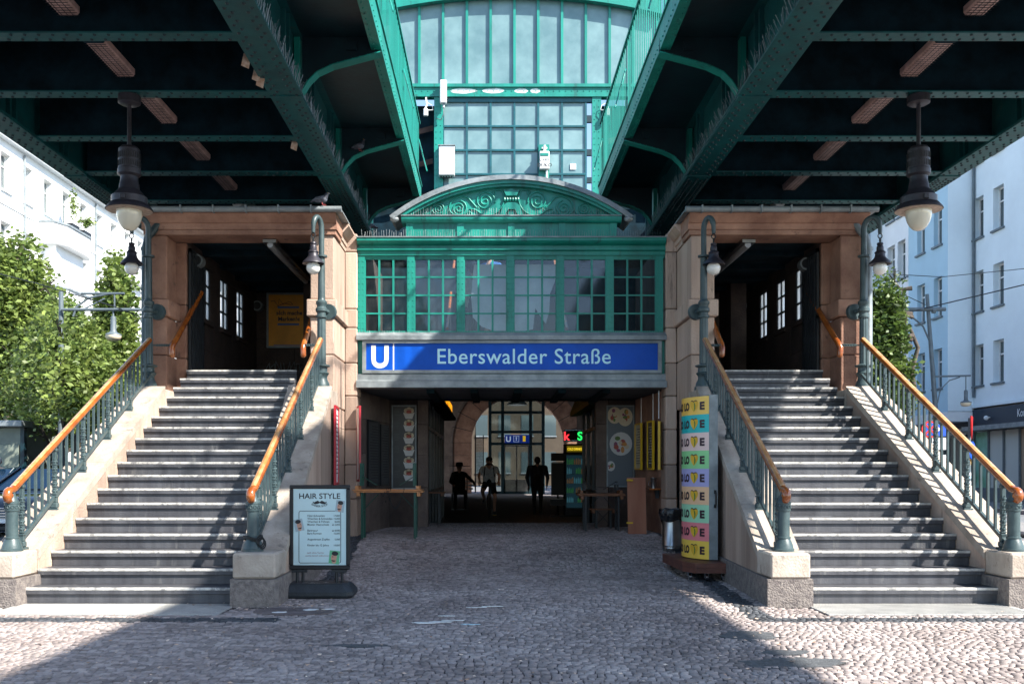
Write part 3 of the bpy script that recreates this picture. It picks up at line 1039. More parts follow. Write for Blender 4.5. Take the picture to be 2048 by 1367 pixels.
def railing(x0, x1, sgn, label, parent_x):
    """from (x0, 9.62) at the newel to (x1, 13.75) at the lamp post"""
    t = thing('stair_railing', label, 'railing', ((x0 + x1) / 2, 11.6, 1.4), 'railings of the two stairways')
    ya, yb = 9.62, 13.76
    def X(y): return x0 + (x1 - x0) * (y - ya) / (yb - ya)
    def top(y): return 1.135 + .502 * (y - ya)
    def cop(y): return .52 + .528 * (y - 9.86) if y > 9.86 else .52
    newel(x0, ya, .52, t)
    # varnished handrail with a scrolled lower end
    P = [(X(y), y, top(y)) for y in np.linspace(ya + .02, yb, 12)]
    curl = []
    for i in range(8):
        a = math.radians(75 + i * 27)
        curl.append((x0, ya - .045 + .055 * math.cos(a), top(ya) - .055 + .055 * math.sin(a)))
    curl = curl[::-1]
    s = MB()
    s.tube(curl + P, [.032, .038, .042, .044, .044, .044, .044, .044] + [.044] * 12, 14, flat=.82)
    s.ball((x0, ya - .045, top(ya) - .055), .036, 12)
    s.build('handrail', 'wood', t, smooth=50)
    w = MB()
    for (p, q) in zip(P[:-1], P[1:]):
        w.loft([[(p[0] - .026, p[1], p[2] + .034), (p[0] + .026, p[1], p[2] + .034), (p[0], p[1], p[2] + .0425)],
                [(q[0] - .026, q[1], q[2] + .034), (q[0] + .026, q[1], q[2] + .034), (q[0], q[1], q[2] + .0425)]])
    w.build('worn_top', 'wood_worn', t)
    # flat iron under the wood, and the sloping bottom rail
    b = MB()
    for (p, q) in zip(P[:-1], P[1:]):
        b.loft([[(p[0] - .016, p[1], p[2] - .052), (p[0] + .016, p[1], p[2] - .052), (p[0] + .016, p[1], p[2] - .030), (p[0] - .016, p[1], p[2] - .030)],
                [(q[0] - .016, q[1], q[2] - .052), (q[0] + .016, q[1], q[2] - .052), (q[0] + .016, q[1], q[2] - .030), (q[0] - .016, q[1], q[2] - .030)]])
    b.build('rail_strip', 'iron', t)
    b = MB()
    y0, y1 = 9.70, yb + .05
    L0, L1 = cop(y0) + .085 if y0 > 9.86 else .52 + .02, cop(y1) + .09
    b.loft([[(X(y0) - .014, y0, L0), (X(y0) + .014, y0, L0), (X(y0) + .014, y0, L0 + .045), (X(y0) - .014, y0, L0 + .045)],
            [(X(y1) - .014, y1, L1), (X(y1) + .014, y1, L1), (X(y1) + .014, y1, L1 + .045), (X(y1) - .014, y1, L1 + .045)]])
    b.build('bottom_rail', 'iron', t)
    k = 0
    y = 9.83
    while y < yb - .03:
        f = (y - y0) / (y1 - y0)
        zb = L0 + (L1 - L0) * f
        if k % 5 == 0:
            zc = max(.52, cop(y) - .03)
            h = top(y) - .04 - zc
            place(post_me, 'ornate_post', t, (X(y), y, zc), 0, (1, 1, h / .80))
        else:
            h = top(y) - .045 - (zb + .03)
            place(bar_me, 'baluster', t, (X(y), y, zb + .03), 0, (1, 1, h / .665))
        y += .157
        k += 1
    # upper handrail in the portal, joined by a chain bar to the lamp post
    ux = x1 + sgn * .28
    s = MB()
    P = [(ux, 13.92, 3.02), (ux, 13.90, 3.12), (ux, 13.98, 3.20)] + [(ux, 14.1 + .4 * i, 3.28 + .30 * i) for i in range(4)]
    s.tube(P, .042, 10)
    s.ball(P[0], .042, 10)
    s.ball(P[-1], .042, 10)
    s.build('portal_handrail', 'wood', t, smooth=50)
    ch = MB()
    for i in range(6):
        xx = x1 + sgn * (.05 + .21 * (i + .5) / 6)
        ch.tube([(xx + .022 * math.cos(a), 13.90, 3.16 + .014 * math.sin(a)) for a in np.linspace(0, 6.283, 9)], .006, 4, caps=False)
    ch.tube([(x1, 13.90, 3.16), (ux, 13.92, 3.16)], .011, 6)
    ch.build('connecting_bar', 'iron', t)
    return t
railing(-4.83, -4.93, 1, 'iron stair railing with wooden handrail at far left, before the black car', 0)
railing(-2.40, -2.46, -1, 'iron stair railing with wooden handrail beside the hairdresser board', 0)
railing(2.95, 3.09, 1, 'iron stair railing with wooden handrail behind the striped advertising column', 0)
railing(5.27, 5.37, -1, 'iron stair railing with wooden handrail at far right, before the shop', 0)

# black lock cable on the newel beside the hairdresser board
s = MB()
for q in range(3):
    s.tube([(-2.40 + (.085 + .004 * q) * math.cos(a), 9.62 + (.085 + .004 * q) * math.sin(a), .64 + .012 * q + .015 * math.sin(2 * a)) for a in np.linspace(0, 6.283, 24)], .007, 6)
for q in range(3):
    s.tube([(-2.31 + .035 * math.cos(a) + .01 * q, 9.55, .63 + .05 * math.sin(a) - .015 * q) for a in np.linspace(0, 6.283, 14)], .007, 6)
tag(s.build('lock_cable', 'black', smooth=50), 'black lock cable looped round the foot of a newel post beside the hairdresser board', 'cable')

# ------------------------------------------------------------------ lamp posts standing on the pedestals
def stair_lamp(x, y, ax, ay, wallside, label):
    t = thing('stair_lamp', label, 'street lamp', (x, y, 2.50), 'curved-neck lamps at the top of the stairways')
    z = 2.50
    MB().lathe([(.135, 0), (.135, .05), (.12, .055), (.115, .10), (.085, .16), (.082, .20), (.10, .23), (.112, .25), (.085, .27), (.082, .33), (.125, .35), (.125, .365), (.07, .385)],
               x, y, 24, z0=z).build('pedestal', 'iron', t, smooth=40)
    MB().lathe([(.066, .38), (.062, 1.05)], x, y, 32, flute=(0, 9, 10, .16), z0=z).build('fluted_shaft', 'iron', t, smooth=30)
    MB().lathe([(.064, 1.05), (.078, 1.06), (.078, 1.09), (.064, 1.10), (.064, 1.13), (.085, 1.15), (.085, 1.19), (.066, 1.21), (.066, 1.24), (.08, 1.26), (.08, 1.29), (.060, 1.31), (.052, 1.33), (.052, 1.36)],
               x, y, 24, z0=z).build('collar', 'iron', t, smooth=35)
    d = MB()
    d.tube([(x + wallside * .07, y + .13, z + 1.17), (x + wallside * .08, y + .19, z + 1.17)], [.115, .12], 24)
    d.tube([(x, y, z + 1.17), (x + wallside * .07, y + .14, z + 1.17)], .03, 10)
    d.build('wall_clamp', 'iron', t, smooth=40)
    MB().lathe([(.052, 1.36), (.048, 1.93), (.085, 1.94), (.085, 1.965), (.046, 1.975)], x, y, 24, z0=z).build('upper_shaft', 'iron', t, smooth=35)
    n = math.hypot(ax, ay)
    ux, uy = ax / n, ay / n
    P = [(x, y, z + 1.95), (x, y, z + 2.25)]
    rad = n / 2
    for i in range(13):
        a = math.pi * i / 12
        P.append((x + ux * rad * (1 - math.cos(a)), y + uy * rad * (1 - math.cos(a)), z + 2.34 + .16 * math.sin(a)))
    P.append((x + ax, y + ay, z + 2.26))
    MB().tube(P, [.040] * (len(P) - 3) + [.034, .03, .028], 14).build('curved_neck', 'iron', t, smooth=50)
    lx, ly = x + ax, y + ay
    c = MB()
    c.tube([(lx + .03 * math.cos(a), ly, z + 2.22 + .035 * math.sin(a)) for a in np.linspace(0, 6.283, 14)], .008, 6)
    c.tube([(lx, ly + .02 * math.cos(a), z + 2.16 + .03 * math.sin(a)) for a in np.linspace(0, 6.283, 14)], .008, 6)
    c.build('chain_ring', 'iron_dark', t, smooth=40)
    MB().lathe([(.01, .325), (.04, .32), (.046, .30), (.035, .285), (.045, .27), (.05, .25), (.05, .21), (.075, .185), (.078, .175), (.068, .165), (.075, .12), (.085, .10), (.15, .035), (.158, .012), (.154, .008), (.08, .06)],
               lx, ly, 24, z0=z + 1.80).build('lantern_hood', 'lamp_metal', t, smooth=35)
    MB().ball((lx, ly, z + 1.755), .100, 24).build('globe', 'opal_white', t, smooth=80)
    return t
stair_lamp(-4.99, 13.9, -.20, -.12, 1, 'curved-neck lamp at the top of the far left railing, in front of the trees')
stair_lamp(-2.47, 13.9, -.09, -.16, 1, 'curved-neck lamp between the left portal and the green glazed front')
stair_lamp(3.10, 13.9, .12, -.10, -1, 'curved-neck lamp between the right portal and the green glazed front')
stair_lamp(5.43, 13.9, .19, -.12, -1, 'curved-neck lamp at the top of the far right railing, before the pale blue house')

# rainwater pipes beside the outer lamps
for side, x in (('left', -5.13), ('right', 5.60)):
    s = MB()
    s.tube([(x, 14.15, .2), (x, 14.15, 4.62), (x - .02 * (1 if x > 0 else -1), 14.2, 4.8), (x - .16 * (1 if x > 0 else -1), 14.3, 5.04)], .055, 12)
    for z in (1.2, 2.9, 4.0, 4.6):
        s.tube([(x, 14.15, z), (x, 14.15, z + .04)], .066, 12)
    s.box(x - .01, x + .01, 14.15, 14.4, 3.99, 4.03)
    tag(s.build('downpipe', 'lead' if side == 'right' else 'iron', smooth=40), 'grey rainwater pipe running up beside the far %s curved-neck lamp' % side, 'pipe')

# ================================================================== PORTAL PAVILIONS
def courses(s_parent, x0, x1, y0, y1, zs, m='stone', belt=None, ch=.014, nm='stone_block'):
    for z0, z1 in zip(zs[:-1], zs[1:]):
        g = .05 if belt and abs(z0 - belt) < .01 else 0
        B(x0 - g, x1 + g, y0 - g, y1 + g, z0 + .0045, z1 - .0045, ch).build(nm, m, s_parent)
def sloped_side(parent, xf, sgn, y0, y1, zs, n, m='stone', thick=.3, nm='stone_block'):
    """coursed wall along a splayed line xf(y); face at xf, body on the sgn side"""
    for ci, (z0, z1) in enumerate(zip(zs[:-1], zs[1:])):
        cuts = [y0 + (y1 - y0) * i / n for i in range(n + 1)]
        if ci % 2:
            cuts = [y0] + [c - (y1 - y0) / n * .45 for c in cuts[1:]] + [y1]
        belt = abs(z0 - 3.64) < .01
        g = .05 if belt else 0
        for a, b in zip(cuts[:-1], cuts[1:]):
            a, b = a + .003, b - .003
            A = [(xf(a) - sgn * g, a, z0 + .003), (xf(a) + sgn * thick, a, z0 + .003), (xf(a) + sgn * thick, a, z1 - .003), (xf(a) - sgn * g, a, z1 - .003)]
            C = [(xf(b) - sgn * g, b, z0 + .003), (xf(b) + sgn * thick, b, z0 + .003), (xf(b) + sgn * thick, b, z1 - .003), (xf(b) - sgn * g, b, z1 - .003)]
            MB().loft([A, C]).build(nm, m, parent)

ZP = (2.3, 3.07, 3.64, 3.90, 4.86)
def pavilion(side):
    L = side == 'left'
    t = thing('stone_portal', 'sandstone stair portal with deep shaded hall, at the head of the %s stairway' % side, 'building', (-3.7 if L else 4.3, 16.5, 2.3))
    fl = 2.88
    if L: ox0, ox1, ix0, ix1 = -5.17, -4.86, -2.71, -2.355
    else: ox0, ox1, ix0, ix1 = 5.24, 5.56, 2.996, 3.35
    sg = -1 if L else 1          # towards the outside of the picture
    mm = 'stone_red'
    courses(t, ox0, ox1, 14.3, 14.75, (1.2,) + ZP, mm, belt=3.64)
    courses(t, ix0, ix1, 14.3, 15.38, ZP, 'stone', belt=3.64)
    if L: courses(t, -4.90, -4.715, 14.755, 14.86, (2.6, 3.07, 3.64, 3.9, 4.86), mm)
    else: courses(t, 5.115, 5.28, 14.755, 14.86, (2.6, 3.07, 3.64, 3.9, 4.86), mm)
    # floor of the landing
    def inner(y): return -2.62 if L else 3.26
    def slab(y0, y1, z0, z1, xo, m, nm, ins=0.0):
        lo = []
        for y in (y0, y1):
            x0, x1 = sorted((xo, inner(y) + (-ins if L else ins)))
            lo.append([(x0, y, z0), (x1, y, z0), (x1, y, z1), (x0, y, z1)])
        MB().loft(lo).build(nm, m, t)
    slab(14.95, 19.2, fl - .2, fl - .003, ox0 if L else ox1, 'step', 'landing', .02)
    # lintel in three bands, cornice with returns, lead gutter
    a, b = min(ox0, ix0) - .03, max(ox1, ix1) + .03
    lint = MB()
    lint.box(a, b, 14.27, 14.80, 4.86, 4.935, 0, .004)
    o = lint.build('lintel', mm, t)
    prof = [(14.80, 4.937), (14.25, 4.937), (14.25, 5.02), (14.22, 5.03), (14.14, 5.10), (14.10, 5.13), (14.10, 5.16), (14.80, 5.16)]
    # cornice: front length plus a return along the inner side
    MB().prism(prof, 'x', a - .02, b + .02).build('cornice', mm, t)
    ret = MB()
    xi = ix1 if L else ix0
    q = 1 if L else -1
    rp = [(xi - q * .3, 4.862), (xi + q * .012, 4.862), (xi + q * .012, 4.935), (xi + q * .03, 4.94), (xi + q * .03, 5.02), (xi + q * .06, 5.03), (xi + q * .12, 5.10), (xi + q * .15, 5.13), (xi + q * .15, 5.16), (xi - q * .3, 5.16)]
    A = [(x, 14.803, z) for x, z in rp]
    C = [(x, 15.40, z) for x, z in rp]
    ret.loft([A, C])
    ret.build('side_cornice', 'stone', t)
    g = MB()
    g.tube([(a - .1, 14.06, 5.185), (b + .12, 14.06, 5.185)], .045, 10)
    g.box(a - .1, b + .12, 14.09, 14.9, 5.17, 5.19)
    for k in range(6):
        xx = a + (b - a) * (k + .3) / 6
        g.box(xx, xx + .02, 14.00, 14.1, 5.13, 5.235)
    g.build('gutter', 'lead', t, smooth=40)
    slab(14.9, 19.5, 5.17, 5.30, ox0 if L else ox1, 'soot', 'roof')
    slab(14.81, 19.45, 4.93, 5.0, ox0 if L else ox1, 'soot', 'ceiling', .02)
    for y in (15.6, 16.6, 17.6, 18.6):
        slab(y, y + .14, 4.85, 4.928, ox1 if L else ox0, 'soot', 'ceiling_beam', .2)
    # outer side wall with three windows
    xa, xb = (-4.80, -4.72) if L else (5.12, 5.20)
    wy = ((15.55, 16.05), (16.62, 17.12), (17.70, 18.20))
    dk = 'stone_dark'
    zlo, zhi = 3.82, 4.70
    cuts = [14.78] + [c for w in wy for c in w] + [19.25]
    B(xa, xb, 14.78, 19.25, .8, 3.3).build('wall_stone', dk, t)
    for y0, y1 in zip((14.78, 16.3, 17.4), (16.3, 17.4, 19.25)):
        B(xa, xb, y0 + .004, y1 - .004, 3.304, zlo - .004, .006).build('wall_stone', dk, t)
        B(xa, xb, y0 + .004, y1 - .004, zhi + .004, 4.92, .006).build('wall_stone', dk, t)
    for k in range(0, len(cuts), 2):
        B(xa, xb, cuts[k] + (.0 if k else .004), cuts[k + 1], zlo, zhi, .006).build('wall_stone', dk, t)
    for y0, y1 in wy:
        xm = -4.745 if L else 5.145
        w = MB()
        for yy in (y0 + .02, (y0 + y1) / 2, y1 - .02):
            w.box(xm - .02, xm + .02, yy - .018, yy + .018, zlo, zhi)
        for zz in (zlo + .02, zlo + .30, zlo + .58, zhi - .02):
            w.box(xm - .017, xm + .017, y0, y1, zz - .016, zz + .016)
        wo = w.build('window', 'iron_dark', t)
        MB().quad((xm, y0, zlo), (xm, y1, zlo), (xm, y1, zhi), (xm, y0, zhi)).build('pane', 'pane_backlit', wo)
        xi2 = -4.70 if L else 5.10
        B(xi2 - .02, xi2 + .04, y0 - .06, y1 + .06, zlo - .07, zlo - .004).build('window_sill', dk, t)
    # back wall of big stones
    yb = 19.2
    xs = (-4.98, -4.2, -3.5, -2.75) if L else (3.35, 4.0, 4.7, 5.45)
    for z0, z1 in ((2.5, 3.45), (3.45, 4.0), (4.0, 4.6), (4.6, 4.92)):
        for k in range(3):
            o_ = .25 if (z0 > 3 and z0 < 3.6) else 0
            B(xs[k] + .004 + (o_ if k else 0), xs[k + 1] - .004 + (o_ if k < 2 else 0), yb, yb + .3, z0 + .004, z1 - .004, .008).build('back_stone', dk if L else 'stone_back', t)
    # inner wall of the hall, hidden behind the glazed front
    sgn = -1 if L else 1
    xw = inner(16) - sgn * .003
    B(xw, xw - sgn * .2, 15.385, 19.3, 1.0, 4.928).build('hall_wall', dk, t)
    # wall below, from the lamp pedestal to the front of the underpass
    xg = outL if L else outR
    sloped_side(t, xg, sgn, 14.29, 15.40, (.0, .88, 1.43, 1.998, 2.29), 1, 'stone')
    # pilaster closing the front of the underpass
    px0, px1 = (-2.362, -2.162) if L else (2.822, 3.002)
    courses(t, px0, px1, 15.40, 15.85, (.0, .88, 1.43, 1.998, 2.54, 3.07, 3.64, 3.945, 4.86, 5.16), 'stone')
    # folded iron gate
    gx = -4.70 if L else 5.10
    gt = thing('iron_gate', 'dark iron bar gate folded open against the outer wall of the %s stair portal' % side, 'gate', (gx, 15.1, fl))
    gs = -sg * -1
    fx = gx + (.03 if L else -.03)
    fr = MB()
    for (y0, y1, z0, z1) in ((14.80, 14.84, 2.72, 4.78), (15.46, 15.50, 2.72, 4.78), (14.80, 15.50, 2.72, 2.77), (14.80, 15.50, 4.72, 4.78), (14.80, 15.50, 3.7, 3.74)):
        fr.box(fx - .018, fx + .018, y0, y1, z0, z1)
    fr.build('gate_frame', 'iron_dark', gt)
    bm_ = mesh_of(B(-.012, .012, -.012, .012, 0, 1.95), 'bar', 'iron_dark')
    for k in range(7):
        place(bm_, 'bar', gt, (fx + (.022 if L else -.022), 14.88 + k * .082, 2.77))
        MBs = MB().tube([(fx + (.03 if L else -.03), 14.88 + k * .082 + .03 * math.cos(a), 4.62 + .04 * math.sin(a)) for a in np.linspace(0, 6.28, 9)], .006, 4)
        MBs.build('scroll', 'iron_dark', gt)
    # strip light under the ceiling
    lx = -3.37 if L else 3.92
    st = thing('portal_light', 'long grey strip light under the ceiling of the %s stair portal' % side, 'light fitting', (lx, 15.8, 4.8))
    s = MB().box(lx - .10, lx + .10, 14.5, 17.4, 4.80, 4.848)
    s.build('housing', 'steel', st)
    MB().tube([(lx, 14.55, 4.775), (lx, 17.35, 4.775)], .045, 10).build('tube', 'tube_off', st, smooth=40)
    # loudspeakers
    for k, (sx, sy, sz) in enumerate((((-4.66, 19.15, 4.62), (-4.66, 15.25, 4.66)) if L else ((5.0, 19.15, 4.62), (5.04, 15.4, 4.64)))):
        sp = thing('loudspeaker', 'round white loudspeaker %s in the %s stair portal' % (('on the back wall corner', 'high on the outer wall near the gate')[k], side), 'loudspeaker', (sx, sy, sz))
        MB().tube([(sx, sy - .16, sz), (sx, sy, sz)], .10, 20).build('body', 'lead', sp, smooth=40)
        MB().tube([(sx, sy - .165, sz), (sx, sy - .161, sz)], .075, 20).build('grille', 'black', sp, smooth=40)
    return t
M['pane_backlit'] = backlit('backlit_frosted_glass')
M['pane_clear'] = glass('clear_daylit_glass', (.9, .93, .95), alpha=.5)
M['stone_back'] = mat('shaded_back_sandstone', (0.20, 0.15, 0.125), rough=.9, col2=(.11, .08, .07), scale=2.4, bump=.5, bscale=30, objrand=.15)  # darker sandstone copy, shade of the back walls put into the colour
M['scrawl'] = plain('dark_red_marker', (.10, .012, .01), rough=.6)
M['tube_off'] = plain('unlit_tube', (.34, .36, .38), rough=.3)
PV = {'left': pavilion('left'), 'right': pavilion('right')}
def scrawl_on(parent, x0, y, z0, w, h, seed, m):
    rr = random.Random(seed)
    for k in range(3):
        P = []
        for i in range(14):
            P.append((x0 + w * (k + i / 14 + rr.uniform(-.12, .12)) / 3, y - .003, z0 + h * (.5 + .45 * math.sin(i * 1.7 + k) + rr.uniform(-.1, .1))))
        Q = []
        for i in range(len(P) - 1):
            for t in range(3):
                f = t / 3
                Q.append(tuple(P[i][c] * (1 - f) + P[i + 1][c] * f for c in range(3)))
        MB().tube(Q, .005, 4).build('graffiti_stroke', m, parent)
scrawl_on(PV['left'], -4.5, 19.2, 3.15, 1.0, .40, 1, 'lead')

# poster in the left portal
M['poster'] = mat('orange_poster', (0.72, 0.30, 0.012), rough=.5, var=.15, scale=2)
M['poster_blue'] = plain('poster_blue', (.05, .12, .30), rough=.5)
pc = thing('poster_case', 'orange poster in a pale metal frame on the back wall of the left portal', 'poster', (-4.05, 19.17, 3.83))
fr = MB()
x0, x1, z0, z1 = -4.50, -3.60, 3.80, 4.90
for (a, b, c, d) in ((x0, x1, z0, z0 + .035), (x0, x1, z1 - .035, z1), (x0, x0 + .035, z0 + .036, z1 - .036), (x1 - .035, x1, z0 + .036, z1 - .036)):
    fr.box(a, b, 19.12, 19.17, c, d)
fr.build('frame', 'lead', pc)
B(x0 + .037, x1 - .037, 19.14, 19.17, z0 + .037, z1 - .037).build('sheet', 'poster', pc)
def on(xc, zc, y): return lambda x, z: (xc + x, y, zc + z)
MB().text('»Ich mache', on(-4.05, 4.46, 19.137), size=.115, align='CENTER', bold=.03).text('Marken!«', on(-4.05, 4.34, 19.137), size=.115, align='CENTER', bold=.03).build('lettering', 'print_black', pc)
for q in ((-4.28, -3.85, 4.59, 4.63), (-4.28, -3.85, 4.25, 4.29), (-4.36, -3.74, 3.845, 3.86)):
    B(q[0], q[1], 19.135, 19.139, q[2], q[3]).build('printed_bar', 'poster_blue', pc)
s = MB()
rr = random.Random(3)
P = [(-4.40 + .06 * i + rr.uniform(-.03, .03), 19.133, 4.72 + rr.uniform(-.09, .09)) for i in range(8)]
s.tube(P, .006, 4); s.tube([(-4.3, 19.133, 4.62), (-4.15, 19.133, 4.69), (-4.0, 19.133, 4.66)], .006, 4)
s.build('scrawl', 'scrawl', pc)

# ================================================================== GREEN GLAZED FRONT over the underpass
FX0, FX1, FY = -2.74, 3.58, 19.62
gf = thing('glazed_front', 'green steel front with small panes, cornice and arched pediment above the blue station sign', 'facade', (.42, FY, 3.04))
ld = MB()
ld.prism([(FY + .3, 3.04), (FY - .10, 3.04), (FY - .10, 3.17), (FY - .04, 3.20), (FY - .04, 3.32), (FY + .3, 3.32)], 'x', FX0 - .02, FX1 + .02)
ld.build('lower_fascia', 'lead', gf)
ld = MB()
ld.prism([(FY + .3, 4.015), (FY - .09, 4.015), (FY - .09, 4.105), (FY + .0, 4.18), (FY + .3, 4.18)], 'x', FX0 - .02, FX1 + .02)
ld.build('sill', 'lead', gf)
B(FX0, FX1, FY + .06, FY + .3, 3.322, 4.013).build('backing', 'teal', gf)
# window band
ZW0, ZW1 = 4.182, 5.76
posts = [-2.67 + 1.0225 * k for k in range(7)]
for px in posts:
    po = MB()
    po.box(px - .075, px + .075, FY, FY + .12, ZW0, ZW1)
    o = po.build('post', 'teal', gf)
    rv = MB()
    z = ZW0 + .08
    while z < ZW1 - .04:
        for dx in (-.042, .042):
            rv.dome((px + dx, FY, z), (0, -1, 0), .014, .010)
        z += .115
    rv.build('rivet', 'teal', o, kind='stuff')
B(FX0, FX1, FY + .02, FY + .12, ZW1 - .05, ZW1).build('head_rail', 'teal', gf)
pw, ph = (1.0225 - .15) / 3, (ZW1 - .05 - ZW0 - .03) / 4
pane_m = mesh_of(MB().quad((-.5, 0, 0), (.5, 0, 0), (.5, 0, 1), (-.5, 0, 1)), 'pane', 'pane_dark')
for k in range(6):
    xl, xr = posts[k] + .075, posts[k + 1] - .075
    mu = MB()
    for c in range(4):
        xx = xl + (xr - xl) * c / 3
        w = .020 if 0 < c < 3 else .014
        mu.box(max(xl, xx - w), min(xr, xx + w), FY + .035, FY + .075, ZW0, ZW1 - .05)
    sash = mu.build('sash', 'teal', gf)
    for r in range(5):
        zz = ZW0 + .015 + ph * r
        B(xl, xr, FY + .03, FY + .034, max(ZW0, zz - .016), zz + .016).build('glazing_bar', 'teal', sash)
    for c in range(3):
        for r in range(4):
            o = place(pane_m, 'pane', gf, (xl + (xr - xl) * (c + .5) / 3, FY + .055, ZW0 + .015 + ph * r), random.uniform(-.008, .008), ((xr - xl) / 3, 1, ph))
            o.rotation_euler.x = random.uniform(-.012, .012)
# cornice in steps
prof = [(FY + .3, 5.762), (FY - .02, 5.762), (FY - .02, 5.84), (FY - .07, 5.86), (FY - .07, 5.90), (FY - .03, 5.91), (FY - .03, 5.95), (FY - .12, 5.99), (FY - .16, 6.03), (FY - .16, 6.09), (FY + .3, 6.09)]
MB().prism(prof, 'x', FX0, FX1).build('cornice', 'teal', gf)
B(FX0 - .01, FX1 + .01, FY - .18, FY + .3, 6.092, 6.112).build('cornice_flashing', 'lead', gf)
# frieze and pediment
QX0, QX1 = -1.84, 2.68
qc = (QX0 + QX1) / 2
B(QX0 + .16, QX1 - .16, FY + .05, FY + .35, 6.114, 6.43).build('frieze', 'teal', gf)
for k in range(5):
    x = QX0 + .16 + (QX1 - QX0 - .32) * k / 4
    B(x - .07, x + .07, FY + .02, FY + .049, 6.114, 6.43).build('frieze_pilaster', 'teal', gf)
MB().prism([(FY + .35, 6.432), (FY + .0, 6.432), (FY - .04, 6.46), (FY - .06, 6.50), (FY - .06, 6.555), (FY + .35, 6.555)], 'x', QX0, QX1).build('pediment_ledge', 'teal', gf)
B(QX0 - .01, QX1 + .01, FY - .08, FY + .35, 6.557, 6.575).build('ledge_flashing', 'lead', gf)
# arc: circle through (QX0, 6.59), (qc, 7.29)
half, rise = (QX1 - QX0) / 2, .70
RA = (half ** 2 + rise ** 2) / (2 * rise)
zc = 6.58 + rise - RA
def arc(r, a0, a1, n=28):
    return [(qc + r * math.sin(a0 + (a1 - a0) * i / n), zc + r * math.cos(a0 + (a1 - a0) * i / n)) for i in range(n + 1)]
am = math.asin(half / RA)
poly = arc(RA - .07, -am * .97, am * .97)
poly = [p for p in poly if p[1] > 6.576]
MB().prism(poly + [(poly[-1][0], 6.576), (poly[0][0], 6.576)], 'y', FY + .10, FY + .35).build('tympanum', 'teal', gf)
def arcband(r0, r1, y0, y1, ext=1.0):
    s = MB()
    A, C = arc(r0, -am * ext, am * ext), arc(r1, -am * ext, am * ext)
    for i in range(len(A) - 1):
        s.loft([[(A[i][0], y0, A[i][1]), (A[i][0], y1, A[i][1]), (C[i][0], y1, C[i][1]), (C[i][0], y0, C[i][1])],
                [(A[i + 1][0], y0, A[i + 1][1]), (A[i + 1][0], y1, A[i + 1][1]), (C[i + 1][0], y1, C[i + 1][1]), (C[i + 1][0], y0, C[i + 1][1])]], 0, caps=(i in (0, len(A) - 2)))
    return s
arcband(RA - .10, RA - .05, FY - .01, FY + .35, .985).build('inner_arch_moulding', 'teal', gf, smooth=30)
arcband(RA - .049, RA + .015, FY - .06, FY + .35, 1.0).build('outer_arch_moulding', 'teal', gf, smooth=30)
arcband(RA + .017, RA + .035, FY - .10, FY + .9, 1.08).build('arch_flashing_top', 'lead', gf, smooth=30)
arcband(RA + .016, RA + .175, FY + .10, FY + .9, 1.08).build('arch_cover', 'lead', gf, smooth=30)
# scrollwork in the tympanum
def spiral(cx, cz, r, turns, a0, d, y):
    P = []
    n = int(18 * turns)
    for i in range(n + 1):
        f = i / n
        a = a0 + d * f * turns * 2 * math.pi
        q = r * (1 - f * .88)
        P.append((cx + q * math.cos(a), y, cz + q * math.sin(a)))
    return P
def scrolls(sx):
    s = MB()
    y = FY + .085
    def sp(dx, z, r, turns, a0, d, w=.017):
        P = spiral(dx, z, r, turns, a0, d, y)
        P = [(qc + sx * p[0], p[1], p[2]) for p in P]
        s.tube(P, [w * (1 - .3 * i / len(P)) for i in range(len(P))], 7)
        P2 = [(p[0], p[1] - .005, p[2]) for p in P]
    def curve(pts, w=.017):
        P = []
        q = [Vector((qc + sx * a, y, b)) for a, b in pts]
        for i in range(len(q) - 1):
            p0, p1, p2, p3 = q[max(i - 1, 0)], q[i], q[i + 1], q[min(i + 2, len(q) - 1)]
            for k in range(6):
                t = k / 6
                P.append(.5 * ((2 * p1) + (p2 - p0) * t + (2 * p0 - 5 * p1 + 4 * p2 - p3) * t * t + (3 * p1 - p0 - 3 * p2 + p3) * t ** 3))
        P.append(q[-1])
        s.tube(P, w, 7)
    sp(.54, 6.90, .205, 2.4, math.pi * 1.05, -1)
    sp(1.08, 6.75, .165, 2.2, math.pi * .55, 1)
    sp(1.50, 6.735, .115, 1.9, math.pi * .6, 1)
    sp(1.80, 6.645, .055, 1.5, math.pi * .6, 1, .013)
    sp(.38, 7.07, .06, 1.4, math.pi * .5, 1, .013)
    sp(.71, 6.74, .05, 1.3, math.pi * .4, 1, .012)
    sp(.88, 6.64, .06, 1.4, math.pi * 1.4, -1, .012)
    curve([(.72, 6.77), (.80, 6.86), (.92, 6.98), (1.08, 6.99), (1.24, 6.88), (1.28, 6.72), (1.18, 6.62), (1.02, 6.60)])
    curve([(.34, 7.12), (.22, 7.13), (.16, 7.02), (.17, 6.84), (.28, 6.68), (.46, 6.61), (.62, 6.64), (.74, 6.72), (.86, 6.74)])
    curve([(1.26, 6.80), (1.33, 6.66), (1.44, 6.61), (1.58, 6.64), (1.64, 6.74), (1.56, 6.85), (1.46, 6.84)], .014)
    curve([(1.64, 6.72), (1.72, 6.62), (1.85, 6.60), (1.90, 6.65)], .012)
    return s
for sx in (-1, 1):
    scrolls(sx).build('scrollwork', 'teal', gf, smooth=60)
va = MB()
va.prism([(qc - .17, 7.13), (qc - .11, 7.0), (qc + .11, 7.0), (qc + .17, 7.13), (qc + .09, 7.10), (qc, 7.15), (qc - .09, 7.10)], 'y', FY + .03, FY + .098)
for k in range(6):
    va.ball((qc - .14 + k * .056, FY + .07, 6.93), .042, 8, sc=(.7, .8, 1.15))
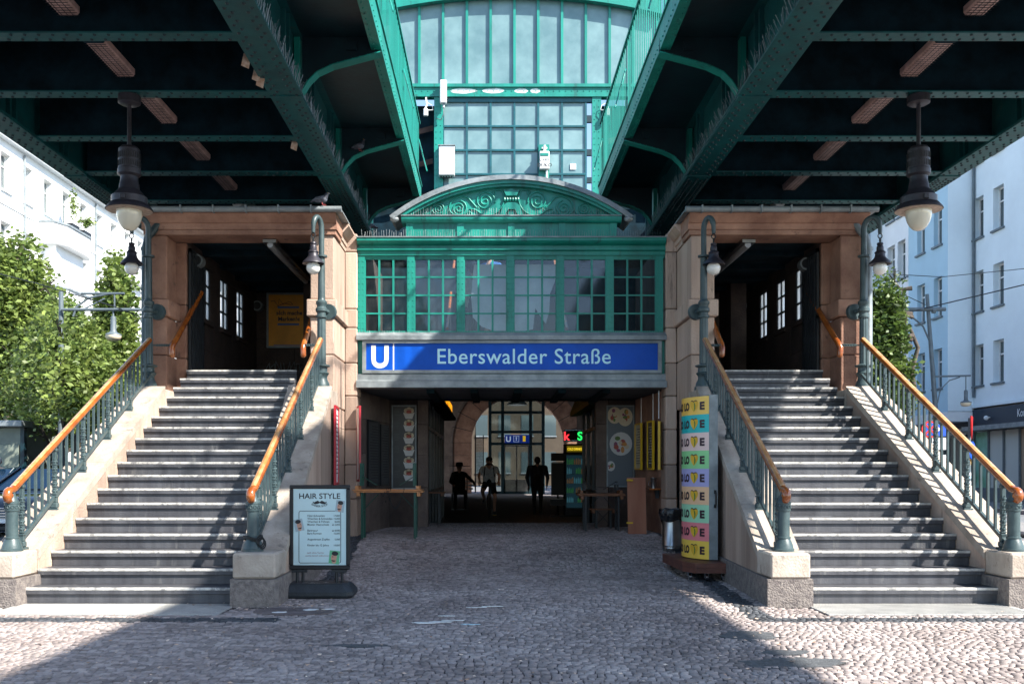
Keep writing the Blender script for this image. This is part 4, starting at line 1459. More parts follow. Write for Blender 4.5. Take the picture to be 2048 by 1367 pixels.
va.prism([(qc - .08, 6.86), (qc + .08, 6.86), (qc + .17, 6.80), (qc + .24, 6.59), (qc + .14, 6.59), (qc + .07, 6.72), (qc - .07, 6.72), (qc - .14, 6.59), (qc - .24, 6.59), (qc - .17, 6.80)], 'y', FY + .03, FY + .098)
va.prism([(qc - .05, 6.70), (qc + .05, 6.70), (qc + .06, 6.58), (qc - .06, 6.58)], 'y', FY + .06, FY + .098)
va.build('urn_ornament', 'teal', gf)
# wires against pigeons on the ledges
sp = MB()
for (xa, xb, yy, zz) in ((FX0 + .1, FX1 - .1, FY - .08, 6.112), (QX0 + .1, QX1 - .1, FY - .03, 6.575), (FX0 + .05, FX1 - .05, FY - .04, 4.14)):
    x = xa
    while x < xb:
        sp.tube([(x, yy, zz), (x + random.uniform(-.012, .012), yy + random.uniform(-.03, .03), zz + random.uniform(.10, .17) * (.5 if zz < 5 else 1))], .0024, 3, caps=False)
        x += .05
sp.build('pigeon_spike', 'lead', gf, kind='stuff')
for sx in (-1, 1):
    x = qc + sx * (half + .14)
    MB().ball((x, FY - .02, 6.50), .08, 12, sc=(1.2, 1, .8)).build('gutter_spout', 'lead', gf, smooth=60)

resize(gf, (.331, 15.45, 2.675), .7875)

# station sign
ss = thing('station_sign', 'long blue station name sign with white U on the left, above the underpass', 'sign', (.42, FY - .02, 3.33))
fr = MB()
sx0, sx1, sz0, sz1 = -2.64, 3.50, 3.335, 4.0
for (a, b, c, d) in ((sx0, sx1, sz0, sz0 + .065), (sx0, sx1, sz1 - .05, sz1), (sx0, sx0 + .075, sz0 + .066, sz1 - .051), (sx1 - .075, sx1, sz0 + .066, sz1 - .051)):
    fr.box(a, b, FY - .06, FY + .05, c, d)
fr.build('frame', 'lead', ss)
B(sx0 + .076, .488, FY - .02, FY + .04, sz0 + .066, sz1 - .051).build('panel', 'blue', ss)
B(.492, sx1 - .076, FY - .02, FY + .04, sz0 + .066, sz1 - .051).build('panel', 'blue', ss)
yy = FY - .024
MB().text('U', on(-2.28, 3.465, yy), size=.62, align='CENTER', bold=.035, xs=.88).build('letter_u', 'sign_white', ss)
MB().quad((-2.015, yy, 3.405), (-1.99, yy, 3.405), (-1.99, yy, 3.945), (-2.015, yy, 3.945)).build('divider_line', 'sign_white', ss)
MB().text('Eberswalder Straße', on(-1.10, 3.535, yy), size=.44, width=3.56, bold=.006, spacing=1.06).build('lettering', 'sign_pale', ss)
resize(ss, (.331, 15.434, 2.904), .7875)

# ================================================================== STATION HALL above
HY = 21.5
hall = thing('station_hall', 'glazed gable of the elevated station hall with arched top, above the green pediment', 'building', (.53, HY, 6.2))
HC = .53
CW = .5365
# platform slabs carried on behind the front, closing the underpass from above
for (a, b, c, d) in ((-6.76, -2.75, 19.6, 58.5), (3.6, 7.43, 19.6, 58.5), (-2.747, 3.597, 21.45, 58.5)):
    B(a, b, c, d, 6.2, 6.9).build('platform_slab', 'soot', hall)
for x0, x1 in ((-6.76, -2.75), (3.6, 7.43)):
    B(x0, x1, 19.46, 19.595, 5.0, 6.9).build('end_wall', 'teal_soot', hall)
gy = HY
z_tr0, z_tr1 = 9.76, 10.0
fr = MB()
fr.box(-2.7, 3.76, gy - .02, gy + .20, z_tr0, z_tr1)
fr.box(-2.7, 3.76, gy - .06, gy - .021, z_tr0 + .20, z_tr1 + .03)
fr.box(-2.7, 3.76, gy - .06, gy - .021, z_tr0 - .02, z_tr0 + .03)
tr = fr.build('transom', 'teal', hall)
rv = MB()
for k in range(46):
    rv.dome((-2.5 + k * .135, gy - .02, z_tr0 + .12), (0, -1, 0), .016, .012)
rv.build('rivet', 'teal', tr, kind='stuff')
# weathered white patches where the paint has gone
M['bare'] = mat('bare_primer', (.72, .76, .75), rough=.8, col2=(.3, .42, .40), scale=9)
for k, (xa, xb) in enumerate(((-.93, -.30), (-.22, .33), (.52, .84), (.88, 1.12))):
    n = 14
    rr = random.Random(k)
    P = []
    for i in range(n):
        a = 2 * math.pi * i / n
        P.append(((xa + xb) / 2 + (xb - xa) / 2 * math.cos(a) * rr.uniform(.85, 1), z_tr0 + .12 + .07 * math.sin(a) * rr.uniform(.7, 1)))
    MB().prism(P, 'y', gy - .0235, gy - .0205).build('bare_patch', 'bare', tr)
for px_ in (-1.28, 2.28):
    po = B(px_, px_ + .20, gy - .03, gy + .17, 6.9, z_tr0 - .021).build('gable_post', 'teal', hall)
    rv = MB()
    for k in range(20):
        for dx in (.05, .15):
            rv.dome((px_ + dx, gy - .03, 7.0 + k * .14), (0, -1, 0), .015, .012)
    rv.build('rivet', 'teal', po, kind='stuff')
# square panes of the lower field
M['bar_teal'] = mat('blue_teal_bar', (.004, .085, .105), rough=.45, var=.25, scale=5)
gx0 = HC - 3 * CW
B(-1.079, 2.279, gy + .0, gy + .10, 9.64, z_tr0 - .021).build('head_rail', 'bar_teal', hall)
zt = 9.64
rows = [zt - .54 * k for k in range(6)]
fp = mesh_of(MB().quad((-.5, 0, -1), (.5, 0, -1), (.5, 0, 0), (-.5, 0, 0)), 'pane', 'frost')
for c in range(6):
    for r in range(5):
        place(fp, 'pane', hall, (gx0 + CW * (c + .5), gy + .05 + random.uniform(-.004, .004), rows[r]), random.uniform(-.012, .012), (CW - .004, 1, .536))
for c in range(7):
    x = gx0 + CW * c
    B(x - .022, x + .022, gy + .015, gy + .048, 6.95, zt).build('mullion', 'bar_teal', hall)
for r in range(1, 5):
    B(gx0, gx0 + 6 * CW, gy + .01, gy + .046, rows[r] - .02, rows[r] + .02).build('glazing_bar', 'bar_teal', hall)
# tall panes under the arch
def zarch(x):
    return 11.98 - (13.7 - math.sqrt(max(0, 13.7 ** 2 - (x - HC) ** 2)))
for c in range(-6, 6):
    xa, xb = HC + CW * c, HC + CW * (c + 1)
    MB().quad((xa + .004, gy + .06, z_tr1), (xb - .004, gy + .06 + random.uniform(-.005, .005), z_tr1), (xb - .004, gy + .06, zarch(xb)), (xa + .004, gy + .06, zarch(xa))).build('tall_pane', 'frost', hall)
for c in range(-6, 7):
    x = HC + CW * c
    B(x - .028, x + .028, gy + .0, gy + .056, z_tr1 + .031, zarch(x)).build('tall_mullion', 'teal', hall)
ar = MB()
n = 24
for i in range(n):
    xa, xb = HC - 3.3 + 6.6 * i / n, HC - 3.3 + 6.6 * (i + 1) / n
    ar.loft([[(xa, gy - .10, zarch(xa)), (xa, gy + .2, zarch(xa)), (xa, gy + .2, zarch(xa) + .5), (xa, gy - .10, zarch(xa) + .5)],
             [(xb, gy - .10, zarch(xb)), (xb, gy + .2, zarch(xb)), (xb, gy + .2, zarch(xb) + .5), (xb, gy - .10, zarch(xb) + .5)]])
    ar.loft([[(xa, gy - .14, zarch(xa) - .02), (xa, gy - .0, zarch(xa) - .02), (xa, gy - .0, zarch(xa) + .06), (xa, gy - .14, zarch(xa) + .06)],
             [(xb, gy - .14, zarch(xb) - .02), (xb, gy - .0, zarch(xb) - .02), (xb, gy - .0, zarch(xb) + .06), (xb, gy - .14, zarch(xb) + .06)]])
ar.build('arch_rib', 'teal', hall)
# side walls, brick cheeks beside the posts, bare roof ribs; top left open to let sunlight in
M['brick_dark'] = mat('dark_boards', (.06, .035, .028), rough=.9, var=.5, scale=5)
for x0, x1 in ((-2.7, -1.284), (2.484, 3.76)):
    B(x0, x1, gy + .5, gy + .6, 6.9, z_tr0 - .02).build('board_wall', 'soot', hall)
    for k in range(3):
        MB().loft([[(x0 + .2, gy + .3, 7.3 + .75 * k), (x1 - .05, gy + .3, 7.6 + .75 * k), (x1 - .05, gy + .34, 7.6 + .75 * k), (x0 + .2, gy + .34, 7.3 + .75 * k)],
                   [(x0 + .2, gy + .3, 7.42 + .75 * k), (x1 - .05, gy + .3, 7.72 + .75 * k), (x1 - .05, gy + .34, 7.72 + .75 * k), (x0 + .2, gy + .34, 7.42 + .75 * k)]]).build('board', 'brick_dark', hall)
for x in (-2.8, 3.76):
    B(x, x + .1, gy + .21, 50, 6.9, 8.3).build('side_wall', 'teal_soot', hall)
    for k in range(10):
        B(x, x + .1, gy + .3 + 2.4 * k, gy + .42 + 2.4 * k, 8.303, 11.75).build('side_post', 'teal_soot', hall)
B(-2.7, 3.76, gy + 24, gy + 24.2, 6.9, 12.2).build('rear_wall', 'render_white', hall)
for k in range(8):
    y = gy + 1 + 3 * k
    B(-2.7, 3.76, y, y + .12, 11.75, 11.95).build('roof_rib', 'teal_soot', hall)
# fittings on the gable
def fit(name, label, cat, x, z, loc_y=gy):
    return thing(name, label, cat, (x, loc_y, z))
t = fit('switch_cabinet', 'white electric cabinet on the lower left of the square panes', 'cabinet', -1.0, 7.95)
B(-1.165, -.815, gy - .22, gy - .035, 7.93, 8.58, .012).build('body', 'white', t)
B(-1.18, -.80, gy - .24, gy - .0, 8.582, 8.60).build('cover', 'lead', t)
s = MB()
for k in range(5):
    s.tube([(-1.12 + .06 * k, gy - .12, 7.93), (-1.12 + .06 * k, gy - .12, 7.88)], .014, 8)
s.build('cable_gland', 'iron_dark', t)
t = fit('antenna_panel', 'narrow white antenna box on the upper left post of the square panes', 'antenna', -1.05, 9.5)
B(-1.14, -.99, gy - .24, gy - .10, 9.53, 10.05, .02).build('body', 'white', t)
MB().tube([(-1.06, gy - .17, 9.53), (-1.06, gy - .17, 9.44)], .03, 8).tube([(-1.06, gy - .17, 9.44), (-1.06, gy - .17, 9.3), (-1.12, gy - .1, 9.2), (-1.22, gy - .05, 9.25)], .010, 6).build('cable', 'lead', t, smooth=40)
MB().box(-1.09, -1.03, gy - .10, gy - .03, 9.7, 9.75).build('bracket', 'lead', t)
t = fit('meter_box', 'small white meter box with black scribbled letters on the square panes', 'box', 1.19, 8.0)
B(1.07, 1.31, gy - .06, gy - .004, 7.9, 8.66).build('back_plate', 'teal', t)
B(1.085, 1.305, gy - .20, gy - .062, 8.07, 8.47, .015).build('body', 'white', t)
B(1.10, 1.29, gy - .212, gy - .2005, 8.36, 8.42).build('stripe', 'teal', t)
MB().tube([(1.2, gy - .12, 8.47), (1.2, gy - .12, 8.62)], .03, 8).tube([(1.25, gy - .12, 8.07), (1.25, gy - .12, 7.85)], .025, 8).box(1.14, 1.26, gy - .13, gy - .07, 8.55, 8.58).build('conduit', 'white', t, smooth=40)
MB().text('CHIF', on(1.195, 8.24, gy - .203), size=.11, align='CENTER', bold=.0).text('DUKO', on(1.2, 8.12, gy - .203), size=.11, align='CENTER', bold=.02).build('scribble', 'print_black', t)
t = fit('notice', 'square white notice stuck on a lower right pane of the gable', 'notice', 1.86, 8.15)
B(1.79, 1.92, gy + .03, gy + .045, 8.13, 8.26).build('sheet', 'sign_white', t)
for k, (x, sg) in enumerate(((-1.46, 1), (2.62, -1))):
    t = fit('bracket_lamp', 'small white spotlight on a bent cable beside the %s gable post' % ('left', 'right')[k], 'spotlight', x, 9.3)
    MB().tube([(x, gy - .1, 9.70), (x + sg * .02, gy - .12, 9.52), (x - sg * .02, gy - .15, 9.42)], .018, 6).tube([(x, gy - .1, 9.60), (x + sg * .14, gy - .1, 9.52), (x + sg * .16, gy - .1, 9.42), (x + sg * .02, gy - .14, 9.40)], .009, 5).build('cable', 'white', t, smooth=40)
    B(x - .05, x + .05, gy - .20, gy - .12, 9.26, 9.42, .015).build('body', 'white', t)

# ------------------------------------------------------------------ inner stairway seen through the small panes
ist = thing('inner_stairway', 'stairway with pale step edges rising behind the small panes of the glazed front', 'stairs', (.35, 22, 3.4))
B(-2.7, 3.56, 20.1, 25.5, 3.36, 3.42).build('landing', 'soot', ist)
for i in range(15):
    y, z = 20.9 + .29 * i, 3.42 + .17 * (i + 1)
    s = B(-.92, 1.62, y, y + .29, z - .17, z - .004).build('step', 'step', ist)
    B(-.92, 1.62, y - .006, y - .001, z - .04, z - .003).build('step_edge', 'nosing', s)
for x in (-.96, 1.66):
    MB().tube([(x, 20.9, 4.45), (x, 24.9, 6.8)], .035, 8).build('handrail', 'wood', ist, smooth=40)
    s = MB()
    for k in range(12):
        s.box(x - .012, x + .012, 21 + .32 * k, 21.03 + .32 * k, 3.5 + .188 * k, 4.45 + .188 * k)
    s.build('baluster', 'iron_dark', ist)
for x0, x1 in ((-2.72, -2.6), (3.46, 3.58)):
    B(x0, x1, 20.05, 25.5, 3.42, 6.0).build('side_wall', 'stone_dark', ist)
resize(ist, (0.276, 17.325, 2.959), 0.7875)
# pale sheet added in place of a bright reflection in the middle panes
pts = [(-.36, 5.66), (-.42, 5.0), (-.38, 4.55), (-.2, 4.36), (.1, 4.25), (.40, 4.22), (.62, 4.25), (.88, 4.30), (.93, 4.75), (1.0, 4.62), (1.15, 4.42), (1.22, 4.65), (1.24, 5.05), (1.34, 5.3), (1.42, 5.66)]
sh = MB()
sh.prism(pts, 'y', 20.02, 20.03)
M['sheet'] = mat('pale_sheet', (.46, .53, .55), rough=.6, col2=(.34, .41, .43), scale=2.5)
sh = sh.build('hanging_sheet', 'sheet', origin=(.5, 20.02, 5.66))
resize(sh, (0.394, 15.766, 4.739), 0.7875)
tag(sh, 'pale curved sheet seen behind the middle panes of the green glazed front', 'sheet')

# ================================================================== UNDERPASS
up = thing('underpass', 'dark stone-walled passage under the station with ribbed metal ceiling', 'passage', (.4, 21, 0))
prof = []
y = FY + .31
while y < 22.8:
    prof += [(y, 3.05), (y + .10, 3.05), (y + .13, 3.09), (y + .23, 3.09)]
    y += .26
prof += [(y, 3.34), (FY + .31, 3.34)]
M['ceil'] = mat('grey_metal_ceiling', (.075, .080, .088), rough=.5, var=.3, scale=3)
MB().prism(prof, 'x', -3.2, 4.1).build('ribbed_ceiling', 'ceil', up)
for k in range(5):
    x = -1.35 + .92 * k
    B(x, x + .16, FY + .31, 22.9, 2.96, 3.045).build('ceiling_beam', 'soot', up)
B(-3.4, 4.3, 22.85, 23.1, 3.02, 6.19).build('ceiling_edge', 'soot', up)
def line_wall(x0, y0, x1, y1, zs, n, m, sgn, th=.3, nm='wall_stone'):
    for ci, (za, zb) in enumerate(zip(zs[:-1], zs[1:])):
        for k in range(n):
            f0, f1 = k / n, (k + 1) / n
            o_ = .4 / n if ci % 2 else 0
            f0 = max(0, f0 - o_) if k else 0
            f1 = f1 - o_ if k < n - 1 else 1
            a, b = y0 + (y1 - y0) * f0 + .003, y0 + (y1 - y0) * f1 - .003
            xa, xb = x0 + (x1 - x0) * f0, x0 + (x1 - x0) * f1
            MB().loft([[(xa, a, za + .003), (xa + sgn * th, a, za + .003), (xa + sgn * th, a, zb - .003), (xa, a, zb - .003)],
                       [(xb, b, za + .003), (xb + sgn * th, b, za + .003), (xb + sgn * th, b, zb - .003), (xb, b, zb - .003)]]).build(nm, m, up)
ZU = (-.012, .95, 1.72, 2.45, 3.03)
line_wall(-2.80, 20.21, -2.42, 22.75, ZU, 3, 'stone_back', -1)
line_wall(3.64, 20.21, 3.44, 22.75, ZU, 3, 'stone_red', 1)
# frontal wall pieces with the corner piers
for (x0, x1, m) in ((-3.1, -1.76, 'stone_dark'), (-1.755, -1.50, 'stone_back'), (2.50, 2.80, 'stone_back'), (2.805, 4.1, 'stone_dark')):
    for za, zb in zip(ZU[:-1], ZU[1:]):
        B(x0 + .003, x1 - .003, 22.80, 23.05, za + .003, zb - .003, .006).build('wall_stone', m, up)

resize(up, (0.315, 16.537, 0.281), 0.7875)

# food posters and menu boards
FOOD = [plain('food_red', (.40, .06, .035)), plain('food_green', (.10, .18, .03)), plain('food_cream', (.62, .50, .34)), plain('food_purple', (.24, .05, .12)), plain('food_orange', (.6, .24, .04))]
M['bowl'] = plain('bowl_white', (.62, .60, .58))
M['menu_black'] = plain('menu_black', (.012, .014, .017), rough=.35)
M['menu_grey'] = plain('menu_grey', (.045, .05, .055), rough=.4)
def disc(cx, cz, r, y, n=18, rz=None):
    rz = rz or r
    return MB().add([(cx + r * math.cos(2 * math.pi * i / n), y, cz + rz * math.sin(2 * math.pi * i / n)) for i in range(n)], [tuple(range(n))])
def food_poster(name, label, x0, x1, z0, z1, y, items, frame='lead', back='menu_black'):
    t = thing(name, label, 'poster', ((x0 + x1) / 2, y, z0))
    fr = MB()
    for (a, b, c, d) in ((x0, x1, z0, z0 + .03), (x0, x1, z1 - .03, z1), (x0, x0 + .03, z0 + .031, z1 - .031), (x1 - .03, x1, z0 + .031, z1 - .031)):
        fr.box(a, b, y - .05, y, c, d)
    fr.build('frame', frame, t)
    B(x0 + .031, x1 - .031, y - .03, y, z0 + .031, z1 - .031).build('sheet', back, t)
    rr = random.Random(5)
    for k, (cx, cz, r, rz, kind) in enumerate(items):
        yy = y - .032 - .001 * k
        if kind == 'cup':
            MB().add([(cx - r * .7, yy, cz - rz), (cx + r * .7, yy, cz - rz), (cx + r * 1.2, yy, cz + rz * .25), (cx + r * .5, yy, cz), (cx, yy, cz + rz * .2), (cx - r * .5, yy, cz), (cx - r * 1.2, yy, cz + rz * .25)], [tuple(range(7))]).build('cup', 'bowl', t)
            for (ddx, ddz, rr_) in ((-.55, .55, .5), (.55, .55, .5), (0, .75, .55)):
                disc(cx + ddx * r, cz + ddz * rz, r * rr_, yy - .0004, 9, rz * .5).build('chip', FOOD[2], t)
            disc(cx, cz + .35 * rz, r * .55, yy - .0008, 10, rz * .35).build('filling', FOOD[0], t)
        else:
            disc(cx, cz, r, yy, 20, rz).build('plate', 'bowl' if kind != 'wrap' else FOOD[2], t)
            for q in range(9):
                a, d = rr.uniform(0, 6.28), rr.uniform(0, .6)
                disc(cx + r * d * math.cos(a), cz + rz * d * math.sin(a), r * rr.uniform(.16, .32), yy - .0002 * (q + 1), 8, rz * rr.uniform(.14, .3)).build('garnish', FOOD[(q + k) % 5], t)
    return t
nz0 = .95
t = food_poster('menu_poster', 'black menu poster with a column of nacho cups, in the shade left of the passage', -2.37, -1.78, .90, 2.90, 22.80,
                [(-1.96, 2.70 - .295 * k, .115, .125, 'cup') for k in range(6)])
s = MB()
for k in range(6):
    for q in range(5):
        s.box(-2.31, -2.31 + random.uniform(.08, .16), 22.766, 22.7695, 2.80 - .295 * k - .035 * q, 2.81 - .295 * k - .035 * q)
s.build('lettering', 'menu_grey', t)
M['poster_grey'] = plain('poster_grey', (.10, .12, .14), rough=.4)
t2 = food_poster('food_poster', 'poster of filled tortillas and a bowl, in the shade right of the passage', 2.76, 3.42, .95, 2.90, 22.80,
            [(2.95, 2.66, .17, .20, 'wrap'), (3.2, 2.62, .18, .22, 'wrap'), (3.1, 1.98, .27, .28, 'bowl'), (2.86, 1.45, .10, .12, 'bowl')], back='poster_grey')
resize(t2, (2.433, 17.955, 1.029), 0.7875)
resize(t, (-1.634, 17.955, 0.990), 0.7875)
# narrow boards seen edge-on on the side walls: (x, y, yaw direction, z0, z1, frame, sheet)
def edge_board(name, label, x0, y0, x1, y1, z0, z1, fm, sm, th, facing, group=None, lines=True):
    t = thing(name, label, 'menu board', ((x0 + x1) / 2, (y0 + y1) / 2, z0), group)
    d = Vector((x1 - x0, y1 - y0, 0)).normalized()
    nrm = Vector((d.y, -d.x, 0)) * facing
    def slab(a0, a1, z0, z1, n0, n1):
        P = [Vector((x0, y0, 0)) + d * a for a in (a0, a1)]
        return MB().loft([[tuple(P[0] + nrm * n0 + Vector((0, 0, z0))), tuple(P[0] + nrm * n1 + Vector((0, 0, z0))), tuple(P[0] + nrm * n1 + Vector((0, 0, z1))), tuple(P[0] + nrm * n0 + Vector((0, 0, z1)))],
                          [tuple(P[1] + nrm * n0 + Vector((0, 0, z0))), tuple(P[1] + nrm * n1 + Vector((0, 0, z0))), tuple(P[1] + nrm * n1 + Vector((0, 0, z1))), tuple(P[1] + nrm * n0 + Vector((0, 0, z1)))]])
    W = math.hypot(x1 - x0, y1 - y0)
    e = .035
    f = MB()
    for (a0, a1, q0, q1) in ((0, W, z0, z0 + e), (0, W, z1 - e, z1), (0, e, z0 + e + .001, z1 - e - .001), (W - e, W, z0 + e + .001, z1 - e - .001)):
        g = slab(a0, a1, q0, q1, 0, th)
        f.add(g.v, g.f)
    f.build('frame', fm, t)
    slab(e + .001, W - e - .001, z0 + e + .001, z1 - e - .001, 0, th * .6).build('sheet', sm, t)
    if lines:
        ln = MB()
        k = 0
        z = z1 - .14
        while z > z0 + .12:
            g = slab(e + .05, W - e - .05 - random.uniform(0, W * .3), z, z + .015, th * .6, th * .6 + .003)
            ln.add(g.v, g.f)
            z -= .06
        ln.build('print_line', 'print_black' if sm != 'menu_black' else 'bowl', t)
    return t
M['board_red'] = plain('board_red', (.38, .012, .025), rough=.4)
edge_board('menu_board', 'red framed white price list on the lit stone pier left of the passage', -2.165, 15.36, -2.10, 15.20, 1.16, 2.37, 'board_red', 'sign_white', .03, -1)
edge_board('menu_board', 'tall red framed white price list on the sloping stair wall behind the hairdresser board', -2.295, 14.2, -2.245, 13.62, 1.13, 2.27, 'board_red', 'sign_white', .035, -1)
b_ = edge_board('menu_board', 'dark menu board, nearer of two on the left passage wall', -2.55, 21.6, -2.69, 20.75, 1.0, 2.45, 'menu_black', 'menu_grey', .03, -1, lines=True)
resize(b_, (-2.063, 16.675, 1.069), 0.7875)
b_ = edge_board('menu_board', 'dark menu board, farther of two on the left passage wall', -2.43, 22.5, -2.53, 21.75, 1.0, 2.4, 'menu_black', 'menu_grey', .03, -1, lines=True)
resize(b_, (-1.953, 17.423, 1.069), 0.7875)
M['menu_cream'] = plain('menu_cream', (.55, .48, .34), rough=.5)
for k, (ya, yb, lab, sm) in enumerate(((19.72, 19.95, 'nearest the front edge', 'menu_black'), (20.5, 21.0, 'middle one of three', 'menu_black'), (21.6, 22.2, 'farthest into the passage', 'menu_cream'))):
    x_a, x_b = 3.55 - .075 * (ya - 20), 3.55 - .075 * (yb - 20)
    if k == 0: x_a, x_b = 3.50, 3.57
    bo = edge_board('yellow_board', 'yellow framed menu board on the right passage wall, ' + lab, x_a, ya, x_b, yb, 1.36, 2.42 if k else 2.36, 'yellow', sm, .05, -1, 'yellow framed menu boards')
    MB().box(x_a - .02, x_a - .005, ya + .1, ya + .13, 2.42, 3.0).build('hanger', 'white', bo)
    resize(bo, ((x_a + x_b) / 2 * .7875, (ya + yb) / 2 * .7875, 1.352), .7875)

# shelf with steel cup
t = thing('wall_shelf', 'narrow wooden shelf on the right passage wall behind the waste bin', 'shelf', (3.5, 20.0, .95))
MB().box(3.36, 3.63, 20.22, 21.3, .93, .965).build('board', 'wood', t)
MB().prism([(20.4, .93), (20.4, .75), (20.43, .75), (20.6, .93)], 'x', 3.52, 3.60).build('bracket', 'iron_dark', t)
resize(t, (2.756, 15.750, 1.029), 0.7875)
t = thing('steel_cup', 'small steel cup on the narrow wall shelf', 'cup', (3.5, 20.4, .967))
MB().lathe([(.06, 0), (.065, .2), (.072, .21), (.072, .225), (.0, .225)], 3.47, 20.35, 18, z0=.967).build('body', 'steel', t, smooth=40)
MB().tube([(3.40, 20.35, 1.12), (3.36, 20.35, 1.10), (3.36, 20.35, 1.03), (3.40, 20.35, 1.01)], .008, 6).build('handle', 'steel', t)

resize(t, (2.756, 16.065, 1.043), 0.7875)
# ------------------------------------------------------------------ kiosks along the passage
M['kiosk_frame'] = mat('kiosk_frame', (.035, .045, .05), rough=.4, var=.3)
M['kiosk_glass'] = plain('kiosk_glass', (.05, .085, .105), rough=.12, spec=.8)
def kiosk(name, label, X, sg, y0, y1, npan):
    t = thing(name, label, 'kiosk', (X, (y0 + y1) / 2, 0))
    B(X + sg * .06, X + sg * 2.2, y0, y1, 0, 3.0).build('body', 'soot', t)
    fr = MB()
    for k in range(npan + 1):
        y = y0 + (y1 - y0) * k / npan
        fr.box(X, X + sg * .055, max(y0, y - .05), min(y1, y + .05), 0, 2.95)
    for z in (.0, .85, 2.2, 2.88):
        fr.box(X + sg * .005, X + sg * .05, y0, y1, z, z + .07)
    fr.build('frame', 'kiosk_frame', t)
    for k in range(npan):
        a, b = y0 + (y1 - y0) * k / npan + .055, y0 + (y1 - y0) * (k + 1) / npan - .055
        B(X + sg * .035, X + sg * .045, a, b, .93, 2.19).build('pane', 'kiosk_glass', t)
        B(X + sg * .035, X + sg * .045, a, b, 2.28, 2.87).build('pane', 'kiosk_glass', t)
    return t
rp_ = thing('rear_passage', 'dark stone side walls of the passage beyond the kiosks', 'passage', (.5, 40, 0))  # unseen walls and ceiling added to keep daylight off the passage floor
B(-3.6, 4.9, 20.15, 30, 4.2, 4.3).build('ceiling', 'soot', rp_)
for (x0, x1) in ((-3.6, -3.3), (4.6, 4.9)):
    for za, zb in ((0, 1.5), (1.5, 3.0), (3.0, 6.19)):
        B(x0, x1, 18.3, 27.594, za + .003, zb - .003).build('wall_stone', 'stone_dark', rp_)
    for k in range(4):
        for za, zb in ((0, 1.5), (1.5, 3.0), (3.0, 6.19)):
            B(x0, x1, 27.6 + 5.9 * k, 33.49 + 5.9 * k, za + .003, zb - .003).build('wall_stone', 'stone_dark', rp_)
kiosk('snack_kiosk', 'dark glazed snack kiosk on the left of the passage, under the orange lit sign', -1.29, -1, 18.2, 26.3, 7)
kiosk('snack_kiosk', 'dark glazed snack kiosk on the right of the passage, behind the tortilla poster', 2.16, 1, 18.2, 22.6, 4)
M['orange_lit'] = plain('orange_lit_sign', (.8, .30, .01), rough=.4, emit=(1.0, .36, .01), estr=.50)
t = thing('kiosk_sign', 'orange lit sign with dark lettering above the left kiosk', 'sign', (-1.5, 28, 3.3))
B(-1.62, -1.44, 22.9, 35.4, 3.33, 3.76).build('light_box', 'orange_lit', t)
def onx(X, yc, zc): return lambda a, z: (X, yc + a, zc + z)
MB().text('Imbiss  Back  Bistro', onx(-1.437, 24.0, 3.42), size=.26, width=10.6, bold=.02).build('lettering', 'print_black', t)
B(-1.9, -1.30, 22.9, 35.4, 3.20, 3.30).build('canopy', 'soot', t)
resize(t, (-1.181, 22.050, 2.880), 0.7875)
M['green_fascia'] = mat('dark_green_fascia', (.02, .06, .03), rough=.6, var=.5, scale=8)
t = thing('kiosk_awning', 'dark green leafy fascia above the right kiosk', 'awning', (2.55, 26, 3.0))
MB().prism([(2.74, 3.0), (2.38, 2.95), (2.36, 3.05), (2.5, 3.4), (2.74, 3.6)], 'y', 23.1, 28.6).build('fascia', 'green_fascia', t)

resize(t, (2.008, 20.475, 2.644), 0.7875)
# drinks fridge with LED sign
M['fridge_glass'] = plain('fridge_glow', (.03, .06, .08), rough=.1, emit=(.10, .30, .42), estr=.022)
t = thing('drinks_fridge', 'tall glass drinks fridge with yellow lettering beside the right kiosk', 'fridge', (2.46, 28.2, 0))
B(2.18, 2.76, 28.2, 28.8, 0, 2.14, .02).build('body', 'black', t)
B(2.23, 2.71, 28.165, 28.19, .25, 1.80).build('door', 'fridge_glass', t)
bott = [plain('bottle_a', (.1, .3, .4), emit=(.12, .4, .5), estr=.06), plain('bottle_b', (.1, .35, .1), emit=(.06, .35, .10), estr=.05), plain('bottle_c', (.35, .2, .1), emit=(.35, .2, .08), estr=.045)]  # bottles glow faintly in place of light inside the fridge
for r in range(5):
    B(2.23, 2.71, 28.155, 28.163, .40 + .28 * r, .41 + .28 * r).build('shelf', 'lead', t)
    for c in range(9):
        if random.random() < .15: continue
        h = random.uniform(.14, .19)
        MB().lathe([(.018, 0), (.018, h * .7), (.008, h * .85), (.008, h)], 2.255 + .053 * c, 28.14, 6, z0=.412 + .28 * r).build('bottle', bott[(r + c // 4) % 3], t)
M['yellow_lit'] = plain('yellow_lit', (.5, .4, .02), emit=(.9, .65, .03), estr=.5)
M['olive_lit'] = plain('olive_lit', (.2, .17, .02), emit=(.35, .26, .01), estr=.10)
B(2.24, 2.70, 28.185, 28.198, 1.90, 2.08).build('header', 'olive_lit', t)
MB().text('COLD DRINKS', on(2.47, 1.95, 28.182), size=.10, width=.42, align='CENTER', bold=.02).build('lettering', 'yellow_lit', t)
t = thing('led_sign', 'black LED sign with red k and green S above the drinks fridge', 'sign', (2.46, 28.2, 2.2))
B(2.16, 2.80, 28.1, 28.2, 2.20, 2.56).build('case', 'black', t)
M['led_red'] = plain('led_red', (.5, .02, .02), emit=(1, .03, .04), estr=.9)
M['led_green'] = plain('led_green', (.02, .5, .1), emit=(.02, 1, .14), estr=.6)
M['led_white'] = plain('led_white', (.6, .6, .6), emit=(.5, .8, 1), estr=.5)
MB().text('k', on(2.24, 2.25, 28.095), size=.34, bold=.02, align='CENTER').build('letter_k', 'led_red', t)
MB().text('S', on(2.62, 2.25, 28.095), size=.34, bold=.02, align='CENTER').build('letter_s', 'led_green', t)
s = MB()
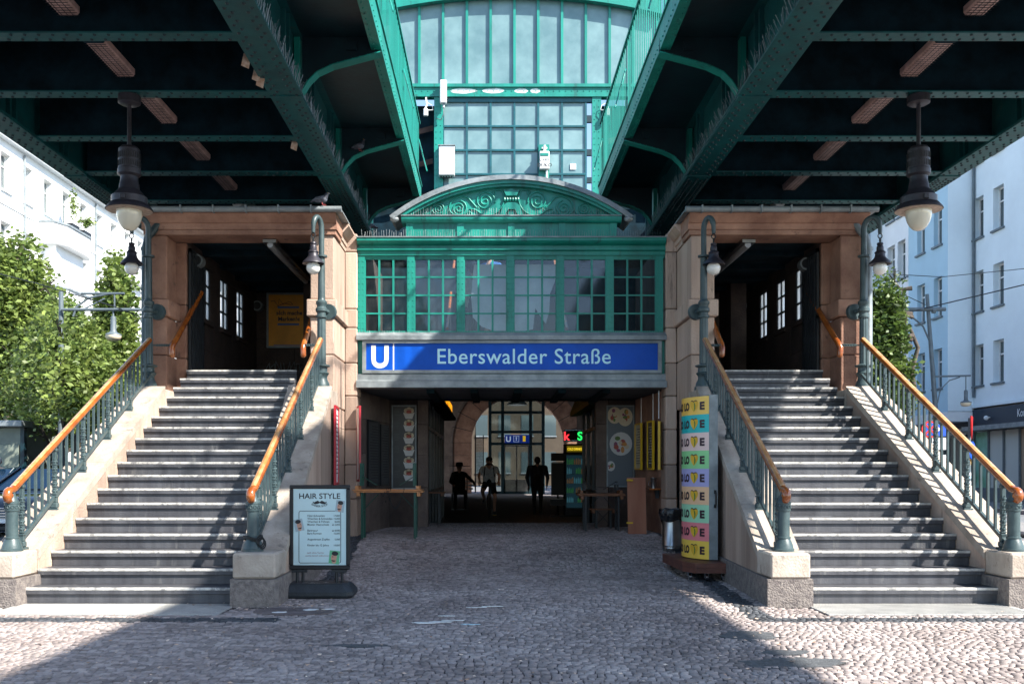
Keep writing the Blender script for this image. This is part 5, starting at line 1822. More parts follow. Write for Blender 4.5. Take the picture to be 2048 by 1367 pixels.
for k in range(15):
    s.box(2.18 + .042 * k, 2.187 + .042 * k, 28.09, 28.099, 2.225, 2.232)
    s.box(2.18 + .042 * k, 2.187 + .042 * k, 28.09, 28.099, 2.53, 2.537)
s.build('border_led', 'led_white', t)
t = thing('card_stand', 'dark wire card stand in front of the far arch', 'stand', (1.96, 28.0, 0))
B(1.78, 2.15, 28.0, 28.25, .62, 1.58).build('panel', 'black', t)
B(1.77, 2.16, 27.98, 28.2, 1.63, 1.86).build('header', 'black', t)
B(1.74, 2.2, 27.9, 28.3, .32, .50).build('tray', 'black', t)
B(1.79, 2.14, 27.975, 27.995, 1.585, 1.61).build('card_row', 'bowl', t)
B(1.77, 2.16, 27.885, 27.898, .51, .53).build('card_row', 'bowl', t)
MB().tube([(1.97, 28.15, 0), (1.97, 28.15, .62)], .03, 8).box(1.75, 2.19, 28.1, 28.2, 0, .03).build('foot', 'black', t)

# ------------------------------------------------------------------ far arch with the glass lift tower
AY = 58.0
aw = thing('arched_wall', 'stone wall with a wide double arch at the far end of the passage', 'wall', (1.6, AY, 0))
acx, zs_ = 1.61, 3.06
def ring(r0, r1, y0, y1, n, nm, m):
    for k in range(n):
        if n == 1:
            q = MB()
            q.loft([[(acx + r * math.cos(a), y, zs_ + r * math.sin(a)) for r, y in ((r0, y0), (r0, y1), (r1, y1), (r1, y0))] for a in np.linspace(0, math.pi, 30)])
            q.build(nm, m, aw)
            continue
        a0, a1 = math.pi * k / n + .006, math.pi * (k + 1) / n - .006
        s = MB()
        lo = []
        for a in (a0, (a0 + a1) / 2, a1):
            c, q = math.cos(a), math.sin(a)
            lo.append([(acx + r0 * c, y0, zs_ + r0 * q), (acx + r0 * c, y1, zs_ + r0 * q), (acx + r1 * c, y1, zs_ + r1 * q), (acx + r1 * c, y0, zs_ + r1 * q)])
        s.loft(lo).build(nm, m, aw)
ring(2.80, 3.93, AY, AY + .6, 13, 'arch_stone', 'stone_red')
ring(2.84, 4.06, AY + .06, AY + .58, 1, 'arch_core', 'mortar')
ring(3.94, 4.10, AY - .08, AY + .5, 13, 'arch_moulding', 'stone_back')
for sx in (-1, 1):
    for za, zb in ((0, .75), (.75, 1.5), (1.5, 2.3), (2.3, 3.06)):
        B(acx + sx * 2.80, acx + sx * 3.93, AY, AY + .6, za + .006, zb - .006, .01).build('jamb_stone', 'stone_red', aw)
        B(acx + sx * 3.94, acx + sx * 4.10, AY - .08, AY + .5, za + .006, zb - .006).build('moulding_stone', 'stone_back', aw)
        for q in range(2):
            B(acx + sx * (4.11 + 1.6 * q), acx + sx * (5.7 + 1.6 * q), AY, AY + .6, za + .006, zb - .006).build('wall_stone', 'stone_back', aw)
sp = MB()
n = 20
for k in range(n):
    a0, a1 = math.pi * k / n, math.pi * (k + 1) / n
    P = [(acx + 4.11 * math.cos(a0), zs_ + 4.11 * math.sin(a0)), (acx + 4.11 * math.cos(a1), zs_ + 4.11 * math.sin(a1)), (acx + 7.3 * math.cos(a1), min(7.5, zs_ + 9 * math.sin(a1))), (acx + 7.3 * math.cos(a0), min(7.5, zs_ + 9 * math.sin(a0)))]
    sp.prism(P, 'y', AY + .02, AY + .55)
sp.build('spandrel', 'stone_back', aw)
M['pane_smoke'] = glass('smoked_glass', (.40, .46, .46), alpha=.10)
lt = thing('lift_tower', 'green steel and glass lift tower with double door in front of the far arch', 'lift', (1.5, 56, 0))
fr = MB()
LXs = (-.06, .68, 2.32, 3.06)
for x in LXs:
    fr.box(x - .09, x + .09, 55.9, 56.1, 0, 6.1)
for z in (0, 2.86, 3.55, 4.7, 6.0):
    fr.box(LXs[0], LXs[-1], 55.93, 56.07, z, z + .16)
fr.build('frame', 'teal_soot', lt)
for (xa, xb) in zip(LXs[:-1], LXs[1:]):
    for za, zb in ((.16, 2.86), (3.02, 3.55), (3.71, 4.7), (4.86, 6.0)):
        if xa == LXs[1] and za in (.16, 3.02): continue
        MB().quad((xa + .09, 56, za), (xb - .09, 56, za), (xb - .09, 56, zb), (xa + .09, 56, zb)).build('pane', 'pane_smoke', lt)
dr = MB()
for (a, b, c, d) in ((.77, .84, 0, 2.85), (1.46, 1.54, 0, 2.85), (2.16, 2.23, 0, 2.85), (.77, 2.23, 2.78, 2.85), (.77, 2.23, 0, .85)):
    dr.box(a, b, 55.95, 56.0 + (.01 if d < 1 else 0), c, d)
do = dr.build('door', 'steel', lt)
MB().quad((.84, 55.99, .86), (2.16, 55.99, .86), (2.16, 55.99, 2.78), (.84, 55.99, 2.78)).build('pane', 'pane_smoke', do)
M['blue_lit'] = plain('blue_lit_sign', (.01, .04, .3), emit=(.004, .035, .30), estr=.10)
M['pale_lit'] = plain('pale_lit_sign', (.6, .7, .8), emit=(.5, .62, .75), estr=.15)
M['lit_yellow2'] = plain('yellow_lit_bar', (.7, .5, .02), emit=(.8, .5, .02), estr=.2)
t = thing('lift_sign', 'small blue lit sign with U and lift symbol over the lift door', 'sign', (1.5, 55.85, 3.0))
B(.80, 2.24, 55.82, 55.88, 2.98, 3.46).build('panel', 'blue_lit', t)
MB().text('U', on(1.02, 3.06, 55.815), size=.44, bold=.03, align='CENTER').build('letter_u', 'pale_lit', t)
s = MB()
for (a, b, c, d) in ((1.32, 1.34, 3.05, 3.40), (1.62, 1.64, 3.05, 3.40), (1.32, 1.64, 3.04, 3.06), (1.32, 1.64, 3.38, 3.40), (1.46, 1.50, 3.12, 3.28)):
    s.box(a, b, 55.81, 55.818, c, d)
s.prism([(1.42, 3.28), (1.54, 3.28), (1.48, 3.35)], 'y', 55.81, 55.818)
s.build('lift_symbol', 'pale_lit', t)
B(1.86, 2.02, 55.81, 55.818, 3.07, 3.40).build('yellow_bar', 'lit_yellow2', t)
t = thing('lift_lamp', 'bell shaped glass lamp high inside the lift tower', 'lamp', (1.5, 56.5, 5.4))
MB().lathe([(.1, .5), (.15, .45), (.45, .1), (.62, -.05), (.6, -.1), (.3, -.05)], 1.55, 56.6, 20, z0=5.35).build('shade', 'opal_white', t, smooth=40)
# slatted shutter in the left arch leg
t = thing('slatted_shutter', 'tall pale slatted shutter standing in the left part of the far arch', 'shutter', (-.6, 59.5, 0))
for k in range(30):
    B(-.92, -.52, 59.5, 59.54, .6 + .095 * k, .655 + .095 * k).build('slat', 'lead', t)
B(-1.02, -.93, 59.5, 59.56, 0, 3.6).build('post', 'iron_dark', t)
B(-.51, -.45, 59.5, 59.56, 0, 3.6).build('post', 'iron_dark', t)
# sunlit street house beyond
t = thing('far_house', 'warm sunlit house front glimpsed through the far arch', 'building', (1.5, 88, 0))
B(-30, 30, 88, 90, 0, 14).build('wall', 'render_cream', t)
for k in range(14):
    for r in range(3):
        x, z = -14 + 2.1 * k, 1.2 + 3.4 * r
        w = B(x, x + 1.1, 87.95, 87.995, z, z + 1.9).build('window', 'win', t)
        B(x - .06, x + 1.16, 87.90, 87.949, z - .1, z - .005).build('sill', 'lead', w)

# ================================================================== STREET OBJECTS IN FRONT
# ------------------------------------------------------------------ hairdresser board
hb = thing('pavement_board', 'black framed pale blue hairdresser price board on a rubber foot, before the left stairway', 'board', (-1.82, 10.15, 0))
hx0, hx1, hz0, hz1, hy = -2.135, -1.495, .285, 1.18, 10.12
fr = MB()
for (a, b, c, d) in ((hx0, hx1, hz0, hz0 + .045), (hx0, hx1, hz1 - .04, hz1), (hx0, hx0 + .04, hz0 + .046, hz1 - .041), (hx1 - .04, hx1, hz0 + .046, hz1 - .041)):
    fr.box(a, b, hy - .022, hy + .022, c, d, 0, .008)
fr.build('frame', 'black', hb)
M['board_blue'] = mat('pale_blue_print', (.50, .66, .68), rough=.35, var=.05, scale=2)
B(hx0 + .041, hx1 - .041, hy - .010, hy + .015, hz0 + .047, hz1 - .042).build('sheet', 'board_blue', hb)
ft = MB()
for x in (-2.055, -1.995, -1.64, -1.58):
    ft.tube([(x, hy, .14), (x, hy, hz0)], .016, 8)
for x in (-2.03, -1.61):
    ft.box(x - .08, x + .08, hy - .02, hy + .03, hz0 - .03, hz0 - .002)
ft.build('leg', 'iron_dark', hb)
M['rubber'] = mat('scuffed_rubber', (.014, .018, .022), rough=.55, col2=(.028, .034, .04), scale=8, bump=.3)
base = MB()
loops = []
for z, g in ((0, -.02), (.03, .0), (.07, .0), (.135, -.05), (.15, -.075)):
    x0, x1, y0, y1 = -2.20 - g, -1.44 + g, 9.90 - g, 10.36 + g
    c = .06
    loops.append([(x0 + c, y0, z), (x1 - c, y0, z), (x1, y0 + c, z), (x1, y1 - c, z), (x1 - c, y1, z), (x0 + c, y1, z), (x0, y1 - c, z), (x0, y0 + c, z)])
base.loft(loops)
base.build('foot', 'rubber', hb)
s = MB()
rr = random.Random(2)
for k in range(14):
    x, y = rr.uniform(-2.0, -1.75), rr.uniform(10.0, 10.1)
    L = rr.uniform(.015, .05)
    z = .142 + (y - 10.0) * .0
    s.quad((x, y - .003, .152), (x + L, y - .006, .152), (x + L, y + .004, .152), (x, y + .004, .152))
s.build('scuff', 'bowl', hb)
yy = hy - .012
H_ = lambda xc, zc: on(xc, zc, yy)
tx = MB()
tx.text('HAIR STYLE', H_(-1.815, 1.035), size=.082, width=.435, align='CENTER', bold=.012)
def curved(x, z):
    a = x / .16
    r = .16 - z
    return (-1.815 + r * math.sin(a), yy, 1.085 - (r) * math.cos(a) + .02)
tx.text('BARBER SHOP', curved, size=.030, width=.19, align='CENTER', bold=.012)
for k, (ln, pr) in enumerate((('Haar-Schneiden', '17,00€'), ('Waschen & Schneiden', '19,00€'), ('Waschen & Föhnen', '8,00€'), ('Muster Haarschnitt', 'ab 5,00€'), ('', ''), ('Bartrasur', 'ab 8,00€'), ('Bart-Formen', '10,00€'), ('', ''), ('Augenbraun Zupfen', '5,00€'), ('', ''), ('Kinder bis 12 Jahre', '10,00€'))):
    if ln:
        z = .845 - .0312 * k
        tx.text(ln, H_(-1.945, z), size=.030, xs=.98, bold=.006)
        tx.text(pr, H_(-1.60, z), size=.027, xs=.9, align='RIGHT', bold=.006)
tx.build('lettering', 'print_black', hb)
M['print_red'] = plain('print_red', (.30, .10, .10))
MB().text('auch ohne Termin', H_(-1.86, .455), size=.024, align='CENTER').text('sind Sie herzlich willkommen!', H_(-1.84, .425), size=.022, width=.25, align='CENTER').build('lettering', 'print_red', hb)
ms = MB()
for sx in (-1, 1):
    P = [(.0, .015), (.02, .030), (.04, .022), (.058, .012), (.075, .022), (.07, .004), (.05, -.008), (.025, -.006), (.0, .004)]
    ms.add([(-1.815 + sx * a, yy, .985 + b) for a, b in P], [tuple(range(len(P)))])
ms.build('moustache_emblem', 'print_black', hb)
bl = MB()
rx0, rx1, rz0, rz1, w = -2.035, -1.592, .355, .905, .003
for (a, b, c, d) in ((rx0 + .02, rx1 - .02, rz1 - w, rz1 + w), (rx0 + .02, rx1 - .02, rz0 - w, rz0 + w), (rx0 - w, rx0 + w, rz0 + .02, rz1 - .02), (rx1 - w, rx1 + w, rz0 + .02, rz1 - .02)):
    bl.quad((a, yy, c), (b, yy, c), (b, yy, d), (a, yy, d))
for (cx, cz, a0) in ((rx0 + .02, rz1 - .02, 90), (rx1 - .02, rz1 - .02, 0), (rx0 + .02, rz0 + .02, 180), (rx1 - .02, rz0 + .02, 270)):
    for i in range(4):
        a, b = R(a0 + i * 22.5), R(a0 + (i + 1) * 22.5)
        bl.quad(*[(cx + r * math.cos(t), yy, cz + r * math.sin(t)) for r, t in ((.02 - w, a), (.02 + w, a), (.02 + w, b), (.02 - w, b))])
bl.build('printed_border', 'print_black', hb)
M['photo_green'] = plain('photo_green', (.12, .42, .22))
M['photo_grey'] = plain('photo_grey', (.33, .42, .46))
M['hair'] = plain('hair_black', (.010, .010, .014), rough=.5)
M['skin2'] = plain('printed_skin', (.50, .27, .19), rough=.5)
def portrait(cx, cz, w, h, rot, bg, look):
    """small flat print of a head with a short haircut"""
    ca, sa = math.cos(rot), math.sin(rot)
    def T(x, z, k=0): return (cx + x * ca - z * sa, yy - .001 - .0006 * k, cz + x * sa + z * ca)
    p = MB().quad(T(-w, -h), T(w, -h), T(w, h), T(-w, h)).build('portrait_print', bg, hb)
    def el(ex, ez, rx, rz, k, m, nm, a0=0, a1=360):
        n = 16
        P = [T(ex + rx * math.cos(R(a0 + (a1 - a0) * i / n)), ez + rz * math.sin(R(a0 + (a1 - a0) * i / n)), k) for i in range(n + (0 if a1 - a0 == 360 else 1))]
        MB().add(P, [tuple(range(len(P)))]).build(nm, m, p)
    el(.0, -.55 * h, .45 * w, .42 * h, 1, 'skin2', 'neck')
    el(look * .08 * w, -.05 * h, .55 * w, .62 * h, 2, 'skin2', 'face')
    el(-look * .05 * w, .58 * h, .64 * w, .34 * h, 3, 'hair', 'hair')
    el(look * .10 * w, -.45 * h, .42 * w, .20 * h, 4, 'hair', 'beard', 180, 360)
    el(look * .3 * w, .06 * h, .16 * w, .05 * h, 5, 'hair', 'eyebrow')
portrait(-1.60, .955, .045, .062, R(-8), 'photo_grey', -1)
portrait(-2.035, .755, .047, .064, R(12), 'photo_grey', 1)
portrait(-1.66, .415, .055, .070, R(-6), 'photo_green', -1)

# ------------------------------------------------------------------ striped advertising column on its trolley
tr = thing('wooden_trolley', 'reddish wooden trolley on castors carrying the striped advertising column', 'trolley', (2.62, 12.1, 0))
M['red_wood'] = mat('red_brown_wood', (.17, .062, .040), rough=.5, col2=(.085, .028, .020), scale=6, bump=.3)
poly = [(2.31, 12.85), (2.34, 11.66), (2.45, 11.42), (2.86, 11.42), (2.88, 12.85)]
MB().prism(poly, 'z', .105, .165).build('lower_board', 'red_wood', tr)
MB().prism([(x * .998 + .004, y + (.006 if y < 12 else 0)) for x, y in poly], 'z', .167, .222).build('upper_board', 'red_wood', tr)
for (x, y) in ((2.42, 11.62), (2.60, 11.52), (2.80, 11.52), (2.40, 12.7), (2.78, 12.7)):
    w = MB().tube([(x - .014, y, .046), (x + .014, y, .046)], .045, 14).build('castor_wheel', 'chrome', tr, smooth=40)
    MB().box(x - .024, x + .024, y - .03, y + .03, .095, .104).box(x - .022, x - .017, y - .02, y + .02, .04, .095).box(x + .017, x + .022, y - .02, y + .02, .04, .095).build('castor_fork', 'chrome', w)
ac = thing('advertising_column', 'tall curved advertising column striped in pastel colours, standing on a wooden trolley', 'advertising column', (2.6, 12.15, .223))
A_, C_ = Vector((2.685, 11.75, 0)), Vector((2.52, 12.55, 0))      # near and far edge of the curved face
CZ0, CZ1 = .235, 2.255
nrm = Vector((-1, -.1, 0)).normalized()
def face(u, z, off=0.0):
    p = C_.lerp(A_, u) + nrm * (.50 * u * (1 - u) + off)
    return (p.x, p.y, z)
STRIPE = [(.92, .56, .10), (.005, .50, .50), (.86, .62, .56), (.30, .72, .30), (.42, .40, .68), (.92, .56, .32), (.38, .74, .46), (.84, .24, .26), (.94, .62, .09)]
nst = len(STRIPE)
def inkmat(): return 'print_black'
M['taco_yellow'] = plain('taco_yellow', (.80, .46, .03), rough=.5)
M['taco_green'] = plain('taco_green', (.04, .22, .05), rough=.5)
M['ink_brown'] = plain('ink_brown', (.035, .014, .022), rough=.5)
for k, c in enumerate(STRIPE):
    z1 = CZ1 - (CZ1 - CZ0) * k / nst
    z0 = CZ1 - (CZ1 - CZ0) * (k + 1) / nst
    M['stripe%d' % k] = mat('printed_stripe', c, rough=.38, var=.05, scale=2)
    s = MB()
    nu = 20
    for i in range(nu):
        a, b = i / nu, (i + 1) / nu
        s.quad(face(a, z0 + .0005), face(b, z0 + .0005), face(b, z1), face(a, z1))
    st = s.build('stripe', 'stripe%d' % k, ac, smooth=60)
    L = .94
    zc = (z0 + z1) / 2 - .048
    def pl(x, z, zc=zc): return face(.035 + x / 1.02, zc + z, .004)
    MB().text('TACO', pl, size=.128, width=.36, bold=.055).text('LO', lambda x, z: pl(x + .43, z), size=.128, width=.17, bold=.055).text('E', lambda x, z: pl(x + .835, z), size=.128, width=.085, bold=.055).build('lettering', 'ink_brown', st)
    cx = .715
    hv = [(-.085, .075), (-.06, .098), (-.025, .098), (0, .085), (.025, .098), (.06, .098), (.085, .075), (.08, .035), (.045, -.005), (0, -.04), (-.045, -.005), (-.08, .035)]
    MB().add([pl(cx + a, b + .012) for a, b in hv], [tuple(range(len(hv)))]).build('heart_emblem', 'taco_yellow', st)
    f2 = lambda x, z: face(.035 + x / 1.02, zc + z, .0055)
    MB().add([f2(cx + a, b + .012) for a, b in ((.0, .085), (.02, .07), (.035, .04), (.03, .0), (.0, -.035), (.01, .0), (.012, .04))], [tuple(range(7))]).build('filling', 'taco_green', st)
    MB().add([f2(cx + a, b + .012) for a, b in ((-.085, .082), (-.055, .106), (-.02, .104), (0, .092), (.02, .104), (.055, .106), (.085, .082), (.06, .094), (.02, .092), (0, .078), (-.02, .092), (-.06, .094))], [tuple(range(12))]).build('taco_edge', 'ink_brown', st)
# metal side and back
sd = MB()
sd.prism([(2.687, 11.745), (2.79, 11.735), (2.66, 12.60), (2.522, 12.555)], 'z', CZ0, CZ1 + .012)
sd.build('side_panel', 'lead', ac)
tp = MB()
P = [face(i / 20, CZ1 + .001) for i in range(21)]
tp.add(P + [(A_.x, A_.y, CZ1 + .001), (C_.x, C_.y, CZ1 + .001)], [tuple(range(21))])
tp.build('top_plate', 'lead', ac)
s = MB()
s.tube([(2.755, 11.70, .90), (2.755, 11.68, .91), (2.755, 11.68, 1.06), (2.755, 11.70, 1.07)], .011, 8)
s.box(2.742, 2.768, 11.715, 11.737, .875, .92); s.box(2.742, 2.768, 11.715, 11.737, 1.05, 1.095)
s.build('handle', 'black', ac, smooth=40)

# ------------------------------------------------------------------ waste bin with black sack
wb = thing('waste_bin', 'round steel waste bin with a black bin bag pulled over its rim', 'waste bin', (3.035, 16.0, 0))
BX, BY = 3.035, 16.0
MB().lathe([(.155, 0), (.16, .02), (.16, .04), (.163, .045), (.163, .055), (.16, .06), (.16, .08), (.163, .085), (.163, .095), (.16, .10), (.16, .62), (.14, .62)], BX, BY, 28).build('body', 'steel', wb, smooth=35)
loops = []
rr = random.Random(8)
ph = [rr.uniform(0, 6.28) for _ in range(6)]
for z, r, wob in ((.50, .172, .012), (.47, .185, .022), (.55, .20, .022), (.63, .215, .02), (.70, .205, .02), (.715, .19, .014), (.66, .165, .01), (.55, .14, .01)):
    lp = []
    for k in range(40):
        a = 2 * math.pi * k / 40
        q = r + wob * (math.sin(5 * a + ph[0] + z * 4) * .5 + math.sin(11 * a + ph[1] - z * 9) * .35 + math.sin(17 * a + ph[2]) * .25)
        zz = z + (.03 * math.sin(3 * a + ph[3]) - .05 * math.sin(a + .3) if z < .56 else .008 * math.sin(7 * a + ph[4]))
        lp.append((BX + q * math.cos(a), BY + q * math.sin(a), zz))
    loops.append(lp)
M['bag'] = mat('black_bin_bag', (.008, .010, .014), rough=.22, var=.4, bump=.9, bscale=22, spec=.7)
MB().loft(loops).build('bin_bag', 'bag', wb, smooth=50)

resize(wb, (2.645, 13.95, .165), .86)
# ------------------------------------------------------------------ folding beer tables
M['pine'] = mat('varnished_pine', (.58, .27, .10), rough=.4, col2=(.44, .17, .055), scale=8, bump=.1)
M['green_steel'] = plain('green_steel', (.006, .065, .045), rough=.4)
def folding_table(name, label, x0, x1, y0, y1, z, up, m='pine', leg='green_steel', legz=None):
    t = thing(name, label, 'table', ((x0 + x1) / 2, (y0 + y1) / 2, 0 if not up else z))
    n = 4
    for k in range(n):
        a, b = y0 + (y1 - y0) * k / n, y0 + (y1 - y0) * (k + 1) / n
        B(x0, x1, a + .002, b - .002, z - .026, z, .004).build('board', m, t)
    for x in (x0 + .05, x1 - .12):
        B(x, x + .07, y0 + .01, y1 - .01, z - .10 if not up else z + .002, z - .028 if not up else z + .07, .004).build('batten', m, t)
    for sx, x in ((1, x0 + .16), (-1, x1 - .16)):
        for y in (y0 + .05, y1 - .05):
            if up: MB().box(x - .022, x + .022, y - .015, y + .015, z + .071, z + (legz or .36)).build('leg', leg, t)
            else: MB().box(x - .022, x + .022, y - .015, y + .015, 0, z - .028).build('leg', leg, t)
        br = MB()
        zz = z + .08 if up else z - .06
        ze = z + .26 if up else z - .38
        br.tube([(x + sx * .30, (y0 + y1) / 2, zz), (x, (y0 + y1) / 2, ze)], .009, 6)
        br.tube([(x, y0 + .05, ze), (x, y1 - .05, ze)], .009, 6)
        br.build('brace', leg, t)
    q = t.location
    resize(t, (q.x * .7875, q.y * .7875, .281 + q.z * .7875), .7875)
    return t
folding_table('folding_table', 'pine topped folding table on green legs beside the left stone pier', -2.70, -1.34, 18.75, 19.22, .935, False)
folding_table('folding_table', 'pine topped folding table lying upside down on another, green legs in the air', -2.73, -1.36, 18.78, 19.22, .968, True, legz=.52)
cht = thing('chain', 'iron chain hanging from the edge of the stacked folding tables', 'chain', (-1.9, 18.72, .97))
def chain(pts, nm):
    s = MB()
    for k in range(len(pts) - 1):
        p, q = Vector(pts[k]), Vector(pts[k + 1])
        c = (p + q) / 2
        if k % 2:
            s.tube([(c.x + .010 * math.cos(a), c.y, c.z + .019 * math.sin(a)) for a in np.linspace(0, 6.283, 8)], .0045, 4, caps=False)
        else:
            s.tube([(c.x, c.y + .010 * math.cos(a), c.z + .019 * math.sin(a)) for a in np.linspace(0, 6.283, 8)], .0045, 4, caps=False)
    s.build(nm, 'iron_dark', cht, kind='stuff')
chain([(-2.06 + .36 * i / 26, 18.72, 1.0 - .40 * math.sin(math.pi * i / 26)) for i in range(27)], 'chain_loop')
chain([(-2.06 + .10 * math.sin(i), 18.72, 1.0 - .028 * i) for i in range(12)], 'chain_end')
M['dark_wood'] = mat('dark_table_wood', (.22, .085, .035), rough=.5, var=.3)
folding_table('folding_table', 'dark wooden folding table in the shade before the right kiosk', 1.95, 3.0, 21.2, 21.75, .80, False, 'dark_wood', 'iron_dark')
folding_table('folding_table', 'dark wooden folding table with bench top stacked upside down, before the right kiosk', 1.93, 2.98, 21.2, 21.75, .83, True, 'dark_wood', 'iron_dark', legz=.2)
folding_table('bench', 'low wooden bench under the dark folding tables at the right kiosk', 2.3, 2.95, 22.2, 22.5, .45, False, 'dark_wood', 'iron_dark')
folding_table('folding_table', 'small dark table with bags below, beside the left kiosk', -1.72, -1.15, 24.0, 24.6, .80, False, 'dark_wood', 'iron_dark')
M['board_wood'] = mat('orange_brown_board', (.40, .16, .085), rough=.55, col2=(.30, .10, .05), scale=5, streak=True)
resize(cht, (-1.496, 14.742, 1.045), 0.7875)
t = thing('leaning_board', 'orange brown wooden board standing upright before the right passage wall', 'board', (3.10, 20.2, 0))
MB().loft([[(2.90, 20.16, .002), (3.29, 20.16, .002), (3.29, 20.19, .002), (2.90, 20.19, .002)], [(2.89, 20.26, 1.19), (3.28, 20.26, 1.19), (3.28, 20.29, 1.19), (2.89, 20.29, 1.19)]]).build('panel', 'board_wood', t)
s = MB()
for z in (.22, 1.12):
    s.box(2.87, 3.0, 20.15, 20.22, z, z + .035)
s.build('strap', 'yellow', t)
MB().prism([(2.95, 20.3), (3.0, 20.3), (3.0, 20.7), (2.95, 20.7)], 'z', 0, .03).prism([(20.32, .03), (20.68, .03), (20.32, .8)], 'x', 2.96, 2.99).build('stand', 'dark_wood', t)

resize(t, (2.441, 15.907, 0.281), 0.7875)
# ================================================================== STREET TO THE LEFT
def facade(parent, X, out, y0, y1, z0, z1, wins, depth, m, mw='white', glass_m='win', sill='lead', cross=True):
    """street wall in the plane x = X with real window recesses; wins: (ya, yb, za, zb)"""
    ys = sorted({y0, y1, *[w[0] for w in wins], *[w[1] for w in wins]})
    zs = sorted({z0, z1, *[w[2] for w in wins], *[w[3] for w in wins]})
    s = MB()
    for a, b in zip(ys[:-1], ys[1:]):
        for c, d in zip(zs[:-1], zs[1:]):
            my, mz = (a + b) / 2, (c + d) / 2
            if any(w[0] < my < w[1] and w[2] < mz < w[3] for w in wins): continue
            s.quad((X, a, c), (X, b, c), (X, b, d), (X, a, d))
    xi = X - out * depth
    for (a, b, c, d) in wins:
        s.quad((X, a, c), (xi, a, c), (xi, a, d), (X, a, d)); s.quad((X, b, c), (xi, b, c), (xi, b, d), (X, b, d))
        s.quad((X, a, c), (xi, a, c), (xi, b, c), (X, b, c)); s.quad((X, a, d), (xi, a, d), (xi, b, d), (X, b, d))
    s.build('street_wall', m, parent)
    for (a, b, c, d) in wins:
        f = MB()
        w = .06
        xa, xb = xi - out * .02, xi + out * .05
        for (p, q, r_, t_) in ((a, b, c, c + w), (a, b, d - w, d), (a, a + w, c + w, d - w), (b - w, b, c + w, d - w), (a + w, b - w, c + (d - c) * .66, c + (d - c) * .66 + w), ((a + b) / 2 - .03, (a + b) / 2 + .03, c + w, c + (d - c) * .66)):
            f.box(xa, xb, p, q, r_, t_)
        wo = f.build('window', mw, parent)
        MB().quad((xi, a + w, c + w), (xi, b - w, c + w), (xi, b - w, d - w), (xi, a + w, d - w)).build('pane', glass_m, wo)
        if sill:
            B(X - out * .02, X + out * .10, a - .08, b + .08, c - .09, c - .004).build('sill', sill, wo)

lb = thing('apartment_house', 'white rendered apartment house with balconies behind the trees on the left', 'building', (-29, 60, 0))
LX = -25.0
wins = []
for k in range(22):
    y = 41.6 + 2.35 * k
    for zb in (15.75, 12.2, 8.7, 5.3):
        wins.append((y, y + 1.0, zb, zb + 1.95))
facade(lb, LX, 1, 30, 95, 0, 18.3, wins, .32, 'render_white', sill='render_shade')
MB().box(LX - 9, LX - .4, 30, 95, 0, 18.28).build('body', 'render_white', lb)
MB().prism([(LX - 9.2, 18.3), (LX + .35, 18.3), (LX + .40, 18.45), (LX + .1, 18.6), (LX - 5, 20.5), (LX - 9.2, 18.6)], 'y', 29.8, 95.2).build('roof_cornice', 'render_shade', lb)
for z in (15.0, 11.4):
    B(LX + .003, LX + .06, 30, 95, z, z + .12).build('string_course', 'render_white', lb)
for (ya, yb, z0) in ((52.6, 57.3, 13.95), (61.5, 66.5, 13.95), (52.6, 57.3, 10.4), (71, 75.5, 13.95)):
    o = MB()
    P = [(LX + .003, ya), (LX + .9, ya), (LX + 1.3, ya + .9), (LX + 1.3, yb - .9), (LX + .9, yb), (LX + .003, yb)]
    o.prism(P, 'z', z0, z0 + 1.1)
    bal = o.build('balcony', 'render_white', lb)
    MB().prism([(LX + .003, ya - .05), (LX + .95, ya - .05), (LX + 1.38, ya + .88), (LX + 1.38, yb - .88), (LX + .95, yb + .05), (LX + .003, yb + .05)], 'z', z0 + 1.102, z0 + 1.2).build('coping', 'lead', bal)
    # bay below
    B(LX + .003, LX + .75, ya + .6, yb - .6, z0 - 2.9, z0 - .004).build('bay', 'render_white', lb)
for y in (51.0, 60.2, 70.0, 82.0):
    MB().tube([(LX + .08, y, .2), (LX + .08, y, 18.2)], .06, 8).build('downpipe', 'lead', lb, smooth=40)
def leaves(centres, n, size, seed, z_lo=None):
    """n leaf-sized faces through blobs (x, y, z, rx, ry, rz)"""
    r = np.random.default_rng(seed)
    w = np.array([c[3] * c[4] * c[5] for c in centres]) ** .75
    idx = r.choice(len(centres), n, p=w / w.sum())
    C = np.array(centres)[idx]
    d = r.normal(size=(n, 3))
    d /= np.linalg.norm(d, axis=1)[:, None]
    rad = r.uniform(0, 1, n) ** .42
    # clumps
    P = C[:, :3] + d * rad[:, None] * C[:, 3:]
    nc = max(8, n // 90)
    cl = P[r.integers(0, n, nc)]
    pick = r.integers(0, nc, n)
    P = P * .34 + cl[pick] * .66 + r.normal(0, 1, (n, 3)) * C[:, 3:] * .055
    a = r.normal(size=(n, 3)); a /= np.linalg.norm(a, axis=1)[:, None]
    a[:, 2] *= .6
    b = np.cross(a, r.normal(size=(n, 3))); b /= np.linalg.norm(b, axis=1)[:, None] + 1e-9
    s = size * r.uniform(.55, 1.25, n)[:, None]
    V = np.stack([P - a * s, P + b * s * .5 - a * s * .1, P + a * s, P - b * s * .5 - a * s * .1], 1).reshape(-1, 3)
    return V
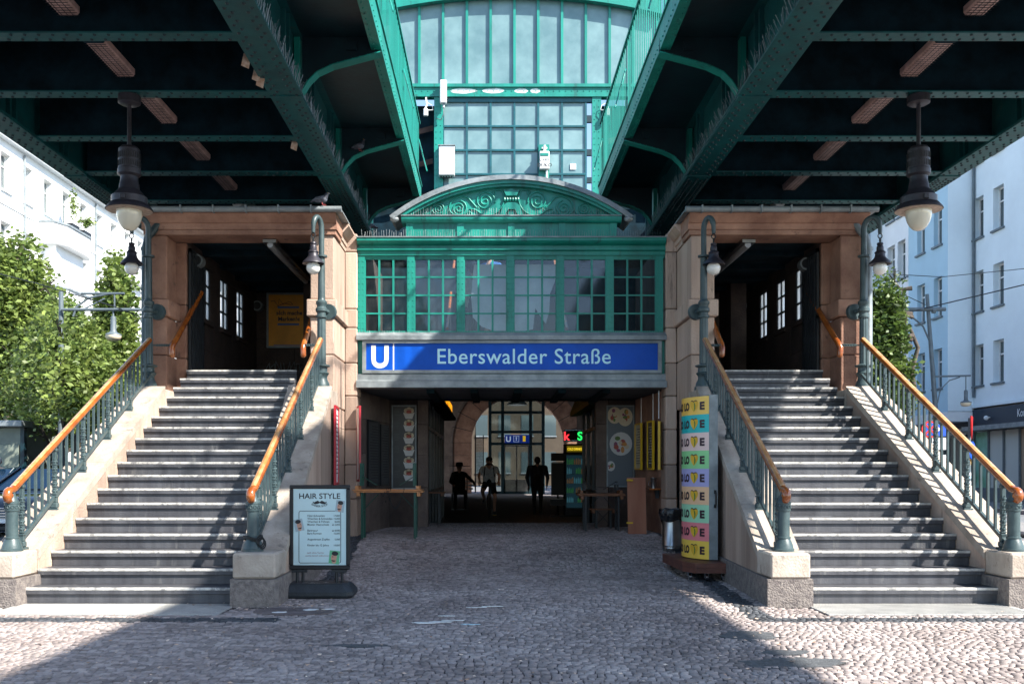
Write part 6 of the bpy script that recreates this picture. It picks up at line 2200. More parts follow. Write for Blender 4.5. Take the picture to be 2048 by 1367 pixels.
def tree(name, label, x, y, h, blobs, n, size, seed, leaf='leaf', group=None):
    t = thing(name, label, 'tree', (x, y, -.09), group)
    tk = MB()
    rr = random.Random(seed)
    P = [(x + rr.uniform(-.06, .06) * i, y, -.09 + h * .8 * i / 8) for i in range(9)]
    tk.tube(P, [.20 - .018 * i for i in range(9)], 10)
    trunk = tk.build('trunk', 'bark', t, smooth=60)
    lm = MB()
    for (bx, by, bz, rx, ry, rz) in blobs:
        zs0 = max(h * .25, bz - rz * 1.1)
        p0 = Vector((x, y, zs0)); p1 = Vector((bx, by, bz))
        mid = p0.lerp(p1, .5) + Vector((0, 0, -.3))
        lm.tube([p0, mid, p1], [.085, .05, .02], 6)
        for q in range(4):
            d = Vector((rr.uniform(-1, 1) * rx, rr.uniform(-1, 1) * ry, rr.uniform(-.6, 1) * rz)) * .7
            lm.tube([mid.lerp(p1, .5), p1 + d * .8], [.022, .006], 4)
    lm.build('limb', 'bark', t)
    V = leaves(blobs, n, size, seed)
    me = bpy.data.meshes.new('crown')
    nq = len(V) // 4
    V = V - np.array(wloc(t))
    me.vertices.add(len(V)); me.vertices.foreach_set('co', V.ravel())
    me.loops.add(nq * 4); me.loops.foreach_set('vertex_index', np.arange(nq * 4, dtype=np.int32))
    me.polygons.add(nq)
    me.polygons.foreach_set('loop_start', np.arange(0, nq * 4, 4, dtype=np.int32))
    me.polygons.foreach_set('loop_total', np.full(nq, 4, dtype=np.int32))
    me.materials.append(M[leaf])
    me.update(calc_edges=True)
    o = bpy.data.objects.new('crown', me)
    COL.objects.link(o); o.parent = t
    return t
def pxw(px, py, d): return ((px - 982) * d / 1908, d, EYE + (942 - py) * d / 1908)
def blobs_from(lst, d, depth=1.0):
    out = []
    for (px, py, r) in lst:
        x, y, z = pxw(px, py, d + random.uniform(-.8, .8))
        q = r * d / 1908
        out.append((x, y, z, q, q * depth, q * .9))
    return out
tree('street_tree', 'tall bright green tree at the left edge, before the white house', -15.6, 31, 10.2,
     blobs_from(((-10, 500, 60), (50, 480, 48), (25, 560, 75), (80, 530, 42), (-30, 640, 80), (60, 660, 80), (5, 740, 75), (95, 610, 40), (40, 820, 70), (-30, 850, 70), (110, 560, 30)), 31), 26000, .125, 1, 'leaf', 'trees along the left street')
tree('street_tree', 'slender bright tree rising beside the left curved-neck lamp', -13.2, 33, 9.2,
     blobs_from(((230, 520, 38), (238, 570, 45), (222, 640, 52), (240, 710, 48), (215, 770, 48), (258, 600, 28), (210, 700, 45), (265, 680, 30), (250, 790, 50)), 33), 15000, .125, 2, 'leaf', 'trees along the left street')
tree('street_tree', 'broad low tree with dense green crown behind the far left railing', -12.6, 28, 6.3,
     blobs_from(((120, 620, 52), (160, 665, 60), (95, 700, 65), (150, 740, 70), (200, 720, 48), (70, 780, 60), (130, 815, 62), (195, 800, 52), (20, 800, 52), (250, 780, 40), (110, 760, 60), (60, 840, 55), (180, 850, 55), (110, 590, 40), (40, 720, 55)), 28) + blobs_from(((112, 700, 40), (104, 775, 46), (128, 830, 40), (120, 645, 26), (80, 850, 40), (60, 745, 40)), 23.0), 50000, .098, 3, 'leaf', 'trees along the left street')
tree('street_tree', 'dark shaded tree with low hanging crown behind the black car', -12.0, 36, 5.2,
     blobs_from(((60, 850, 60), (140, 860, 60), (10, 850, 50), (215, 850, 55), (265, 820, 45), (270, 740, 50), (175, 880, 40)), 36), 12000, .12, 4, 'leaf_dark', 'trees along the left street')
# plants on the balcony
def shrub(label, x, y, z, r, h, seed, n=260):
    t = thing('balcony_plant', label, 'plant', (x, y, z))
    MB().box(x - .15, x + .15, y - .5, y + .5, z, z + .25).build('planter', 'black', t)
    V = leaves([(x, y, z + .25 + h * .5, r, r, h * .5)], n, .10, seed) - np.array(wloc(t))
    me = bpy.data.meshes.new('foliage')
    me.from_pydata(V.tolist(), [], [(4 * i, 4 * i + 1, 4 * i + 2, 4 * i + 3) for i in range(len(V) // 4)])
    me.materials.append(M['leaf'])
    o = bpy.data.objects.new('foliage', me); COL.objects.link(o); o.parent = t
shrub('tall loose plant in a planter on the white balcony', LX + 1.1, 54.6, 15.16, .55, 2.3, 50)
shrub('small round plant in a black planter on the white balcony', LX + 1.1, 56.2, 15.16, .6, 1.0, 51, 340)

# green-grey newsstand, half behind the car
ns = thing('newsstand', 'grey green shuttered newsstand at the left edge behind the car', 'kiosk', (-12.6, 25, -.09))
B(-15.8, -12.05, 24.5, 27, -.09, 2.45, .02).build('body', 'kiosk_green', ns)
for k in range(4):
    B(-15.4 + .84 * k, -14.62 + .84 * k, 24.45, 24.497, .1, 2.0, .01).build('shutter_panel', 'kiosk_green2', ns)
B(-16, -11.9, 24.2, 27.2, 2.46, 2.62, .02).build('roof', 'lead', ns)
B(-12.05, -11.95, 24.42, 24.56, -.09, 2.45).build('corner_post', 'teal_soot', ns)
pb = thing('poster_wall', 'dark wall pasted with torn notices beside the newsstand', 'wall', (-10.3, 25.2, -.09))
B(-11.1, -9.4, 25.2, 25.5, -.09, 2.3).build('panel', 'iron_dark', pb)
rr = random.Random(4)
for k in range(16):
    x, z, w = rr.uniform(-11.0, -9.6), rr.uniform(.4, 2.1), rr.uniform(.04, .12)
    B(x, x + w, 25.19, 25.199, z, z + w * 1.3).build('torn_notice', rr.choice(['bowl', 'orange_brown', 'menu_cream']), pb)

# street lamp on a tram pole, left
def hung_lamp(px_, y, z, x, parent, r=.20):
    MB().lathe([(.012, .62), (.02, .60), (.02, .48), (.06, .46), (.07, .40), (.07, .12), (.10, .06), (.19, .02), (.20, -.01)], x, y, 18, z0=z).build('lamp_body', 'iron_pale', parent, smooth=35)
    MB().lathe([(.19, -.012), (.195, -.05), (.16, -.12), (.08, -.15), (.001, -.155)], x, y, 18, z0=z).build('globe', 'opal_warm', parent, smooth=60)
t = thing('tram_pole', 'tall steel tram pole with a lamp on its bracket arm, among the left trees', 'street lamp', (-10.9, 24.3, -.09))
MB().tube([(-10.95, 24.3, -.09), (-10.95, 24.3, 2.9), (-10.95, 24.3, 5.9)], [.085, .075, .055], 12).build('pole', 'iron_pale', t, smooth=40)
s = MB()
s.tube([(-10.9, 24.2, 5.42), (-8.6, 24.2, 5.42)], .04, 8)
s.tube([(-10.6, 24.2, 5.25), (-10.5, 24.2, 5.5), (-10.2, 24.2, 5.72), (-9.7, 24.2, 5.82), (-9.3, 24.2, 5.83)], .028, 8)
s.tube([(-10.4, 24.2, 5.83), (-9.3, 24.2, 5.83)], .03, 8)
s.tube([(-9.55, 24.2, 5.83), (-9.55, 24.2, 5.40)], .02, 6)
s.tube([(-10.3, 24.2, 5.45), (-9.8, 24.2, 5.70)], .02, 6)
s.build('bracket_arm', 'iron_pale', t, smooth=40)
hung_lamp(0, 24.2, 4.78, -9.58, t)
s = MB()
s.tube([(-12.9, 23, 6.35), (-11.2, 23.5, 5.95), (-9.5, 24.1, 5.48), (-8.4, 24.6, 5.02)], .014, 5)
tag(s.build('overhead_wire', 'iron_dark'), 'sagging overhead wire crossing the left trees', 'wire')

# ------------------------------------------------------------------ car
def car(label, x, y, rz, paint, hl=True):
    t = thing('parked_car', label, 'car', (0, 0, -.10))
    bd = MB()
    st = []
    # stations along the length; y = 0 front bumper, 4.6 tail
    for (yy, w, zb, zs, zt) in ((0.0, .60, .32, .50, .60), (.06, .78, .22, .55, .68), (.22, .87, .20, .62, .78), (.6, .90, .19, .68, .87), (1.1, .91, .19, .74, .93), (1.6, .91, .19, .78, .96), (2.4, .91, .19, .80, .96), (3.4, .91, .19, .82, .98), (4.1, .90, .20, .82, .99), (4.45, .85, .26, .78, .94), (4.6, .70, .34, .66, .80)):
        lp = []
        for (fx, fz) in ((-.86, 0), (-1, .18), (-1, .62), (-.965, .86), (-.82, 1.0)):
            pass
        pts = [(-w * .88, zb), (-w, zb + .12), (-w, zs - .08), (-w * .97, zs), (-w * .86, zt - .02), (-w * .45, zt + .015), (w * .45, zt + .015), (w * .86, zt - .02), (w * .97, zs), (w, zs - .08), (w, zb + .12), (w * .88, zb)]
        st.append([(px_, yy, z) for px_, z in pts])
    bd.loft(st)
    body = bd.build('body', paint, t, smooth=40)
    cab = []
    for (yy, w, zt) in ((1.15, .80, .95), (1.95, .63, 1.38), (2.5, .61, 1.45), (3.2, .60, 1.42), (4.05, .74, 1.0)):
        cab.append((yy, w, zt))
    rf = MB()
    rl = [[(-w, yy, zt - .03), (-w * .7, yy, zt), (w * .7, yy, zt), (w, yy, zt - .03), (w * .7, yy, zt - .04), (-w * .7, yy, zt - .04)] for yy, w, zt in cab[1:4]]
    rf.loft(rl)
    for sx in (-1, 1):
        rf.tube([(sx * .80, 1.12, .95), (sx * .63, 1.95, 1.38)], .035, 8)
        rf.tube([(sx * .74, 4.08, .99), (sx * .60, 3.2, 1.40)], .05, 8)
        rf.tube([(sx * .83, 2.65, .94), (sx * .61, 2.6, 1.41)], .035, 8)
    rf.build('roof', paint, t, smooth=40)
    MB().quad((-.78, 1.16, .955), (.78, 1.16, .955), (.60, 1.95, 1.375), (-.60, 1.95, 1.375)).build('windscreen', 'car_glass', t)
    MB().quad((-.72, 4.06, .985), (.72, 4.06, .985), (.58, 3.22, 1.39), (-.58, 3.22, 1.39)).build('rear_window', 'car_glass', t)
    for sx in (-1, 1):
        MB().add([(sx * .815, 1.25, .93), (sx * .845, 2.6, .95), (sx * .845, 3.5, .97), (sx * .60, 3.15, 1.38), (sx * .625, 2.5, 1.41), (sx * .64, 1.97, 1.36)], [(0, 1, 4, 5), (1, 2, 3, 4)]).build('side_window', 'car_glass', t)
        m = MB().ball((sx * .98, 1.42, .98), .10, 12, sc=(1.1, .6, .75)).build('mirror', paint, t, smooth=60)
        lp = MB()
        lp.loft([[(sx * .46, .045, .60), (sx * .74, .12, .62), (sx * .85, .32, .70), (sx * .80, .30, .76), (sx * .50, .12, .72)], [(sx * .46, .10, .60), (sx * .74, .2, .62), (sx * .83, .40, .70), (sx * .79, .38, .75), (sx * .50, .2, .71)]])
        lp.build('headlight', 'lamp_glass', t)
        for yy in (.88, 3.72):
            tw = MB().lathe([(.20, -.10), (.30, -.10), (.325, -.07), (.325, .07), (.30, .10), (.20, .10)], 0, 0, 24)
            tw.v = [(sx * (.80) + b_, yy + a, .325 + c) for a, c, b_ in tw.v]
            wh = tw.build('wheel', 'rubber', t, smooth=40)
            rm = MB()
            for k in range(10):
                a = 2 * math.pi * k / 10
                rm.tube([(sx * .895, yy, .325), (sx * .895, yy + .21 * math.cos(a), .325 + .21 * math.sin(a))], .022, 5)
            rm.tube([(sx * .88, yy + .21 * math.cos(a), .325 + .21 * math.sin(a)) for a in np.linspace(0, 6.283, 20)], .018, 5)
            rm.build('rim', 'steel', wh)
    g = MB()
    g.loft([[(-.40, .005, .47), (.40, .005, .47), (.46, .03, .64), (-.46, .03, .64)], [(-.40, .05, .47), (.40, .05, .47), (.46, .07, .64), (-.46, .07, .64)]])
    gr = g.build('grille', 'black', t)
    gg = MB()
    for z in (.50, .55, .60):
        gg.box(-.40, .40, -.01, .004, z, z + .016)
    gg.tube([(-.42, .0, .465), (.42, .0, .465), (.47, .02, .65), (-.47, .02, .65), (-.42, .0, .465)], .012, 6)
    gg.build('grille_bar', 'chrome', gr)
    lo = MB()
    lo.box(-.70, .70, .0, .05, .26, .36)
    lo.build('lower_intake', 'black', t)
    B(-.26, .26, -.022, -.002, .38, .455, .004).build('number_plate', 'sign_white', t)
    for sx in (-1, 1):
        MB().tube([(sx * .1, 1.10, .965), (sx * .1 + .5, 1.2, .99)], .012, 5).build('wiper', 'black', t)
    t.location = (x, y, -.10)
    t.rotation_euler = (0, 0, rz)
    return t
M['car_black'] = plain('black_car_paint', (.006, .008, .014), rough=.18, coat=1.0)
M['car_teal'] = plain('teal_car_paint', (.01, .12, .14), rough=.2, coat=1.0)
M['car_glass'] = plain('car_glass', (.012, .075, .12), rough=.04, spec=1.0)  # blue sky reflection tinted into the glass colour
M['lamp_glass'] = plain('headlight_glass', (.5, .53, .55), rough=.1)
car('black saloon car with chrome grille parked behind the far left railing', -9.0, 17.4, R(-2), 'car_black')
car('dark teal car parked behind the black saloon at the left edge', -11.6, 19.6, R(-8), 'car_teal')

# ================================================================== STREET TO THE RIGHT
rb = thing('corner_house', 'pale blue rendered house with a projecting bay and a dark shop front on the right', 'building', (26, 46, 0))
RX = 21.5
wins = []
for zt in (16.7, 13.4, 10.15, 6.9):
    for ya in (30.8, 32.5, 35.2, 36.9, 40.0, 41.65):
        wins.append((ya, ya + .85, zt - 1.8, zt))
facade(rb, RX, -1, 30, 42.6, 4.25, 20, wins, .30, 'render_blue', sill='iron_pale')
wins = []
for zt in (16.7, 13.4, 10.15, 6.9):
    for ya in (48.2, 49.5, 50.8):
        wins.append((ya, ya + .95, zt - 2.0, zt))
facade(rb, RX, -1, 46.5, 52.5, 4.25, 20, wins, .30, 'render_white', sill='iron_pale')
B(RX + .35, RX + 9, 30, 52.5, 0, 19.98).build('body', 'render_blue', rb)
wins = []
for zt in (16.7, 13.4, 10.15, 6.9):
    for ya in (42.9 + .15, 44.75):
        wins.append((ya, ya + .8, zt - 1.8, zt))
BX2 = RX - 1.15
facade(rb, BX2, -1, 42.5, 46.5, 3.98, 20, wins, .25, 'render_blue2', sill='iron_pale')
MB().quad((BX2, 42.5, 4.0), (RX, 42.5, 4.0), (RX, 42.5, 20), (BX2, 42.5, 20)).quad((BX2, 46.5, 4.0), (RX, 46.5, 4.0), (RX, 46.5, 20), (BX2, 46.5, 20)).build('bay_cheek', 'render_blue', rb)
B(BX2 - .02, RX + .3, 42.48, 46.52, 3.55, 3.975).build('bay_foot', 'render_white', rb)
MB().tube([(RX - .07, 42.35, 20), (RX - .07, 42.35, 4.6)], .06, 10).build('downpipe', 'iron_pale', rb, smooth=40)
B(RX - .10, RX + .3, 30, 42.49, 4.13, 4.26).build('string_course', 'render_blue', rb)
M['navy'] = mat('navy_fascia', (.006, .022, .045), rough=.5, var=.1)
B(RX - .06, RX + .3, 30, 52.5, 3.30, 4.05).build('shop_fascia', 'navy', rb)
B(RX - .55, RX + .3, 30, 42.5, 3.10, 3.29).build('awning_case', 'lead', rb)
s = MB()
M['letter_white'] = plain('letter_white', (.8, .82, .82))
s.text('Kontor', lambda a, z: (RX - .066, 38.85 - a, 3.55 + z), size=.46, xs=.8)
s.build('lettering', 'letter_white', rb)
M['shop_warm'] = plain('shop_interior', (.42, .30, .20), rough=.7)  # warm interior lighting put into the panel colour
M['shop_pale'] = plain('shop_blind', (.55, .56, .50), rough=.6)
M['shop_green'] = mat('shop_poster', (.25, .55, .45), rough=.4, col2=(.10, .34, .18), scale=1.5)
cols = ['shop_warm', 'shop_pale', 'shop_green', 'shop_warm', 'shop_pale', 'shop_pale', 'shop_warm', 'shop_green', 'shop_warm', 'shop_pale']
for k in range(10):
    ya = 30.3 + 1.22 * k
    B(RX + .05, RX + .10, ya, ya + 1.14, .62, 3.05).build('shop_window', cols[(k * 3) % 10], rb)
    B(RX - .03, RX + .12, ya + 1.145, ya + 1.215, .62, 3.08).build('shop_mullion', 'iron_pale', rb)
B(RX - .05, RX + .3, 30, 42.5, .02, .61).build('shop_plinth', 'iron_pale', rb)
for k in range(4):
    B(RX - .02, RX + .2, 43.2 + 2 * k, 44.6 + 2 * k, .1, 3.0).build('shop_window', 'win', rb)
t = thing('security_camera', 'small white security camera on the dark shop fascia', 'camera', (RX - .2, 41.0, 3.6))
MB().ball((RX - .22, 41.0, 3.62), .10, 12).box(RX - .2, RX - .06, 40.97, 41.03, 3.62, 3.66).build('body', 'white', t, smooth=50)
r2 = thing('far_apartment_house', 'pale house with a railed balcony farther down the right street', 'building', (24, 62, 0))
wins = []
for zt in (16.5, 13.2, 9.9, 6.6):
    for ya in (54.5, 57.0, 59.5, 62, 65):
        wins.append((ya, ya + 1.1, zt - 1.8, zt))
facade(r2, 20.6, -1, 52.6, 75, 0, 19.3, wins, .3, 'render_blue', sill='lead')
B(20.95, 30, 52.6, 75, 0, 19.28).build('body', 'render_blue', r2)
B(19.6, 20.595, 56, 61, 15.6, 15.75).build('balcony_slab', 'render_white', r2)
s = MB()
for k in range(30):
    s.box(19.6, 19.63, 56 + .17 * k, 56.03 + .17 * k, 15.75, 16.8)
s.box(19.58, 19.65, 56, 61.1, 16.8, 16.86)
s.build('balcony_railing', 'iron', r2)

tree('street_tree', 'dense narrow tree beside the right rainwater pipe, before the pale blue house', 15.0, 34, 8.3,
     blobs_from(((1778, 548, 30), (1796, 590, 38), (1760, 630, 48), (1806, 640, 26), (1775, 690, 48), (1808, 720, 36), (1765, 770, 58), (1808, 800, 40), (1770, 845, 52), (1815, 850, 30), (1740, 700, 40), (1700, 640, 55), (1690, 740, 60), (1725, 580, 45), (1680, 820, 55)), 34), 20000, .125, 6, 'leaf_dark')

t = thing('tram_pole', 'slightly leaning steel pole with two bracket lamps before the pale blue house', 'street lamp', (16.6, 36, -.1))
PL = [(16.9, 36, -.1), (16.75, 36, 4.0), (16.45, 36, 8.0)]
MB().tube(PL, [.11, .09, .065], 12).build('pole', 'iron_pale', t, smooth=40)
s = MB()
s.tube([(14.2, 35.9, 7.40), (17.1, 35.9, 7.42)], .075, 10)
s.tube([(16.72, 36, 5.0), (16.65, 36, 6.0), (16.3, 36, 6.8), (15.7, 36, 7.3)], .035, 8)
s.tube([(14.98, 35.9, 7.4), (14.98, 35.9, 6.6)], .02, 6)
for x in (14.75, 15.6, 16.6):
    s.tube([(x, 35.9, 7.36), (x + .12, 35.9, 7.36)], .10, 8)
s.build('upper_arm', 'iron_pale', t, smooth=40)
s = MB()
s.tube([(16.62, 36, 4.90), (18.1, 36, 4.93)], .035, 8)
s.tube([(16.85, 36, 3.9), (16.95, 36, 4.4), (17.3, 36, 4.75), (17.7, 36, 4.88)], .022, 8)
s.tube([(17.92, 36, 4.93), (17.92, 36, 4.45)], .02, 6)
s.build('lower_arm', 'iron_pale', t, smooth=40)
hung_lamp(0, 35.9, 6.15, 14.98, t, .24)
hung_lamp(0, 36, 3.92, 17.92, t, .24)
s = MB()
s.tube([(14.6, 34, 6.9), (16.2, 35.9, 7.42), (19.2, 33, 7.95), (22.5, 30, 8.6)], .022, 5)
tag(s.build('overhead_wire', 'iron_dark'), 'thick overhead wire rising from the right tram pole to the picture edge', 'wire')
s = MB()
s.tube([(13.2, 34, 8.4), (17.0, 36, 8.65), (22.5, 36, 9.2)], .014, 5)
s.tube([(14.7, 36, 8.4), (16.4, 36, 7.6)], .014, 5)
tag(s.build('overhead_wire', 'iron_dark'), 'thin upper overhead wire in front of the pale blue house', 'wire')

# traffic signs and moped behind the right railing
def post(t, x, y, h, m='iron_pale'):
    MB().tube([(x, y, -.1), (x, y, h)], .032, 8).build('post', m, t, smooth=40)
t = thing('no_stopping_sign', 'round red and blue no stopping sign behind the far right railing', 'sign', (14.0, 30.4, -.1))
post(t, 13.98, 30.45, 2.9)
MB().tube([(13.98, 30.40, 2.66), (13.98, 30.37, 2.66)], .27, 24).build('rim', 'red', t, smooth=40)
M['sign_blue2'] = plain('traffic_blue', (.01, .07, .42), rough=.4)
MB().tube([(13.98, 30.368, 2.66), (13.98, 30.362, 2.66)], .21, 24).build('disc', 'sign_blue2', t, smooth=40)
s = MB()
for a in (45, 135):
    c, q = math.cos(R(a)), math.sin(R(a))
    yv = 30.358 - (.002 if a > 90 else 0)
    s.quad((13.98 - .21 * c - .03 * q, yv, 2.66 - .21 * q + .03 * c), (13.98 + .21 * c - .03 * q, yv, 2.66 + .21 * q + .03 * c), (13.98 + .21 * c + .03 * q, yv, 2.66 + .21 * q - .03 * c), (13.98 - .21 * c + .03 * q, yv, 2.66 - .21 * q - .03 * c))
s.build('cross_bar', 'red', t)
for z in (1.75, 1.35):
    B(13.75, 14.2, 30.37, 30.40, z, z + .33).build('plate', 'sign_white', t)
t = thing('parking_sign', 'small blue parking sign with white P behind the far right railing', 'sign', (14.4, 30.6, -.1))
post(t, 14.36, 30.65, 2.85)
B(14.14, 14.58, 30.57, 30.60, 2.45, 2.82).build('panel', 'sign_blue2', t)
MB().text('P', on(14.30, 2.51, 30.566), size=.33, bold=.02, align='CENTER').build('letter_p', 'sign_white', t)
B(14.14, 14.58, 30.57, 30.60, 2.02, 2.40).build('plate', 'sign_white', t)
B(14.14, 14.58, 30.57, 30.60, 1.50, 1.85).build('plate', 'sign_white', t)
t = thing('yield_sign', 'red edged yield sign seen from the side, on a stickered post before the shop', 'sign', (15.9, 31.8, -.1))
MB().tube([(15.95, 31.8, -.1), (15.95, 31.8, 3.1)], .045, 10).build('post', 'iron_pale', t, smooth=40)
dx, dy = .35, .6
MB().loft([[(15.95 - dx * .6, 31.7 - dy * .6, 3.15), (15.95 + dx * .6, 31.7 + dy * .6, 3.15), (15.95, 31.7, 2.4)], [(15.95 - dx * .6 + .03, 31.7 - dy * .6 - .02, 3.15), (15.95 + dx * .6 + .03, 31.7 + dy * .6 - .02, 3.15), (15.98, 31.68, 2.4)]]).build('triangle', 'red', t)
MB().add([(15.95 - dx * .42 + -.012, 31.7 - dy * .42 - .0, 3.09), (15.95 + dx * .42 - .012, 31.7 + dy * .42, 3.09), (15.938, 31.7, 2.56)], [(0, 1, 2)]).build('white_field', 'sign_white', t)
MB().tube([(15.98, 31.72, 2.02), (16.0, 31.70, 2.02)], .30, 20).build('blue_disc', 'sign_blue2', t, smooth=40)
rr = random.Random(9)
for k in range(12):
    z = rr.uniform(.3, 2.0)
    MB().tube([(15.95, 31.8, z), (15.95, 31.8, z + rr.uniform(.06, .14))], .0465, 10).build('sticker', rr.choice(['sign_white', 'sign_pale', 'red', 'taco_yellow']), t)
t = thing('moped', 'red moped with top box parked beside the shop, behind the right railing', 'moped', (14.9, 31.0, -.1))
for y in (30.4, 31.6):
    w = MB().tube([(14.88, y, .17), (14.96, y, .17)], .27, 18).build('wheel', 'rubber', t, smooth=40)
M['red_shiny'] = plain('red_plastic', (.62, .03, .05), rough=.25, coat=.6)
MB().ball((14.92, 31.1, .95), .36, 14, sc=(.95, .9, .85)).build('top_box', 'red_shiny', t, smooth=60)
MB().loft([[(14.78, 30.5, .35), (15.06, 30.5, .35), (15.0, 30.55, .62), (14.84, 30.55, .62)], [(14.76, 31.5, .3), (15.08, 31.5, .3), (15.04, 31.45, .68), (14.80, 31.45, .68)]]).build('body', 'red_shiny', t)
MB().loft([[(14.76, 30.42, .2), (15.08, 30.42, .2), (15.0, 30.38, .98), (14.84, 30.38, .98)], [(14.78, 30.48, .2), (15.06, 30.48, .2), (14.98, 30.44, .98), (14.86, 30.44, .98)]]).build('leg_shield', 'red_shiny', t)
MB().tube([(14.6, 30.5, 1.0), (14.92, 30.42, 1.04), (15.24, 30.5, 1.0)], .018, 8).build('handlebar', 'iron_dark', t)

# ================================================================== PEOPLE
def body_mesh(bones, voxel, smooth_it=3):
    """bones: (p, q, rp, rq, material); one continuous skin grown round tapered limbs"""
    s = MB()
    for (p, q, rp, rq, mm) in bones:
        p, q = Vector(p), Vector(q)
        d = (q - p).normalized() if (q - p).length > 1e-6 else Vector((0, 0, 1))
        pts, rr = [], []
        for t in (-1, -.7, -.35):
            pts.append(p + d * rp * t); rr.append(rp * math.sqrt(max(.02, 1 - t * t)))
        n = max(2, int((q - p).length / .06))
        for i in range(n + 1):
            f = i / n
            pts.append(p.lerp(q, f)); rr.append(rp + (rq - rp) * f)
        for t in (.35, .7, 1):
            pts.append(q + d * rq * t); rr.append(rq * math.sqrt(max(.02, 1 - t * t)))
        s.tube(pts, rr, 10)
    o = s.build('body', 'skin', origin=(0, 0, 0))
    md = o.modifiers.new('remesh', 'REMESH')
    md.mode = 'VOXEL'; md.voxel_size = voxel
    m2 = o.modifiers.new('smooth', 'SMOOTH')
    m2.iterations = smooth_it; m2.factor = .5
    bpy.context.view_layer.update()
    dg = bpy.context.evaluated_depsgraph_get()
    me = bpy.data.meshes.new_from_object(o.evaluated_get(dg), depsgraph=dg)
    old = o.data
    bpy.data.objects.remove(o)
    bpy.data.meshes.remove(old)
    mats = []
    for b in bones:
        if b[4] not in mats: mats.append(b[4])
    me.materials.clear()
    for m in mats: me.materials.append(M[m])
    n = len(me.polygons)
    C = np.zeros(n * 3); me.polygons.foreach_get('center', C); C = C.reshape(-1, 3)
    best, which = np.full(n, 1e9), np.zeros(n, int)
    for (p, q, rp, rq, mm) in bones:
        p, q = np.array(p, float), np.array(q, float)
        d = q - p
        t = np.clip(((C - p) @ d) / max(1e-9, d @ d), 0, 1)
        dist = np.linalg.norm(C - (p + t[:, None] * d), axis=1) - (rp + (rq - rp) * t)
        k = dist < best
        best[k] = dist[k]; which[k] = mats.index(mm)
    me.polygons.foreach_set('material_index', which.astype(np.int32))
    me.polygons.foreach_set('use_smooth', [True] * n)
    me.update()
    return me

def hand(bones, wrist, direction, palm_n, side, curl=.5, m='skin'):
    """palm, four unequal bent fingers and a thumb"""
    w, d, nrm = Vector(wrist), Vector(direction).normalized(), Vector(palm_n).normalized()
    sdir = d.cross(nrm) * side
    for k, (o_, L) in enumerate(((-.030, .070), (-.010, .080), (.010, .075), (.029, .060))):
        base = w + d * .085 + sdir * o_
        bones.append((tuple(w + sdir * o_ * .4), tuple(base), .018, .014, m))
        mid = base + (d * math.cos(curl * .7) + nrm * math.sin(curl * .7)) * L * .55
        tip = mid + (d * math.cos(curl * 1.6) + nrm * math.sin(curl * 1.6)) * L * .45
        bones.append((tuple(base), tuple(mid), .0105, .009, m))
        bones.append((tuple(mid), tuple(tip), .009, .0075, m))
    tb = w + d * .03 - sdir * .03
    t1 = tb + (d * .6 - sdir * .6 + nrm * .3).normalized() * .045
    bones.append((tuple(tb), tuple(t1), .013, .011, m))
    bones.append((tuple(t1), tuple(t1 + (d * .9 + nrm * .4).normalized() * .03), .011, .009, m))

def head_bones(b, neck, head, fwd, m='skin'):
    """skull, jaw, nose and ears on a neck"""
    n, h, f = Vector(neck), Vector(head), Vector(fwd).normalized()
    up = Vector((0, 0, 1))
    sd = f.cross(up)
    b.append((tuple(n), tuple(h - up * .07), .058, .056, m))
    b.append((tuple(h + up * .035 - f * .018), tuple(h - up * .01 - f * .005), .090, .085, m))
    b.append((tuple(h - up * .03 + f * .012), tuple(h - up * .085 + f * .035), .070, .046, m))
    b.append((tuple(h + f * .088 + up * .015), tuple(h + f * .104 - up * .022), .011, .016, m))
    for q in (-1, 1):
        b.append((tuple(h + sd * .084 * q + up * .01), tuple(h + sd * .086 * q - up * .03), .016, .013, m))
def face_parts(t, head, fwd, lip='lip', eyes=True):
    h, f = Vector(head), Vector(fwd).normalized()
    sd = f.cross(Vector((0, 0, 1)))
    if eyes:
        for q in (-1, 1):
            c = h + f * .083 + sd * .032 * q + Vector((0, 0, .012))
            MB().ball(tuple(c), .012, 8).build('eye', 'print_black', t)
    c = h + f * .088 - Vector((0, 0, .055))
    MB().ball(tuple(c), .022, 8, sc=(1, .45, .35)).build('mouth', 'lip', t)
M['lip'] = plain('lip', (.30, .10, .09))
M['navy_cloth'] = mat('navy_jacket', (.018, .03, .055), rough=.9, var=.3, scale=10)
M['black_cloth'] = mat('black_cloth', (.012, .013, .017), rough=.9, var=.3, scale=10)
M['grey_shirt'] = mat('pale_printed_shirt', (.78, .80, .82), rough=.9, col2=(.45, .50, .55), scale=14)
M['beige_cloth'] = mat('beige_top', (.58, .42, .30), rough=.9, var=.15, scale=10)
M['sage_cloth'] = mat('sage_shirt', (.40, .46, .38), rough=.9, var=.15, scale=10)
M['blue_cloth'] = mat('blue_jacket', (.05, .16, .42), rough=.9, var=.2, scale=10)
M['slate_cloth'] = mat('slate_trousers', (.07, .08, .10), rough=.9, var=.2, scale=10)
M['shoe'] = plain('dark_shoe', (.02, .02, .022), rough=.6)
M['sole'] = plain('tan_sole', (.35, .22, .10), rough=.7)
M['grey_hair'] = plain('white_hair', (.62, .60, .56), rough=.8)

